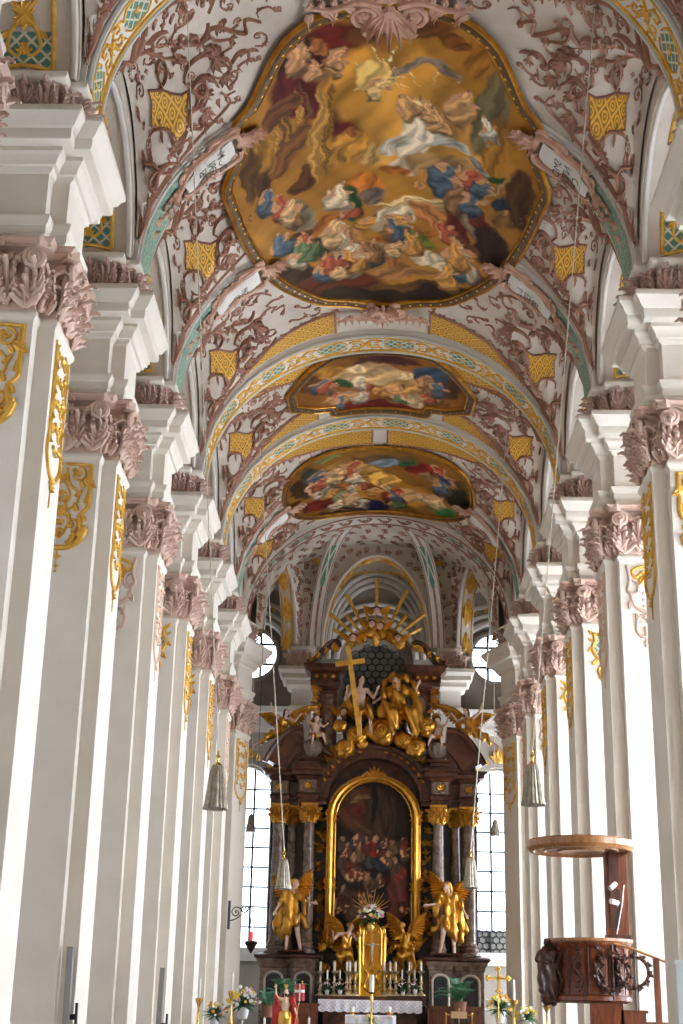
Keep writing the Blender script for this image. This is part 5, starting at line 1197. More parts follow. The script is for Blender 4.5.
# ------------------------------------------------------------------ carved and painted figures
def capsule(m, a, b, ra, rb, n=10):
    a, b = Vector(a), Vector(b); d = b-a
    if d.length < 1e-6: return m.ell(a, ra)
    m.tube([a, a+d*.5, b], [ra, (ra+rb)/2, rb], n); m.ell(a, ra, 10, 6); m.ell(b, rb, 10, 6)
def fuse(m, name, mt, parent, voxel, fold=None, smooth=3, loc=None):
    """one continuous skin around overlapping volumes"""
    me = bpy.data.meshes.new(name); me.from_pydata(m.v, [], m.f)
    o = bpy.data.objects.new(name, me); COL.objects.link(o)
    md = o.modifiers.new('r', 'REMESH'); md.mode = 'VOXEL'; md.voxel_size = voxel
    s = o.modifiers.new('s', 'SMOOTH'); s.factor = .5; s.iterations = smooth
    dg = bpy.context.evaluated_depsgraph_get(); dg.update(); e = o.evaluated_get(dg); nm = bpy.data.meshes.new_from_object(e)
    o.modifiers.clear(); o.data = nm; nm.name = name; bpy.data.meshes.remove(me)
    if fold is not None:
        for v, n in [(v, v.normal.copy()) for v in nm.vertices]: v.co += n*fold(v.co)
    nm.materials.clear(); nm.materials.append(mt); nm.shade_smooth()
    if parent is not None: o.parent = parent
    return o
FLESH = mat('painted_flesh', (.62, .40, .30), .45, c2=(.70, .47, .36), scale=6)
HAIR = mat('dark_brown_hair', (.05, .025, .015), .5)
def body(m, J, s=1.0, fingers=True):
    """J: joints in metres; continuous nude body"""
    V = {k: Vector(v) for k, v in J.items()}
    pel, ch, nk, hd = V['pelvis'], V['chest'], V['neck'], V['head']
    side = (V['shR']-V['shL']).normalized()
    m.ell(pel, (.155*s, .11*s, .12*s), 12, 8); capsule(m, pel, ch, .125*s, .135*s); m.ell(ch, (.165*s, .11*s, .15*s), 12, 8)
    capsule(m, ch+(nk-ch)*.5, nk, .09*s, .055*s); capsule(m, nk, hd, .052*s, .055*s)
    capsule(m, V['shL'], V['shR'], .062*s, .062*s)
    up = (hd-nk).normalized(); f = V.get('face', Vector((0, -1, 0))).normalized()
    m.ell(hd+up*.03*s, (.078*s, .09*s, .108*s), 14, 10); m.ell(hd-up*.055*s+f*.035*s, (.05*s, .05*s, .05*s), 10, 6)
    m.ell(hd+f*.095*s-up*.005*s, (.014*s, .02*s, .03*s), 8, 5); m.ell(hd+f*.085*s-up*.05*s, (.026*s, .014*s, .010*s), 8, 5)
    sd = up.cross(f).normalized()
    for q in (-1, 1): m.ell(hd+sd*q*.082*s+up*.0*s, (.014*s, .02*s, .03*s), 6, 4); m.ell(hd+f*.078*s+sd*q*.03*s+up*.03*s, (.022*s, .012*s, .010*s), 6, 4)
    for q in 'LR':
        sh, el, ha = V['sh'+q], V['el'+q], V['ha'+q]; capsule(m, sh, el, .055*s, .042*s); capsule(m, el, ha, .043*s, .028*s); m.ell(sh, .066*s, 10, 6)
        d = (ha-el).normalized(); pc = ha+d*.05*s; m.ell(pc, (.038*s, .03*s, .045*s), 8, 6)
        if fingers:
            w = d.cross(Vector((0, 1, 0.01))).normalized()
            for k in range(4):
                b_ = ha+d*.07*s+w*(.028-.019*k)*s; ln = (.07, .082, .078, .06)[k]*s; mid = b_+d*ln*.55; capsule(m, b_, mid, .011*s, .010*s, 6); capsule(m, mid, mid+(d*.75+Vector((0, -.5, -.3))).normalized()*ln*.5, .010*s, .008*s, 6)
            b_ = ha+d*.03*s+w*.03*s; capsule(m, b_, b_+(d*.6+w*.7).normalized()*.06*s, .013*s, .010*s, 6)
        hp, kn, an = V['hip'+q], V['kn'+q], V['an'+q]; capsule(m, hp, kn, .095*s, .062*s); capsule(m, kn, an, .063*s, .038*s); m.ell(kn+(an-kn)*.28+Vector((0, .015*s, 0)), (.06*s, .06*s, .1*s), 8, 6)
        ft = V.get('toe'+q, an+Vector((0, -.17*s, -.06*s))); capsule(m, an+Vector((0, .03*s, -.03*s)), ft, .04*s, .03*s)
def hair(J, t, mt, s, long=True, voxel=.03):
    hd = Vector(J['head']); f = Vector(J.get('face', (0, -1, 0))).normalized(); m = MB()
    m.ell(hd+Vector((0, 0, .06*s))-f*.03*s, (.095*s, .10*s, .095*s), 12, 8)
    if long:
        for q in (-1, 0, 1): capsule(m, hd-f*.05*s+Vector((q*.06*s, 0, .02*s)), hd-f*.06*s+Vector((q*.08*s, 0, -.16*s)), .05*s, .03*s)
    for k in range(10): a = k*2.4; m.ell(hd-f*.03*s+Vector((.085*s*math.cos(a), .085*s*math.sin(a), (.03+.008*k)*s)), .03*s, 6, 5)
    return fuse(m, 'hair', mt, t, voxel*s*.5)
def feather_wing(t, root, tip_dir, span, width, side, mt, name='wing', back=.06):
    """rows of overlapping feathers along a curved wing arm; side +-1"""
    m = MB(); root = Vector(root); d = Vector(tip_dir).normalized(); n = Vector((0, -1, 0)); w = d.cross(n).normalized()*side
    if w.z > 0: w = -w
    arm = [root+d*span*k/12+w*(-math.sin(PI*k/12)*width*.25) for k in range(13)]
    m.tube(arm, [.07*span*(1-k/16)+.02 for k in range(13)], 7)
    for row, (ln, off, nf) in enumerate(((1.0, 0, 13), (.66, -.03, 12), (.38, -.06, 11))):
        for k in range(nf):
            tt = .06+.94*k/(nf-1); P = arm[min(12, int(tt*12))]; dr = (w*(1.05-tt*.55)+d*(.15+tt*.95)).normalized(); L = width*ln*(.62+.5*math.sin(PI*min(1, tt*.9+.15))); q = dr.cross(n).normalized(); hw = span*.055
            vs = []
            for i in range(6):
                u = i/5; ww = hw*(.7+.5*math.sin(PI*u*.8))*(1 if u < 1 else .15); c = P+dr*L*u+n*(.03+.03*row+.02*math.sin(PI*u)+off*-.3)
                vs += [c-q*ww, c+n*.025, c+q*ww, c-n*.02]
            m.add(vs, [(4*i+a, 4*i+(a+1) % 4, 4*i+4+(a+1) % 4, 4*i+4+a) for i in range(5) for a in range(4)]+[(0, 1, 2, 3), (23, 22, 21, 20)])
    return m.build(name, mt, t)
def folds(k=26, a=.02, z=2.0): return lambda p: a*(math.sin(p.x*k+2*math.sin(p.z*z*2.2)+p.z*3)+.6*math.sin(p.z*k*.5+p.x*k*.7+p.y*9))

def standing_angel(loc, s, mir, label):
    t = thing('angel_statue', label, 'statue', loc); X = lambda x: x*mir
    J = dict(pelvis=(X(0), 0, .95), chest=(X(-.03), -.02, 1.28), neck=(X(.0), -.03, 1.47), head=(X(.06), -.08, 1.60), face=(X(.75), -.6, -.25),
             shL=(X(-.17), -.02, 1.40), shR=(X(.15), -.03, 1.40), elL=(X(-.30), -.05, 1.16), haL=(X(-.40), -.2, .95), elR=(X(.30), -.12, 1.20), haR=(X(.52), -.25, 1.16),
             hipL=(X(-.09), 0, .92), hipR=(X(.09), 0, .92), knL=(X(-.10), -.10, .50), knR=(X(.14), -.14, .52), anL=(X(-.13), 0, .09), anR=(X(.22), -.06, .09))
    if mir < 0: J['shL'], J['shR'] = J['shL'], J['shR']
    m = MB(); body(m, J, 1.0); b = fuse(m, 'body', FLESH, t, .014)
    hair(J, t, AGOLD, 1.0, True)
    r = MB(); P = {k: Vector(v) for k, v in J.items()}
    capsule(r, P['chest'], P['pelvis'], .19, .2); r.ell(P['chest'], (.22, .16, .18), 12, 8); capsule(r, P['pelvis'], P['knL']+Vector((0, -.02, .08)), .2, .14); capsule(r, P['pelvis'], P['knR']+Vector((X(-.05), 0, .16)), .19, .11)
    capsule(r, P['knL'], P['knL']+Vector((X(-.04), .08, -.08)), .13, .1); capsule(r, P['shL'], P['elL'], .1, .09); capsule(r, P['shR'], P['elR'], .1, .1)
    capsule(r, P['chest']+Vector((X(-.1), .1, .1)), Vector((X(-.36), .12, .62)), .1, .13); capsule(r, Vector((X(-.36), .12, .62)), Vector((X(-.26), .1, .3)), .12, .05); capsule(r, P['pelvis']+Vector((X(.1), .1, 0)), Vector((X(.36), .08, .6)), .12, .07)
    capsule(r, P['elR'], P['elR']+Vector((X(.05), .02, -.3)), .1, .05)
    fuse(r, 'gilded_robe', AGOLD, t, .02, folds(34, .024, 1.2), 1)
    feather_wing(t, (X(.10), .14, 1.42), (X(.45), 0, .9), .5, .34, 1, AGOLD); feather_wing(t, (X(-.10), .14, 1.42), (X(-.5), 0, .62), .42, .36, -1, AGOLD)
    pl = MB(); pl.sweep([(-.32, -.28), (.32, -.28), (.32, .25), (-.32, .25)], [(0, 0), (.03, .02), (0, .05)]); pl.build('plinth', REDM, t)
    t.scale = (s,)*3; return t
p = at(291, 955, YAL-1.0); standing_angel((p.x, YAL-1.02, 4.42), 1.62, 1, 'gilded standing angel before the left altar columns, wings raised, one arm reaching right')
p = at(449, 955, YAL-1.0); standing_angel((p.x, YAL-1.02, 4.42), 1.62, -1, 'gilded standing angel before the right altar columns, leaning toward the painting')

def kneeling_angel(px, py, s, mir, label):
    c = at(px, py, YAL-.2); t = thing('angel_statue', label, 'statue', (c.x, YAL-.25, c.z)); X = lambda x: x*mir
    J = dict(pelvis=(X(-.15), 0, .32), chest=(X(-.02), -.06, .62), neck=(X(.04), -.1, .80), head=(X(.08), -.13, .93), face=(X(.6), -.7, .1), shL=(X(-.15), -.05, .74), shR=(X(.18), -.06, .74),
             elL=(X(-.36), -.1, .92), haL=(X(-.44), -.12, 1.16), elR=(X(.36), -.16, .62), haR=(X(.5), -.2, .8), hipL=(X(-.22), 0, .3), hipR=(X(-.06), 0, .3),
             knL=(X(-.55), -.12, .10), knR=(X(.15), -.25, .25), anL=(X(-.92), -.05, -.12), anR=(X(.1), -.12, -.1), toeL=(X(-1.05), -.05, -.18))
    m = MB(); body(m, J); fuse(m, 'body', FLESH, t, .018); hair(J, t, HAIR, 1.0)
    r = MB(); P = {k: Vector(v) for k, v in J.items()}; capsule(r, P['chest'], P['pelvis'], .17, .2); capsule(r, P['pelvis'], P['knL'], .18, .14); capsule(r, P['pelvis'], P['knR'], .18, .14); capsule(r, P['knL'], P['knL']+Vector((X(-.2), .1, -.15)), .13, .08)
    capsule(r, P['shR']+Vector((0, .12, 0)), Vector((X(.45), .1, .2)), .12, .1)
    fuse(r, 'gilded_robe', AGOLD if s > 0 else DGOLD, t, .024, folds(30, .026, 1.4), 2)
    feather_wing(t, (X(.08), .14, .74), (X(.9), 0, .55), .85, .42, 1, AGOLD); feather_wing(t, (X(-.1), .14, .74), (X(-.75), 0, .25), .6, .4, -1, DGOLD)
    t.scale = (s,)*3; return t
kneeling_angel(284, 741, 1.25, 1, 'gilded winged angel kneeling on the left curved gable, one arm raised')
kneeling_angel(468, 741, 1.25, -1, 'gilded winged angel kneeling on the right curved gable of the altar')

def putto(px, py, Y, s, mir, label, wings=False, mt=None, z=None):
    c = at(px, py, Y); t = thing('putto_statue', label, 'statue', (c.x, Y, z if z is not None else c.z)); X = lambda x: x*mir
    J = dict(pelvis=(X(0), 0, .14), chest=(X(-.03), -.02, .42), neck=(X(-.02), -.03, .56), head=(X(.02), -.06, .70), face=(X(.3), -.9, 0), shL=(X(-.15), -.02, .52), shR=(X(.13), -.02, .52),
             elL=(X(-.3), -.05, .62), haL=(X(-.36), -.06, .82), elR=(X(.28), -.1, .42), haR=(X(.38), -.2, .48), hipL=(X(-.08), 0, .12), hipR=(X(.09), 0, .12), knL=(X(-.10), -.28, .10), knR=(X(.26), -.25, .12), anL=(X(-.12), -.28, -.2), anR=(X(.36), -.2, -.18))
    m = MB(); body(m, J); P = {k: Vector(v) for k, v in J.items()}; m.ell(P['chest'], (.17, .14, .16), 10, 6); m.ell(P['pelvis']+Vector((0, -.03, .08)), (.17, .15, .13), 10, 6); m.ell(P['head']+Vector((0, 0, .02)), (.11, .12, .12), 12, 8)
    fuse(m, 'body', mt or FLESH, t, .02); hair(dict(J, head=tuple(P['head']+Vector((0, .02, .02)))), t, HAIR if mt is None else mt, 1.15, False)
    r = MB(); capsule(r, P['hipL'], P['knL'], .12, .08); capsule(r, P['hipL'], P['hipR'], .13, .13); capsule(r, P['hipR']+Vector((0, .1, 0)), P['hipR']+Vector((X(.3), .08, .1)), .09, .04); fuse(r, 'gilded_cloth', AGOLD, t, .025, folds(25, .015), 2)
    if wings: feather_wing(t, (X(.05), .12, .52), (X(.8), 0, .6), .42, .25, 1, AGOLD); feather_wing(t, (X(-.05), .12, .52), (X(-.8), 0, .6), .42, .25, -1, AGOLD)
    t.scale = (s,)*3; return t
putto(316, 738, YAL-.35, 1.15, 1, 'putto seated on the left fluted urn with raised arm', z=13.05)
putto(438, 738, YAL-.35, 1.15, -1, 'putto seated on the right fluted urn of the altar', z=13.05)

# trinity group on gilded clouds
YG = YAL-.55
def cloudball(px, py, r, label, seed, twist=1):
    c = at(px, py, YG-.1); t = thing('gilded_cloud', label, 'cloud sculpture', (c.x, YG-.1, c.z), group=None); R = random.Random(seed); m = MB(); m.ell((0, 0, 0), (r, r*.7, r*.92), 20, 14)
    for k in range(5): a = R.uniform(0, 6.28); m.ell((r*.7*math.cos(a), -.05, r*.65*math.sin(a)), r*R.uniform(.35, .5), 12, 8)
    o = fuse(m, 'cloud_puff', AGOLD, t, .04, None, 3)
    q = Relief(lambda u, v, h: Vector((u, -math.sqrt(max(.02, r*r*.60-(u*u+v*v)*.6))-h+.03, v))); q.spiral(0, 0, r*.82, R.uniform(0, 6), 2.2, r*.09, twist); q.build('rolled_scroll', AGOLD, t)
    return t
CB = [(381, 731, .62, 'large round cloud with rolled spiral at the centre below the trinity'), (345, 748, .42, 'leftmost low cloud beside the arched gable'), (356, 735, .42, 'cloud puff beneath the foot of the cross'), (362, 744, .24, 'small cloud left of the large round cloud'),
      (403, 740, .40, 'cloud puff right of the large round cloud'), (415, 747, .42, 'lowest cloud on the right shoulder of the gable'), (424, 726, .45, 'upper right cloud under the seated old man'), (340, 726, .30, 'dark small cloud at the far left of the group'), (395, 724, .3, 'small cloud behind the large round cloud')]
for i, (x, y, r, lb) in enumerate(CB): cloudball(x, y, r, 'gilded '+lb, i, (-1)**i)
c = at(361, 722, YG); t = thing('seated_figure_statue', 'bare-chested figure in gilt drapery seated at upper left of group, holding the cross', 'statue', (c.x, YG, c.z))
J = dict(pelvis=(0, 0, .25), chest=(-.05, -.05, .62), neck=(-.04, -.08, .82), head=(.0, -.12, .97), face=(.5, -.8, -.1), shL=(-.22, -.05, .76), shR=(.14, -.06, .76), elL=(-.38, -.12, .52), haL=(-.34, -.3, .72), elR=(.3, -.15, .56), haR=(.38, -.3, .72), hipL=(-.1, 0, .22), hipR=(.1, 0, .22), knL=(-.05, -.42, .16), knR=(.2, -.45, .2), anL=(.0, -.4, -.3), anR=(.24, -.42, -.3))
m = MB(); body(m, J); fuse(m, 'body', FLESH, t, .018); hair(J, t, HAIR, 1.05); P = {k: Vector(v) for k, v in J.items()}
r = MB(); capsule(r, P['hipL'], P['knL'], .16, .12); capsule(r, P['hipR'], P['knR'], .17, .13); capsule(r, P['pelvis'], P['pelvis']+Vector((-.35, .1, .15)), .17, .12); capsule(r, P['shL']+Vector((0, .14, 0)), Vector((-.45, .15, .2)), .13, .1); capsule(r, P['knR'], P['knR']+Vector((0, -.02, -.2)), .13, .06); capsule(r, P['pelvis'], P['chest']+Vector((.2, .15, -.1)), .15, .1)
fuse(r, 'gilded_drapery', AGOLD, t, .024, folds(30, .03, 1.4), 2); t.scale = (1.75,)*3
c = at(397, 724, YG); t = thing('bearded_figure_statue', 'bearded old figure in heavy gilt robes seated at upper right of group, under mantle', 'statue', (c.x, YG, c.z))
J = dict(pelvis=(0, 0, .28), chest=(0, -.05, .66), neck=(-.02, -.08, .86), head=(-.04, -.13, 1.0), face=(-.5, -.8, -.1), shL=(-.19, -.05, .78), shR=(.19, -.06, .78), elL=(-.36, -.15, .62), haL=(-.5, -.25, .5), elR=(.4, -.1, .7), haR=(.5, -.2, .92), hipL=(-.1, 0, .25), hipR=(.12, 0, .25), knL=(-.12, -.45, .2), knR=(.28, -.42, .2), anL=(-.1, -.4, -.28), anR=(.36, -.35, -.28))
m = MB(); body(m, J); fuse(m, 'body', FLESH, t, .018); hair(J, t, DGOLD, 1.05); P = {k: Vector(v) for k, v in J.items()}
m = MB(); m.ell(P['head']+Vector((-.04, -.08, -.1)), (.06, .05, .1)); fuse(m, 'beard', DGOLD, t, .02)
r = MB(); capsule(r, P['chest'], P['pelvis'], .2, .24); capsule(r, P['hipL'], P['knL'], .19, .15); capsule(r, P['hipR'], P['knR'], .2, .17); capsule(r, P['knL'], P['anL']+Vector((0, 0, .1)), .15, .13); capsule(r, P['knR'], P['anR']+Vector((.05, 0, .05)), .17, .15); capsule(r, P['shL'], P['elL'], .13, .12); capsule(r, P['shR'], P['elR'], .13, .14); capsule(r, P['elR'], P['anR']+Vector((.15, .1, .4)), .14, .14)
capsule(r, Vector((-.35, .12, .9)), Vector((-.1, .12, 1.22)), .08, .09); capsule(r, Vector((-.1, .12, 1.22)), Vector((.25, .12, 1.12)), .09, .09); capsule(r, Vector((.25, .12, 1.12)), Vector((.45, .12, .8)), .09, .12); r.ell((-.25, -.35, .25), (.24, .2, .24), 12, 8)
fuse(r, 'gilded_robe', AGOLD, t, .024, folds(26, .036, 1.3), 2); t.scale = (1.75,)*3
a = at(348, 646, YG-1.1); b = at(360, 736, YG-1.1); t = thing('gilded_cross', 'tall plain gilded cross leaning beside the bare-chested figure above the altar', 'cross', (0, 0, 0)); dz = (a-b).normalized(); sx = Vector((dz.z, 0, -dz.x))
M4 = Matrix(((sx.x, 0, dz.x, b.x), (0, 1, 0, YG-1.1), (sx.z, 0, dz.z, b.z), (0, 0, 0, 1))); Lc = (a-b).length; cr = MB(); cr.box((-.10, -.07, 0), (.10, .07, Lc), M4); cr.build('upright', GOLDP, t, smooth=False)
cr = MB(); cr.box((-.62, -.075, Lc-.82), (.62, .065, Lc-.62), M4); cr.build('crossbeam', GOLDP, t, smooth=False)
# glory of rays with cherubs
c = at(376, 652, YAL-.2); t = thing('sunburst_glory', 'fan of long gilded rays rising behind the cherubs at the altar top', 'sunburst', (c.x, YAL-.1, c.z))
for k, (an, ln) in enumerate(((-62, 2.1), (-50, 2.6), (-38, 2.0), (-27, 2.9), (-14, 2.0), (0, 3.3), (14, 2.0), (25, 3.1), (38, 2.1), (50, 2.7), (60, 2.2))):
    a_ = math.radians(an); m = MB(); d = Vector((math.sin(a_), 0, math.cos(a_))); w = Vector((d.z, 0, -d.x)); p0 = d*.7; p1 = d*ln
    vs = []
    for P_, ww in ((p0, .05), (p1, .085)): vs += [P_-w*ww, P_+Vector((0, -.05, 0)), P_+w*ww, P_+Vector((0, .03, 0))]
    vs.append(p1+d*.06); m.add(vs, [(i, (i+1) % 4, 4+(i+1) % 4, 4+i) for i in range(4)]+[(4+i, 4+(i+1) % 4, 8) for i in range(4)]+[(3, 2, 1, 0)]); m.build('gilded_ray', GOLDP, t)
m = MB(); R = random.Random(4)
for k in range(22):
    a_ = PI*(.08+.84*k/21); m.ell((1.15*math.cos(a_)*R.uniform(.9, 1.1), -.2, .1+.75*math.sin(a_)*R.uniform(.8, 1.1)), R.uniform(.17, .26), 10, 7)
fuse(m, 'cloud_wreath', AGOLD, t, .04, lambda p: .03*math.sin(p.x*14+p.z*11), 2)
m = MB(); 
for x, z in ((-.55, .7), (-.2, .85), (.2, .85), (.55, .7), (0, .5)): m.ell((x, -.25, z), (.2, .16, .32), 10, 7)
fuse(m, 'gilded_drapery', AGOLD, t, .035, folds(16, .04), 2)
CH = [(353, 638, 'cherub head on the left of the gilded cloud wreath'), (372, 624, 'cherub head left of centre in the glory'), (380, 626, 'cherub head right of centre in the glory'), (377, 611, 'topmost cherub head, crowned by the central ray'), (398, 638, 'cherub head on the right of the gilded cloud wreath'), (344, 712, 'cherub face at the left edge of the cloud group')]
for x, y, lb in CH:
    c = at(x, y, YAL-.5); h = thing('cherub_head', 'painted '+lb, 'cherub', (c.x, YAL-.55, c.z)); m = MB(); m.ell((0, 0, 0), (.15, .15, .17), 14, 10); m.ell((0, -.14, -.01), (.025, .03, .035), 6, 4); m.ell((0, -.11, -.09), (.05, .04, .03), 6, 4)
    for q in (-1, 1): m.ell((q*.07, -.1, -.04), .06, 8, 6); m.ell((q*.15, 0, 0), .03, 6, 4)
    fuse(m, 'face', FLESH, h, .016); m = MB(); m.ell((0, .03, .06), (.165, .16, .15), 10, 7)
    for k in range(9): m.ell((.14*math.cos(k*.7), .02+.05*math.sin(k), .08+.09*abs(math.sin(k*.7))), .05, 6, 4)
    fuse(m, 'curls', HAIR, h, .022)
    for q in (-1, 1): feather_wing(h, (q*.12, .05, -.05), (q*.85, 0, .5), .42, .25, q, AGOLD)
# ------------------------------------------------------------------ furnishings of the sanctuary
BRASS = mat('polished_brass', (.80, .50, .14), .25, .9)
WAX = mat('ivory_wax', (.85, .82, .74), .4)
LEAFM = mat('dark_green_leaf', (.025, .09, .03), .5, c2=(.05, .16, .05), scale=9)
PALMM = mat('palm_green', (.03, .14, .06), .45, c2=(.06, .22, .09), scale=6)
WHITEF, YELLF, ORANF, REDF, PINKF = [mat(n, c, .5) for n, c in (('white_petals', (.85, .84, .78)), ('yellow_petals', (.85, .62, .05)), ('orange_petals', (.85, .33, .04)), ('red_petals', (.5, .03, .03)), ('pink_petals', (.75, .3, .4)))]
# gilded base carving beneath the painting
g = Relief(lambda u, v, h: Vector((u, -.5-h*1.3, v))); R = random.Random(12)
for k in range(46):
    u = R.uniform(-2.0, 2.0); v = R.uniform(3.4, 4.9); 
    if abs(u) < .7: continue
    (g.spiral(u, v, R.uniform(.1, .2), R.uniform(0, 6), 1.3, .045, R.choice((-1, 1))) if k % 3 else g.cluster(u, v, R.uniform(0, 6), .36, 5))
o = g.build('gilded_carving', AGOLD, alt); o['kind'] = 'stuff'
m = MB(); m.box((-2.1, -.45, 0), (2.1, .5, 3.1)); m.build('predella', DARKM, alt, smooth=False)
# tabernacle
YT = YAL-1.3
c = at(371.5, 1000, YT); zb_ = c.z
t = thing('tabernacle', 'gilded tabernacle with arched niche on the high altar', 'tabernacle', (c.x, YT, 0)); S = at(372, 930, YT).z-zb_
m = MB(); m.box((-.62, -.1, 1.6), (.62, .5, zb_+.15)); m.box((-.55, 0, zb_), (.55, .5, zb_+S*.98)); m.build('gilded_case', mat('bright_gilding', (.85, .45, .05), .32, .75), t, smooth=False)
m = MB(); m.prism([(-.33, zb_+1.35)]+[(-.33*math.cos(PI*k/10), zb_+2.45+.33*math.sin(PI*k/10)) for k in range(11)]+[(.33, zb_+1.35)], lambda u, v, h: (u, -.02-.02*h, v)); m.build('niche', mat('niche_gold', (.60, .25, .02), .4, .6), t, smooth=False)
g = Relief(lambda u, v, h: Vector((u, -.04-h, v)))
q = [(-.36, zb_+1.3)]+[(-.36*math.cos(PI*k/10), zb_+2.45+.38*math.sin(PI*k/10)) for k in range(11)]+[(.36, zb_+1.3)]; g.stroke(q, .06, k=1)
for s in (-1, 1):
    g.stroke([(s*.5, zb_), (s*.48, zb_+1.2), (s*.5, zb_+S*.9)], .09, .08, k=3)
    for k in range(10): g.leaf(s*.5, zb_+.2+.28*k, PI/2+(-1)**k*.7, .22)
    g.spiral(s*.35, zb_+S*.98, .17, PI/2, 1.5, .05, -s); g.spiral(s*.7, zb_+.9, .2, 0, 1.5, .06, s); g.spiral(s*.72, zb_+.35, .17, 0, 1.5, .05, -s); g.cluster(s*.78, zb_+1.2, PI/2, .3, 4)
    g.stroke([(s*.1, zb_+.3), (s*.3, zb_+.5), (s*.15, zb_+.9), (s*.3, zb_+1.1)], .05)
g.cluster(0, zb_+S, PI/2, .4, 5); g.rosette(0, zb_+.6, .2, 7); g.rosette(0, zb_+1.05, .12, 5)
g.build('gilded_ornament', AGOLD, t)
t = thing('crucifix', 'small gilded crucifix standing in the tabernacle niche', 'crucifix', (c.x, YT-.2, zb_+1.3)); m = MB(); m.box((-.03, -.03, 0), (.03, .03, 1.15)); m.box((-.26, -.03, .72), (.26, .03, .79)); m.lathe([(.16, -.05), (.12, .03), (.04, .1), (.03, .15)], 12); m.build('cross', BRASS, t)
m = MB(); capsule(m, (0, -.06, .4), (0, -.07, .7), .04, .05); capsule(m, (0, -.07, .68), (-.2, -.06, .76), .022, .016); capsule(m, (0, -.07, .68), (.2, -.06, .76), .022, .016); m.ell((.01, -.09, .78), .045); capsule(m, (0, -.06, .42), (0, -.06, .16), .035, .02); fuse(m, 'corpus', mat('silvered_figure', (.6, .58, .52), .35, .4), t, .012)
def bouquet(t, r, h, n, pal, seed, base=.0, leaves=46):
    n = int(n*1.8)
    R = random.Random(seed); m = MB()
    for k in range(leaves):
        a = R.uniform(0, 6.28); e = R.uniform(-.3, 1.2); d = Vector((math.cos(a)*math.cos(e), math.sin(a)*math.cos(e), math.sin(e))); L = r*R.uniform(.8, 1.25); sd = d.cross(Vector((0, 0, 1))).normalized(); w = r*R.uniform(.06, .14); p0 = Vector((0, 0, base)); P = [p0+d*L*q/4+Vector((0, 0, -L*.25*(q/4)**2)) for q in range(5)]; vs = []
        for q in range(5): ww = w*math.sin(PI*(.1+.85*q/4)); vs += [P[q]-sd*ww, P[q]+Vector((0, 0, ww*.4)), P[q]+sd*ww]
        m.add(vs, [(3*q+i, 3*q+i+1, 3*q+i+4, 3*q+i+3) for q in range(4) for i in range(2)])
    m.build('foliage', LEAFM, t)
    by = {}
    for k in range(n):
        a = R.uniform(0, 6.28); e = R.uniform(0, 1.4); rr = r*R.uniform(.75, 1.0); p = Vector((rr*math.cos(a)*math.cos(e), rr*math.sin(a)*math.cos(e), base+rr*h*math.sin(e))); mt = pal[R.randrange(len(pal))]; fr = r*R.uniform(.07, .13)
        b = by.setdefault(mt.name, (mt, MB()))[1]
        for j in range(6): a2 = j*PI/3; b.ell(p+Vector((math.cos(a2)*fr*.6, -.02, math.sin(a2)*fr*.6)), (fr*.45, fr*.28, fr*.45), 6, 4)
        b.ell(p+Vector((0, -fr*.2, 0)), fr*.35, 6, 4)
    for nm, (mt, b) in by.items(): b.build('blossoms', mt, t)['kind'] = 'stuff'
def potted(px, py, Y, r, pal, label, seed, potm, ph=.18, name='flower_arrangement', h=1.0, n=18, group=None):
    c = at(px, py, Y); t = thing(name, label, 'flowers', (c.x, Y, c.z), group); b = MB(); c.z > 0 and Y < 51 and b.lathe([(.16, -c.z), (.16, -c.z+.04), (.03, -c.z+.1), (.03, -ph-r*.34), (r*.24, -ph-r*.3)], 14); b.lathe([(r*.25, -ph-r*.3), (r*.34, -ph*.4-r*.3), (r*.38, -r*.25), (r*.3, -r*.22)], 14); b.build('vase', potm, t); bouquet(t, r, h, n, pal, seed, -r*.1); return t
WPOT = mat('white_ceramic', (.82, .82, .80), .25)
c = at(371, 913, YT); t = thing('flower_arrangement', 'white and yellow bouquet with gold rays on top of the tabernacle', 'flowers', (c.x, YT-.1, c.z)); bouquet(t, .62, .8, 34, [WHITEF, YELLF, WHITEF, PINKF], 3, -.2)
m = MB()
for k in range(13): a = PI*(.12+.76*k/12); m.tube([(.1*math.cos(a), 0, .1*math.sin(a)), ((.75+.15*(k % 2))*math.cos(a), 0, (.75+.2*(k % 2))*math.sin(a))], [.03, .006], 5)
m.build('gilded_rays', AGOLD, t); b = MB(); b.lathe([(.12, -.75), (.2, -.55), (.16, -.3), (.1, -.2)], 12); b.build('vase', BRASS, t)
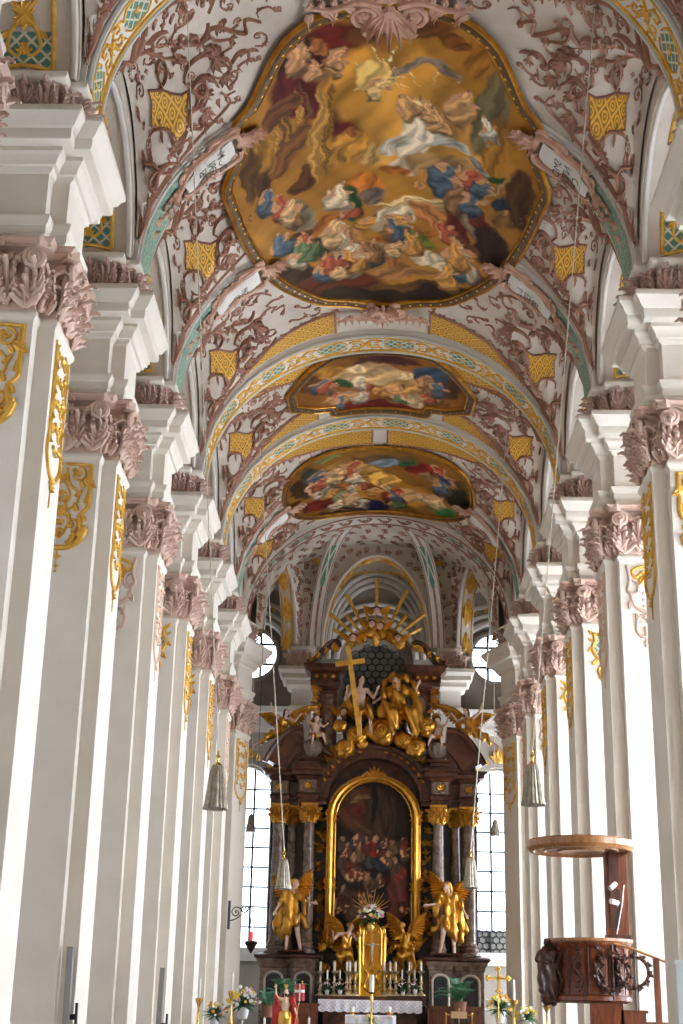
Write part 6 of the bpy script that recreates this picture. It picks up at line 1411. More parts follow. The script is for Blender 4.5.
# adoring angels flanking the tabernacle
for s, sd, px in ((-1, 'left', 345), (1, 'right', 406)):
    c = at(px, 962, YT+.2); t = thing('angel_statue', 'small gilt adoring angel at the %s of the tabernacle, below the painting corner' % sd, 'statue', (c.x, YT+.25, c.z)); X = lambda x: x*-s
    J = dict(pelvis=(0, 0, .35), chest=(X(.05), -.05, .66), neck=(X(.1), -.08, .84), head=(X(.15), -.12, .96), face=(X(.7), -.6, -.3), shL=(X(-.1)-.08 if s > 0 else -.2, -.04, .78), shR=(.2, -.04, .78), elL=(-.34, -.15, .62), haL=(-.36, -.3, .8), elR=(.34, -.15, .62), haR=(.4, -.3, .74), hipL=(-.09, 0, .33), hipR=(.09, 0, .33), knL=(-.12, -.3, .15), knR=(.12, -.3, .2), anL=(-.12, 0, -.1), anR=(.14, -.2, -.2))
    m = MB(); body(m, J, 1, False); fuse(m, 'body', FLESH if s < 0 else AGOLD, t, .022); P = {k: Vector(v) for k, v in J.items()}; hair(J, t, AGOLD, 1, False)
    r = MB(); capsule(r, P['chest'], P['pelvis'], .16, .2); capsule(r, P['hipL'], P['knL'], .15, .13); capsule(r, P['hipR'], P['knR'], .15, .14); capsule(r, P['knL'], (-.2, .05, -.3), .13, .1); capsule(r, P['knR'], (.2, .05, -.3), .13, .1); fuse(r, 'gilded_robe', AGOLD, t, .026, folds(30, .028), 1)
    feather_wing(t, (.08, .12, .76), (.5, 0, .8), .6, .4, 1, AGOLD); feather_wing(t, (-.08, .12, .76), (-.5, 0, .8), .6, .4, -1, AGOLD); t.scale = (1.35,)*3
# altar table with lace cloth
YM = YAL-2.1
a, b = at(319, 1004, YM), at(421, 1004, YM); zt_ = at(370, 1000, YM).z
t = thing('altar_table', 'dark stone altar table below the tabernacle', 'altar', ((a.x+b.x)/2, YM, 0)); hw = (b.x-a.x)/2
m = MB(); m.box((-hw*.92, .1, 0), (hw*.92, .95, zt_-.14)); m.box((-hw, 0, zt_-.14), (hw, 1.3, zt_-.03)); m.build('table_body', REDM, t, smooth=False)
m = MB(); N = 60; vs = []
for k in range(N+1):
    x = -hw-.04+2*(hw+.04)*k/N; dr = .42+.05*abs(math.sin(k*PI*12/N)); w = .02*math.sin(k*1.1)
    for y, z in ((.9, zt_), (-.03, zt_), (-.07+w, zt_-.05), (-.08+w, zt_-dr*.5), (-.09+w*1.5, zt_-dr)): vs.append((x, y, z))
m.add(vs, [(5*k+i, 5*k+i+1, 5*k+i+6, 5*k+i+5) for k in range(N) for i in range(4)])
cl = m.build('altar_cloth', lattice_mat('lace_cloth', (.72, .64, .78), (.90, .88, .92), 9, .2)); cl.location = t.location; tag(cl, 'long white altar cloth with lilac lace border on the high altar table', 'altar cloth')
uvl = cl.data.uv_layers.new(name='UVMap')
for l in cl.data.loops: v = cl.data.vertices[l.vertex_index].co; uvl.data[l.index].uv = (v.x, v.z+v.y)
# people's altar with its cloth and paschal candle
YP = 52.0
a, b = at(346, 1018, YP), at(395, 1018, YP); z2 = at(370, 1015, YP).z
t = thing('altar_table', 'free-standing front altar table, only its top showing at the bottom edge', 'altar', ((a.x+b.x)/2, YP, 0)); hw = (b.x-a.x)/2
m = MB(); m.box((-hw*.9, .1, 0), (hw*.9, .8, z2-.1)); m.box((-hw, 0, z2-.1), (hw, .9, z2-.02)); m.build('table_body', PALEM, t, smooth=False)
m = MB(); vs = []
for k in range(31):
    x = -hw-.03+2*(hw+.03)*k/30; w = .015*math.sin(k*1.3)
    for y, z in ((.95, z2), (-.03, z2), (-.06+w, z2-.04), (-.08+w, z2-.45)): vs.append((x, y, z))
m.add(vs, [(4*k+i, 4*k+i+1, 4*k+i+5, 4*k+i+4) for k in range(30) for i in range(3)])
cl = m.build('altar_cloth', mat('white_linen', (.80, .78, .84), .7)); cl.location = t.location; tag(cl, 'white linen cloth with lilac tint on the front altar table', 'altar cloth')
m = MB(); rd = MB(); rd.box((-hw, -.095, z2-.36), (hw, -.075, z2-.30)); rd.build('red_border', REDF, cl)
def candlestick(px, ybase, ytop_c, ytop, Y, label, group=None, wax=WAX, rad=.035, metal=BRASS, kind='candlestick', zb=None):
    b0 = at(px, ybase, Y); b1 = at(px, ytop_c, Y); b2 = at(px, ytop, Y); t = thing(kind, label, 'candlestick', (b0.x, Y, b0.z), group); h = b1.z-b0.z; q = rad*1.6; m = MB()
    m.lathe([(q*2.6, 0), (q*2.6, h*.04), (q*1.4, h*.1), (q*.7, h*.18), (q*1.3, h*.25), (q*.6, h*.32), (q*.5, h*.45), (q*1.2, h*.52), (q*.6, h*.6), (q*.5, h*.85), (q*1.0, h*.9), (q*1.9, h*.96), (q*2.0, h), (q*.9, h)], 14); m.build('stick', metal, t)
    m = MB(); m.lathe([(rad, h-.02), (rad, b2.z-b0.z), (0, b2.z-b0.z+.01)], 12); m.tube([(0, 0, b2.z-b0.z), (.004, 0, b2.z-b0.z+.05)], .006, 5); m.build('candle', wax, t); return t
zbm = at(370, 997, YT-.1)
SILV = mat('gilt_silver', (.62, .50, .32), .3, .8)
for i, (px, tall) in enumerate(((320, 1), (327, 0), (334, 1), (339.5, 0), (346.5, 1), (349.5, 1), (355, 1), (384, 1), (390, 1), (395.5, 1), (402, 0), (409, 1), (414.5, 0), (421, 1))):
    OR = ['outermost tall', 'outermost low', 'second tall', 'second low', 'third tall', 'fourth tall', 'innermost tall']
    j = i if i < 7 else 13-i
    nmj = (OR if i < 7 else ['outermost tall', 'outermost low', 'second tall', 'second low', 'third tall', 'fourth tall', 'innermost tall'])[j]
    candlestick(px, 996, 971 if tall else 979, 962 if tall else 970, YT-.35, 'gilt candlestick with white candle on the high altar, %s one %s of the tabernacle' % (nmj, 'left' if i < 7 else 'right'), 'candlesticks on the high altar', rad=.045 if tall else .035, metal=SILV)
m = MB(); a, b = at(316, 999, YT-.5), at(426, 999, YT-.5); m.box((a.x, YT-.65, at(370, 1000, YT-.5).z-.16), (b.x, YT+.1, at(370, 996.5, YT-.35).z)); g = m.build('candle_bench', REDM, None, smooth=False); tag(g, 'red marble retable step carrying the row of candlesticks', 'altar step')
for i, (px, sd) in enumerate(((327, 'between the outer left candlesticks'), (340, 'between the inner left candlesticks'), (403, 'between the inner right candlesticks'), (415, 'between the outer right candlesticks'))):
    potted(px, 988, YT-.45, .26, [WHITEF, PINKF, WHITEF], 'small white pot of pink and white flowers '+sd, 20+i, WPOT, .16, 'potted_flowers', n=9)
# paschal candle in the middle, in front of the altar
YC_ = 49.0; b0 = at(371, 1040, YC_); b1 = at(371, 992, YC_); b2 = at(370.5, 980, YC_)
t = thing('paschal_candle', 'thick white candle on slender brass stand before the tabernacle, in front of altar', 'candle', (b0.x, YC_, 0)); m = MB(); m.lathe([(.24, 0), (.24, .05), (.1, .12), (.04, .3), (.035, .8), (.07, .9), (.035, 1.0), (.03, b1.z-.3), (.06, b1.z-.15), (.035, b1.z-.08), (.13, b1.z), (.06, b1.z)], 16); m.build('stand', BRASS, t)
m = MB(); m.lathe([(.075, b1.z-.02), (.075, b2.z+.15), (0, b2.z+.16)], 16); m.build('candle', WAX, t)
for px, sd in ((352, 'left'), (389, 'right')): candlestick(px, 1017, 1012, 1007, YP+.15, 'short white candle in glass holder on the %s end of the front altar' % sd, None, rad=.075)
potted(371, 1021, YP-.1, .26, [WHITEF, YELLF], 'low flower bowl at the centre front of the front altar', 31, WPOT, .1)
# risen figure with red mantle and flag
YR = 46.0; c = at(284, 1045, YR); s_ = (at(284, 989, YR).z-c.z)/1.72
t = thing('red_mantled_statue', 'bearded statue in a red mantle with bare chest and raised right arm at lower left', 'statue', (c.x, YR, c.z))
J = dict(pelvis=(0, 0, .95), chest=(0, -.03, 1.25), neck=(0, -.03, 1.46), head=(.01, -.05, 1.60), face=(.1, -1, 0), shL=(-.19, -.02, 1.40), shR=(.19, -.02, 1.40), elL=(-.30, -.08, 1.50), haL=(-.32, -.1, 1.74), elR=(.30, -.08, 1.16), haR=(.36, -.22, 1.02), hipL=(-.09, 0, .92), hipR=(.09, 0, .92), knL=(-.1, -.05, .5), knR=(.12, -.08, .5), anL=(-.1, 0, .08), anR=(.14, 0, .08))
SK = mat('pale_flesh', (.78, .55, .38), .45); m = MB(); body(m, J); fuse(m, 'body', SK, t, .012); hair(J, t, HAIR, 1.0); m = MB(); m.ell((.02, -.13, 1.53), (.045, .035, .06)); fuse(m, 'beard', HAIR, t, .012)
RED = mat('red_mantle', (.45, .02, .015), .5); P = {k: Vector(v) for k, v in J.items()}
r = MB(); capsule(r, P['shL']+Vector((-.02, .05, .02)), P['elL']+Vector((0, .03, -.02)), .09, .08); capsule(r, P['shL']+Vector((0, .1, 0)), (-.26, .1, .4), .13, .17); capsule(r, P['shR']+Vector((.02, .1, 0)), (.24, .1, .4), .13, .15); capsule(r, (-.2, .14, 1.3), (.2, .14, 1.3), .12, .12); capsule(r, P['elL']+Vector((0, .05, -.1)), (-.34, .05, .6), .09, .1); capsule(r, P['shR'], P['elR'], .09, .085); capsule(r, P['elR'], (.34, .03, .6), .08, .09); capsule(r, (-.2, .15, 1.1), (.2, .15, .4), .16, .18)
fuse(r, 'red_mantle', RED, t, .018, folds(30, .014), 1); r = MB(); capsule(r, P['pelvis'], (0, -.02, .8), .17, .17); capsule(r, P['hipL'], P['knL'], .13, .1); capsule(r, P['hipR'], P['knR'], .13, .1); fuse(r, 'gilded_loincloth', GOLD, t, .018, folds(34, .014), 1)
m = MB(); 
for k in range(9): a = 2*PI*k/9; m.tube([(.01+.02*math.cos(a), .02, 1.74), (.01+.06*math.cos(a), .03, 1.84+.03*(k % 2))], .012, 5)
m.build('gilded_halo', GOLD, t); t.scale = (s_,)*3
f0 = at(294, 1030, YR-.2); f1 = at(302.5, 983, YR-.2); t = thing('processional_flag', 'small red flag with white cross on a thin pole, held by the red-mantled statue', 'flag', (0, 0, 0)); m = MB(); m.tube([f0, f1], .012, 8); m.ell(f1+Vector((0, 0, .04)), .03); m.build('pole', BRASS, t)
a, b = at(295, 984, YR-.2), at(304.5, 1001, YR-.2); W_, H_ = b.x-a.x, a.z-b.z
def fl(u, v, h): return Vector((a.x+u*W_, YR-.22+.03*math.sin(u*7)-h, b.z+v*H_))
def fpatch(u0, v0, u1, v1, h, nm, mt):
    m = MB(); N = 8; vs = []
    for hh in (h, h-.006):
        for k in range(N+1): u = u0+(u1-u0)*k/N; vs += [fl(u, v0, hh), fl(u, v1, hh)]
    M_ = 2*(N+1); m.add(vs, [(2*k, 2*k+2, 2*k+3, 2*k+1) for k in range(N)]+[(M_+2*k, M_+2*k+1, M_+2*k+3, M_+2*k+2) for k in range(N)]); m.build(nm, mt, t)
fpatch(0, 0, 1, 1, 0, 'red_field', RED); fpatch(.42, 0, .58, 1, .006, 'white_cross_upright', WHITEF); fpatch(0, .5, 1, .66, .007, 'white_cross_bar', WHITEF)
# palms and bouquets
def palm(px, py, Y, r, n, label, seed):
    c = at(px, py, Y); t = thing('potted_palm', label, 'plant', (c.x, Y, 0)); R = random.Random(seed); z0 = c.z
    b = MB(); b.lathe([(.18, z0-.6), (.24, z0-.25), (.26, z0-.2), (.22, z0-.2)], 16); b.build('pot', mat('terracotta', (.25, .10, .06), .7), t); b = MB(); b.box((-.25, -.25, 0), (.25, .25, z0-.6)); b.build('stool', DARKM, t, smooth=False)
    for k in range(n):
        a_ = R.uniform(0, 6.28); el = R.uniform(.6, 1.4); L = r*R.uniform(.75, 1.15); m = MB(); P = []
        for q in range(11):
            u = q/10; P.append(Vector((math.cos(a_)*math.cos(el)*L*u, math.sin(a_)*math.cos(el)*L*u, z0-.2+math.sin(el)*L*u-.55*L*u*u)))
        m.tube(P, [.014*(1-.08*q) for q in range(11)], 4)
        for q in range(2, 20):
            u = q/20; p = P[int(u*10)]*(1-(u*10) % 1)+P[min(10, int(u*10)+1)]*((u*10) % 1); d = (P[min(10, int(u*10)+1)]-P[int(u*10)]).normalized(); sd = d.cross(Vector((0, 0, 1))).normalized()
            for s in (-1, 1):
                e = p+(sd*s+d*.8).normalized()*L*.26*math.sin(PI*min(1, u+.1))+Vector((0, 0, -.05)); w = d*.016; m.add([p-w, p+w, e, p+Vector((0, 0, .012))], [(0, 3, 2), (3, 1, 2), (0, 2, 1)])
        m.build('frond', PALMM, t)
palm(284, 992, 56.0, 1.5, 12, 'green fan palm beneath the left altar pedestal, behind the red-mantled statue', 5); palm(268, 1000, 55.5, 1.35, 10, 'green palm between the left flower bouquet and the statue', 8); palm(460, 996, 56.0, 1.7, 13, 'green palm with long arching fronds beneath the right altar pedestal', 6)
potted(215, 1014, 47, .42, [ORANF, YELLF, WHITEF], 'orange and white bouquet farthest left, at the foot of the left piers', 41, WPOT, .3)
potted(243, 1003, 47, .55, [YELLF, WHITEF, PINKF, YELLF, WHITEF], 'large yellow and white bouquet left of the red-mantled statue', 42, WPOT, .3, n=30)
potted(500, 1008, 47, .46, [YELLF, WHITEF, ORANF], 'yellow and white bouquet in front of the processional cross', 43, WPOT, .3, n=24)
potted(527, 1017, 46, .36, [YELLF, WHITEF, YELLF], 'small yellow bouquet below the pulpit, farthest right', 44, WPOT, .3, n=18)
candlestick(515, 1060, 1000, 980, 46, 'tall brass candlestick with white candle beside the processional cross', None, rad=.04)
candlestick(548, 1060, 1005, 1003, 42, 'thin brass candlestick without candle, beneath the pulpit', None, rad=.035)
candlestick(196, 1060, 998, 979, 44, 'brass candlestick with white candle at far left foot of the piers', None, rad=.035)
candlestick(229, 1060, 991, 972, 44.5, 'brass candlestick with white candle behind the far left bouquet', None, rad=.035)
for px, nm in ((263, 'left'), (308, 'right')): candlestick(px, 1060, 1024, 1018, 45, 'candle tip %s of the red-mantled statue at the bottom edge' % nm, None, rad=.035)
# processional cross
c = at(499, 1040, 45.5); tp = at(499, 969, 45.5); t = thing('processional_cross', 'gilded processional cross with trefoil ends on a pole at lower right', 'cross', (c.x, 45.5, 0)); m = MB(); m.tube([(0, 0, 0), (0, 0, tp.z-.5)], .02, 8); m.build('pole', BRASS, t)
m = MB(); z = tp.z; m.box((-.035, -.02, z-.62), (.035, .02, z-.02)); m.box((-.28, -.02, z-.30), (.28, .02, z-.23))
for x, zz in ((-.3, z-.265), (.3, z-.265), (0, z), (0, z-.62)):
    for dx, dz in ((-.05, 0), (.05, 0), (0, .05), (0, -.05)): m.ell((x+dx, 0, zz+dz), (.045, .03, .045), 8, 5)
for k in range(8): a = PI/4*k; m.tube([(0, 0, z-.265), (.15*math.cos(a), 0, z-.265+.15*math.sin(a))], [.02, .005], 5)
m.build('gilded_cross', GOLD, t)
# gilded stand
YL = 46.5; a, b = at(446, 1014, YL), at(472, 1014, YL); t = thing('lectern', 'gold metal lectern frame with tan book rest at the lower right of the altar', 'lectern', ((a.x+b.x)/2, YL, 0)); w = (b.x-a.x)/2; zt_ = a.z; m = MB()
for x in (-w, 0, w): m.box((x-.015, -.015, 0), (x+.015, .015, zt_+(.12 if x == 0 else 0))); m.ell((x, 0, zt_+(.14 if x == 0 else .02)), .03, 8, 5)
m.box((-w, -.012, zt_-.03), (w, .012, zt_)); m.box((-w, -.2, 0), (w, .2, .04)); m.build('frame', BRASS, t); m = MB(); m.box((-w*.62, -.05, zt_-.12), (w*.62, -.02, zt_+.08)); m.build('book_rest', mat('tan_leather', (.45, .28, .14), .5), t, smooth=False)
# brown sanctuary steps and stalls behind the flowers
for s, px0, px1, sd in ((-1, 262, 318, 'left'), (1, 428, 482, 'right')):
    Y_ = 57.2; a, b = at(px0, 1005, Y_), at(px1, 1005, Y_); m = MB(); zt_ = at(300, 1003, Y_).z; m.box((a.x, Y_, 0), (b.x, Y_+.5, zt_-.1)); m.box((a.x-.06, Y_-.06, zt_-.1), (b.x+.06, Y_+.55, zt_)); 
    for k in range(4): x = a.x+(b.x-a.x)*(k+.15)/4; m.box((x, Y_-.03, .3), (x+(b.x-a.x)*.17, Y_, zt_-.25))
    o = m.build('choir_bench', wood_mat('red_brown_wood_%s' % sd, (.12, .03, .015), (.22, .07, .03)), None, smooth=False); tag(o, 'low red-brown panelled choir bench in front of the %s altar pedestal' % sd, 'bench')
# hanging lamps on long cords
CORD = mat('pale_cord', (.62, .56, .44), .6); SHADE = mat('pleated_metal_shade', (.24, .20, .15), .4, .5, c2=(.40, .35, .27), scale=8)
def lamp(px, y0, y1, ytop, xtop, Y, Yt, hw, label):
    b = at(px, y1, Y); tp = at(px, y0, Y); h = tp.z-b.z; r = hw; t = thing('hanging_lamp', label, 'lamp', (b.x, Y, b.z)); m = MB()
    m.lathe([(r, 0), (r*1.02, .02), (r*.93, h*.08), (r*.62, h*.62), (r*.48, h*.74), (r*.42, h*.76), (0, h*.77)], 72, flute=.045, nf=18); m.build('pleated_shade', SHADE, t)
    m = MB()
    for k in range(24): a = 2*PI*k/24; m.ell((r*math.cos(a), r*math.sin(a), 0), r*.07, 6, 4)
    m.build('beaded_rim', SHADE, t)['kind'] = 'stuff'
    m = MB(); m.lathe([(r*.42, h*.75), (r*.3, h*.79), (r*.12, h*.82), (r*.1, h*.88), (r*.22, h*.92), (r*.1, h*.96), (.02, h*1.02)], 14); m.build('brass_finial', BRASS, t)
    q = at(xtop, ytop, Yt)
    if Y < 50:
        e = Vector((CAMX, 0, EYE)); dr = (q-e).normalized(); L_ = 15.0
        while (e+dr*L_).z < (H((e+dr*L_).x, (e+dr*L_).y) if abs((e+dr*L_).x) < 5.59 else 17.7): L_ += .05
        q = e+dr*(L_+.05)
    m = MB(); n = 24; m.tube([Vector((0, 0, h))+(q-b-Vector((0, 0, h)))*k/n for k in range(n+1)], .012 if Y < 35 else .016, 5); m.build('cord', CORD, t)
lamp(215.5, 752, 809, 5, 187, 27, 24.6, .225, 'nearest left hanging lamp with pleated conical shade, in front of the left piers')
lamp(533.5, 752, 805, 5, 595, 27, 24.8, .215, 'nearest right hanging lamp with pleated conical shade, above the pulpit')
lamp(283, 850, 889, 430, 259, 41, 45.5, .215, 'hanging lamp before the left altar columns, above the standing angel')
lamp(471, 850, 888, 430, 507, 41, 45.0, .215, 'hanging lamp before the right altar columns, beside the tall window')
lamp(250.5, 810, 832, 563, 256, 61.6, 61.2, .2, 'small distant lamp seen against the left tall window')
lamp(495.5, 816, 836, 563, 493, 61.6, 61.2, .2, 'small distant lamp seen against the right tall window')
lamp(252, 1500, 1510, 1500, 252, 58, 58, .2, 'x') if False else None
# sanctuary lamp
Y_ = 57; c = at(251, 945, Y_); t = thing('sanctuary_lamp', 'dark hanging sanctuary lamp with red glass before the left window', 'lamp', (c.x, Y_, c.z)); m = MB(); m.lathe([(.02, -.3), (.1, -.18), (.2, -.02), (.26, .08), (.2, .14), (.1, .16)], 18); m.build('bowl', mat('dark_bronze', (.06, .035, .02), .35, .8), t)
m = MB(); m.lathe([(.06, .14), (.075, .3), (.07, .5), (.05, .5)], 14); m.build('red_glass', mat('red_glass', (.6, .02, .02), .2, emit=((1, .05, .03), .6)), t); m = MB()
for k in range(3): a = 2*PI*k/3; m.tube([(.22*math.cos(a), .22*math.sin(a), .12), (0, 0, 1.3)], .01, 4)
m.tube([(0, 0, 1.3), (0, 0, 17.5-c.z+.0)], .01, 4); m.build('chains', IRON, t)
# iron bracket on a left pier
Y_ = 54; c = at(229, 915, Y_); t = thing('iron_bracket', 'wrought iron scroll bracket on the far left pier beside the window', 'bracket', (c.x, Y_, c.z)); r = Relief(lambda u, v, h: Vector((u, -h, v))); r.spiral(.25, .1, .22, 0, 1.5, .02); r.spiral(.55, .22, .18, 2, 1.5, .02, -1); r.stroke([(0, -.2), (.3, -.1), (.8, .3)], .02); r.stroke([(0, -.5), (0, 0), (0, .5)], .05, k=2); r.build('scrolls', IRON, t)
# grille beneath the right tall window
Y_ = YE-.85; a, b = at(474, 932, Y_), at(507, 955, Y_); t = thing('window_grille', 'dark honeycomb grille across the foot of the right tall window', 'grille', (a.x, Y_, b.z)); W_, H_ = b.x-a.x, a.z-b.z; m = MB(); rr = .17
for i in range(8):
    for j in range(6):
        cx, cz = .1+i*rr*1.732+(rr*.866 if j % 2 else 0), .1+j*rr*1.5
        if cx < W_+.05 and cz < H_: m.tube([(cx+rr*math.sin(PI*k/3), 0, cz+rr*math.cos(PI*k/3)) for k in range(7)], .025, 4)
m.build('hexagon_mesh', IRON, t)['kind'] = 'stuff'; m = MB(); m.box((-.03, -.03, -.03), (W_, .03, .03)); m.box((-.03, -.03, H_), (W_, .03, H_+.06)); m.box((.68, -.04, 0), (.76, .03, H_)); m.build('frame', IRON, t, smooth=False)
m = MB(); m.box((0, .05, 0), (W_, .08, H_)); m.build('backing_pane', mat('grey_bottle_glass', (.22, .21, .19), .3), t, smooth=False)
# loudspeaker columns on the left piers
GREYB = mat('grey_lacquer', (.25, .24, .22), .4, .3)
for px0, y0, y1, i, lb in ((71, 947, 1060, 1, 'tall grey column loudspeaker leaning out from the second nearest left pier'), (163, 968, 1060, 2, 'grey column loudspeaker on the third nearest left pier')):
    Y_ = YC(i)-.85; a, b = at(px0, y0, Y_), at(px0-7, y1, Y_); t = thing('loudspeaker', lb, 'loudspeaker', (0, 0, 0)); d = (a-b); L_ = d.length; d.normalize(); X_ = d.cross(Vector((0, 1, 0))).normalized(); M4 = Matrix(((X_.x, 0, d.x, b.x), (0, 1, 0, Y_), (X_.z, 0, d.z, b.z), (0, 0, 0, 1)))
    m = MB(); m.box((-.055, -.10, 0), (.055, .06, L_), M4); m.build('cabinet', GREYB, t, smooth=False); m = MB(); m.box((-.048, -.108, .03), (.048, -.10, L_-.03), M4); m.build('speaker_cloth', mat('grey_mesh', (.33, .32, .30), .7), t, smooth=False)
    m = MB(); m.box((-.16, .0, L_*.35), (-.05, .05, L_*.40), M4); m.box((-.19, -.02, L_*.25), (-.15, .08, L_*.5), M4); m.build('wall_bracket', IRON, t, smooth=False)

# ------------------------------------------------------------------ pulpit
WOOD = wood_mat('polished_walnut', (.07, .014, .005), (.24, .06, .016)); WOOD2 = wood_mat('warm_oak', (.26, .10, .035), (.42, .19, .07)); DWOOD = wood_mat('dark_walnut', (.035, .012, .008), (.09, .03, .015))
PY = 33.4; pc = at(590, 970, PY); px_ = pc.x
zt_ = at(590, 941, PY).z; zb_ = at(590, 1003, PY).z; r = (at(632, 960, PY).x-at(548, 960, PY).x)/2
t = thing('pulpit', 'round carved wooden pulpit basket on the right pier, with stairs', 'pulpit', (px_, PY, 0))
m = MB(); m.lathe([(r*.85, zb_), (r*.97, zb_+.04), (r*.97, zb_+.12), (r*.9, zb_+.16), (r*.92, zt_-.2), (r*.95, zt_-.16), (r*1.0, zt_-.1), (r*1.0, zt_), (r*.86, zt_), (r*.86, zt_-.4)], 14); m.build('basket', WOOD, t)
m = MB(); m.lathe([(.0, zb_+.05), (r*.86, zb_+.05)], 14); m.build('basket_floor', DWOOD, t)
m = MB(); m.lathe([(r*.99, zt_-.08), (r*1.04, zt_-.04), (r*1.04, zt_+.02), (r*.84, zt_+.02), (r*.84, zt_-.05)], 28); m.build('rim', WOOD2, t)
g = Relief(lambda u, v, h: Vector(((r*.92+h)*math.sin(u), -(r*.92+h)*math.cos(u), v)))
h_ = zt_-zb_
for u0 in (-1.0, -.45, .1, .62):
    g.stroke([(u0, zb_+.2), (u0+.1, zb_+.45), (u0-.08, zb_+.75), (u0+.08, zb_+1.0), (u0, zt_-.3)], .03, k=4, h=.9)
    for k in range(7): g.leaf(u0+.03*(-1)**k, zb_+.3+.13*k, PI/2+(-1)**k*1.0, .17, .06)
for u0 in (-1.25, -.72, -.18, .36, .9): g.stroke([(u0, zb_+.16), (u0, zb_+.6), (u0, zt_-.18)], .02, k=2)
g.build('carved_vines', DWOOD, t)
tf = thing('saint_figure', 'dark carved wooden robed figure on the left side of the pulpit basket', 'statue', (px_-r*.98, PY-.25, zb_+.02)); hh = h_*1.0/1.72
J = dict(pelvis=(0, 0, .92), chest=(-.02, -.02, 1.25), neck=(-.03, -.02, 1.46), head=(-.07, -.04, 1.58), face=(-.8, -.5, -.1), shL=(-.16, 0, 1.4), shR=(.16, 0, 1.4), elL=(-.28, -.08, 1.15), haL=(-.16, -.2, 1.05), elR=(.26, -.1, 1.15), haR=(.1, -.22, 1.1), hipL=(-.1, 0, .9), hipR=(.1, 0, .9), knL=(-.12, -.05, .5), knR=(.1, -.03, .5), anL=(-.12, 0, .08), anR=(.1, 0, .08))
m = MB(); body(m, J); fuse(m, 'body', DWOOD, tf, .014); hair(J, tf, DWOOD, 1.0); P = {k: Vector(v) for k, v in J.items()}; q = MB(); capsule(q, P['chest'], P['pelvis'], .2, .21); capsule(q, P['pelvis'], (0, 0, .12), .22, .27); capsule(q, P['shL'], P['elL'], .1, .1); capsule(q, P['shR'], P['elR'], .1, .1); capsule(q, (-.18, -.1, 1.05), (-.2, -.08, .3), .12, .14); fuse(q, 'robe', DWOOD, tf, .02, folds(30, .022, .8), 1); m = MB(); m.lathe([(.26, -.03), (.24, .03), (.2, .05)], 14); m.build('foot_block', DWOOD, tf); tf.scale = (hh*1.15, hh*1.15, hh)
# back board, sounding board
zc = at(580, 850, PY).z; a, b = at(606, 900, PY+.35), at(628, 900, PY+.35)
tb = thing('sounding_board', 'round wooden sounding board on a tall back panel above the pulpit', 'canopy', (px_, PY, 0))
m = MB(); m.box((a.x-px_, .35, zb_+.2), (b.x-px_, .55, zc+.05)); m.build('back_panel', WOOD, tb, smooth=False)
m = MB(); w = (b.x-a.x)
for z0 in (zb_+1.6, zb_+2.6): m.box((a.x-px_+w*.15, .32, z0), (b.x-px_-w*.35, .36, z0+.85))
m.box((a.x-px_-.03, .3, zt_+.05), (b.x-px_+.03, .56, zt_+.16)); m.build('raised_panels', DWOOD, tb, smooth=False)
cx0, cx1 = at(527, 848, PY).x, at(634, 848, PY).x; R_ = (cx1-cx0)/2; cxx = (cx0+cx1)/2-px_
m = MB(); m.lathe([(0, zc-.02), (R_*.35, zc-.02), (R_*.38, zc-.05), (R_*.42, zc-.05), (R_*.45, zc), (R_*.85, zc), (R_*.88, zc-.05), (R_*.94, zc-.05), (R_, zc+.03), (R_*1.0, zc+.16), (R_*.96, zc+.2), (R_*.3, zc+.24), (0, zc+.25)], 56, (cxx, 0, 0)); m.build('disc', WOOD2, tb)
m = MB(); [m.tube([(cxx+R_*q*math.cos(2*PI*k/40), R_*q*math.sin(2*PI*k/40), zc-.01) for k in range(41)], .035, 6) for q in (.68,)]; m.build('ring_moulding', WOOD2, tb)
for k, (x, y) in enumerate(((612, 884), (614, 903))):
    c = at(x+3, y, PY); s = thing('spotlight', 'small white spotlight, %s of the two on the pulpit back panel' % ('upper' if k == 0 else 'lower'), 'spotlight', (c.x, PY-.0, c.z)); m = MB(); d = Vector((-.16, -.12, -.14 if k == 0 else .03)).normalized(); m.tube([d*-.02, d*.2], [.055, .06], 14); m.build('lamp_body', WPOT, s); m = MB(); m.tube([(0, 0, 0), (.06, .1, .0), (.06, .33, -.05)], .012, 6); m.build('arm', WPOT, s)
m = MB(); p0, p1, p2 = at(624, 885, PY+.3), at(622, 905, PY+.3), at(617, 934, PY+.3); m.tube([p0, p1, p2], .012, 6); tag(m.build('cable', WPOT), 'thin white cable running down the pulpit back panel', 'cable')
# stairs with railing and wreath
ts = thing('pulpit_stairs', 'dark wooden pulpit stairs descending right behind the pier', 'stairs', (0, 0, 0)); YS_ = PY-.75
st = [(590, 1000, 623), (621, 1010, 646), (646, 1022, 672)]
m = MB(); prevz = None
for x0, y, x1 in st:
    p, q = at(x0, y, YS_), at(x1, y, YS_); m.box((p.x, YS_-.0, p.z-.06), (q.x+.05, YS_+.9, p.z)); m.box((p.x, YS_, p.z-.6), (q.x, YS_+.06, p.z-.05))
m.build('steps', WOOD, ts, smooth=False)
m = MB(); RP = [at(x, y, YS_-.05) for x, y in ((596, 941), (612, 943), (630, 948), (648, 955), (668, 963))]; m.tube(RP, .028, 8); m.build('handrail', WOOD2, ts)
m = MB()
for x, y0, y1 in ((612, 943, 1000), (634, 949, 1010)): p, q = at(x, y0, YS_-.05), at(x, y1, YS_-.05); m.tube([p, Vector((p.x, p.y, q.z))], .02, 8)
m.build('balusters', DWOOD, ts); m = MB(); p, q = at(656, 958, YS_-.05), at(656, 1022, YS_-.05); m.box((p.x-.06, YS_-.1, q.z-.3), (p.x+.06, YS_+.02, p.z)); m.build('newel_post', WOOD, ts, smooth=False)
g = Relief(lambda u, v, h: Vector((u, YS_-.12-h*1.2, v)))
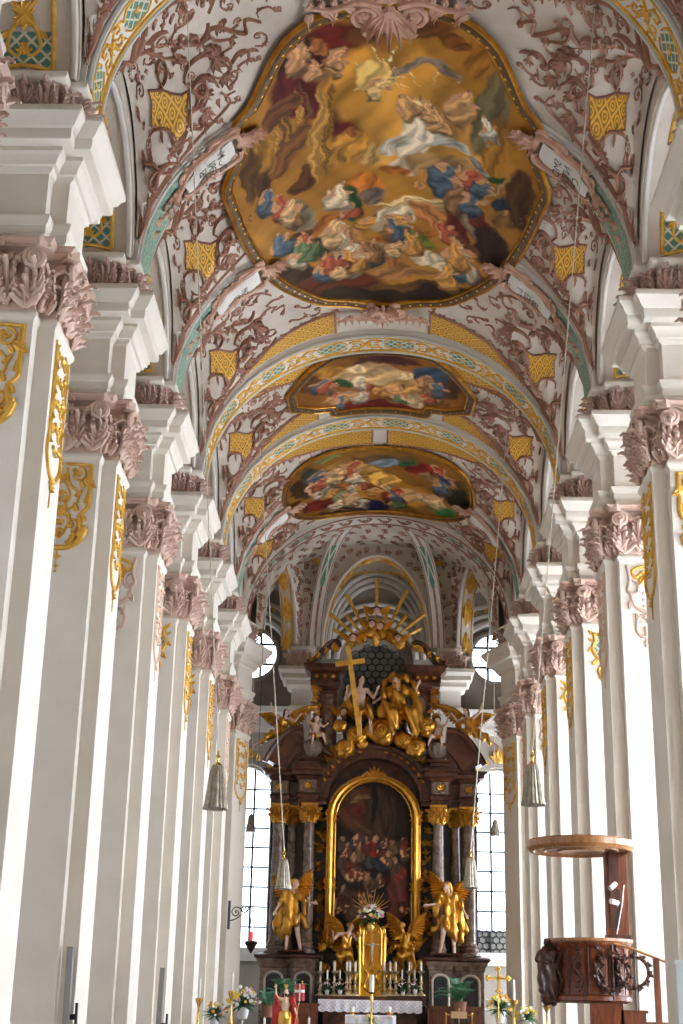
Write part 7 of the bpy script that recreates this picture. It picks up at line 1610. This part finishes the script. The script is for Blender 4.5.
def wr(cx, cy, rr, label):
    c = at(cx, cy, YS_-.1); t = thing('carved_wreath', label, 'wreath', (c.x, YS_-.12, c.z)); m = MB(); R = random.Random(cx)
    m.tube([(rr*math.cos(2*PI*k/24), 0, rr*math.sin(2*PI*k/24)) for k in range(25)], .035, 8); m.build('ring', DWOOD, t)
    g = Relief(lambda u, v, h: Vector((u, -.02-h, v)))
    for k in range(22): a = 2*PI*k/22; g.leaf(rr*math.cos(a), rr*math.sin(a), a+(1.3 if k % 2 else -.9), .15, .05, 2); 
    for k in range(8): a = 2*PI*k/8; g.blob((rr)*math.cos(a), rr*math.sin(a), .05, 1.2)
    g.build('leaves', DWOOD, t)
wr(612, 973, .34, 'large dark carved leaf wreath on the pulpit stair railing'); wr(634, 972, .31, 'second dark carved leaf wreath, right of the large one on the stair railing')
m = MB(); 
for x0, y0, x1, y1 in ((585, 955, 604, 956), (586, 985, 604, 987), (604, 987, 646, 985)): p, q = at(x0, y0, YS_-.05), at(x1, y1, YS_-.05); m.tube([p, q], .018, 6)
m.build('rails', DWOOD, ts)
# white board at the right edge
a, b = at(676, 960, 21.0), at(676, 1060, 21.0); m = MB(); m.box((a.x, 21.0, 0), (a.x+.3, 21.06, a.z)); m.box((a.x-.02, 20.98, a.z-.05), (a.x+.32, 21.08, a.z)); tag(m.build('notice_board', mat('white_panel_paint', (.75, .80, .80), .5), None, smooth=False), 'pale board edge standing at the bottom right corner before the nearest pier', 'board')

# ------------------------------------------------------------------ repeats belong together
GR = {'nave_pier': 'piers along the nave', 'arcade_arch': 'arcade arches between the piers', 'transverse_arch': 'gilded arches across the vault', 'side_arch': 'green side arches of the vault', 'cartouche': 'lettered cartouches on the vault',
      'ceiling_fresco': 'paintings along the vault', 'rocaille_crest': 'stucco crests of the big painting', 'apse_pier': 'piers of the apse', 'gilded_cloud': 'gilded clouds under the trinity group', 'cherub_head': 'cherub heads of the altar top',
      'hanging_lamp': 'lamps hanging on long cords', 'spotlight': 'spotlights on the pulpit panel', 'potted_palm': 'palms before the altar', 'flower_arrangement': 'bouquets in the sanctuary', 'potted_flowers': 'flower pots between the candlesticks',
      'putto_statue': 'putti on the fluted urns', 'loudspeaker': 'loudspeakers on the left piers', 'carved_wreath': 'carved wreaths on the stair railing', 'choir_bench': 'choir benches'}
for o in COL.objects:
    b = o.name.split('.')[0]
    if o.parent is None and b in GR and o.get('label') and not o.get('group'): o['group'] = GR[b]
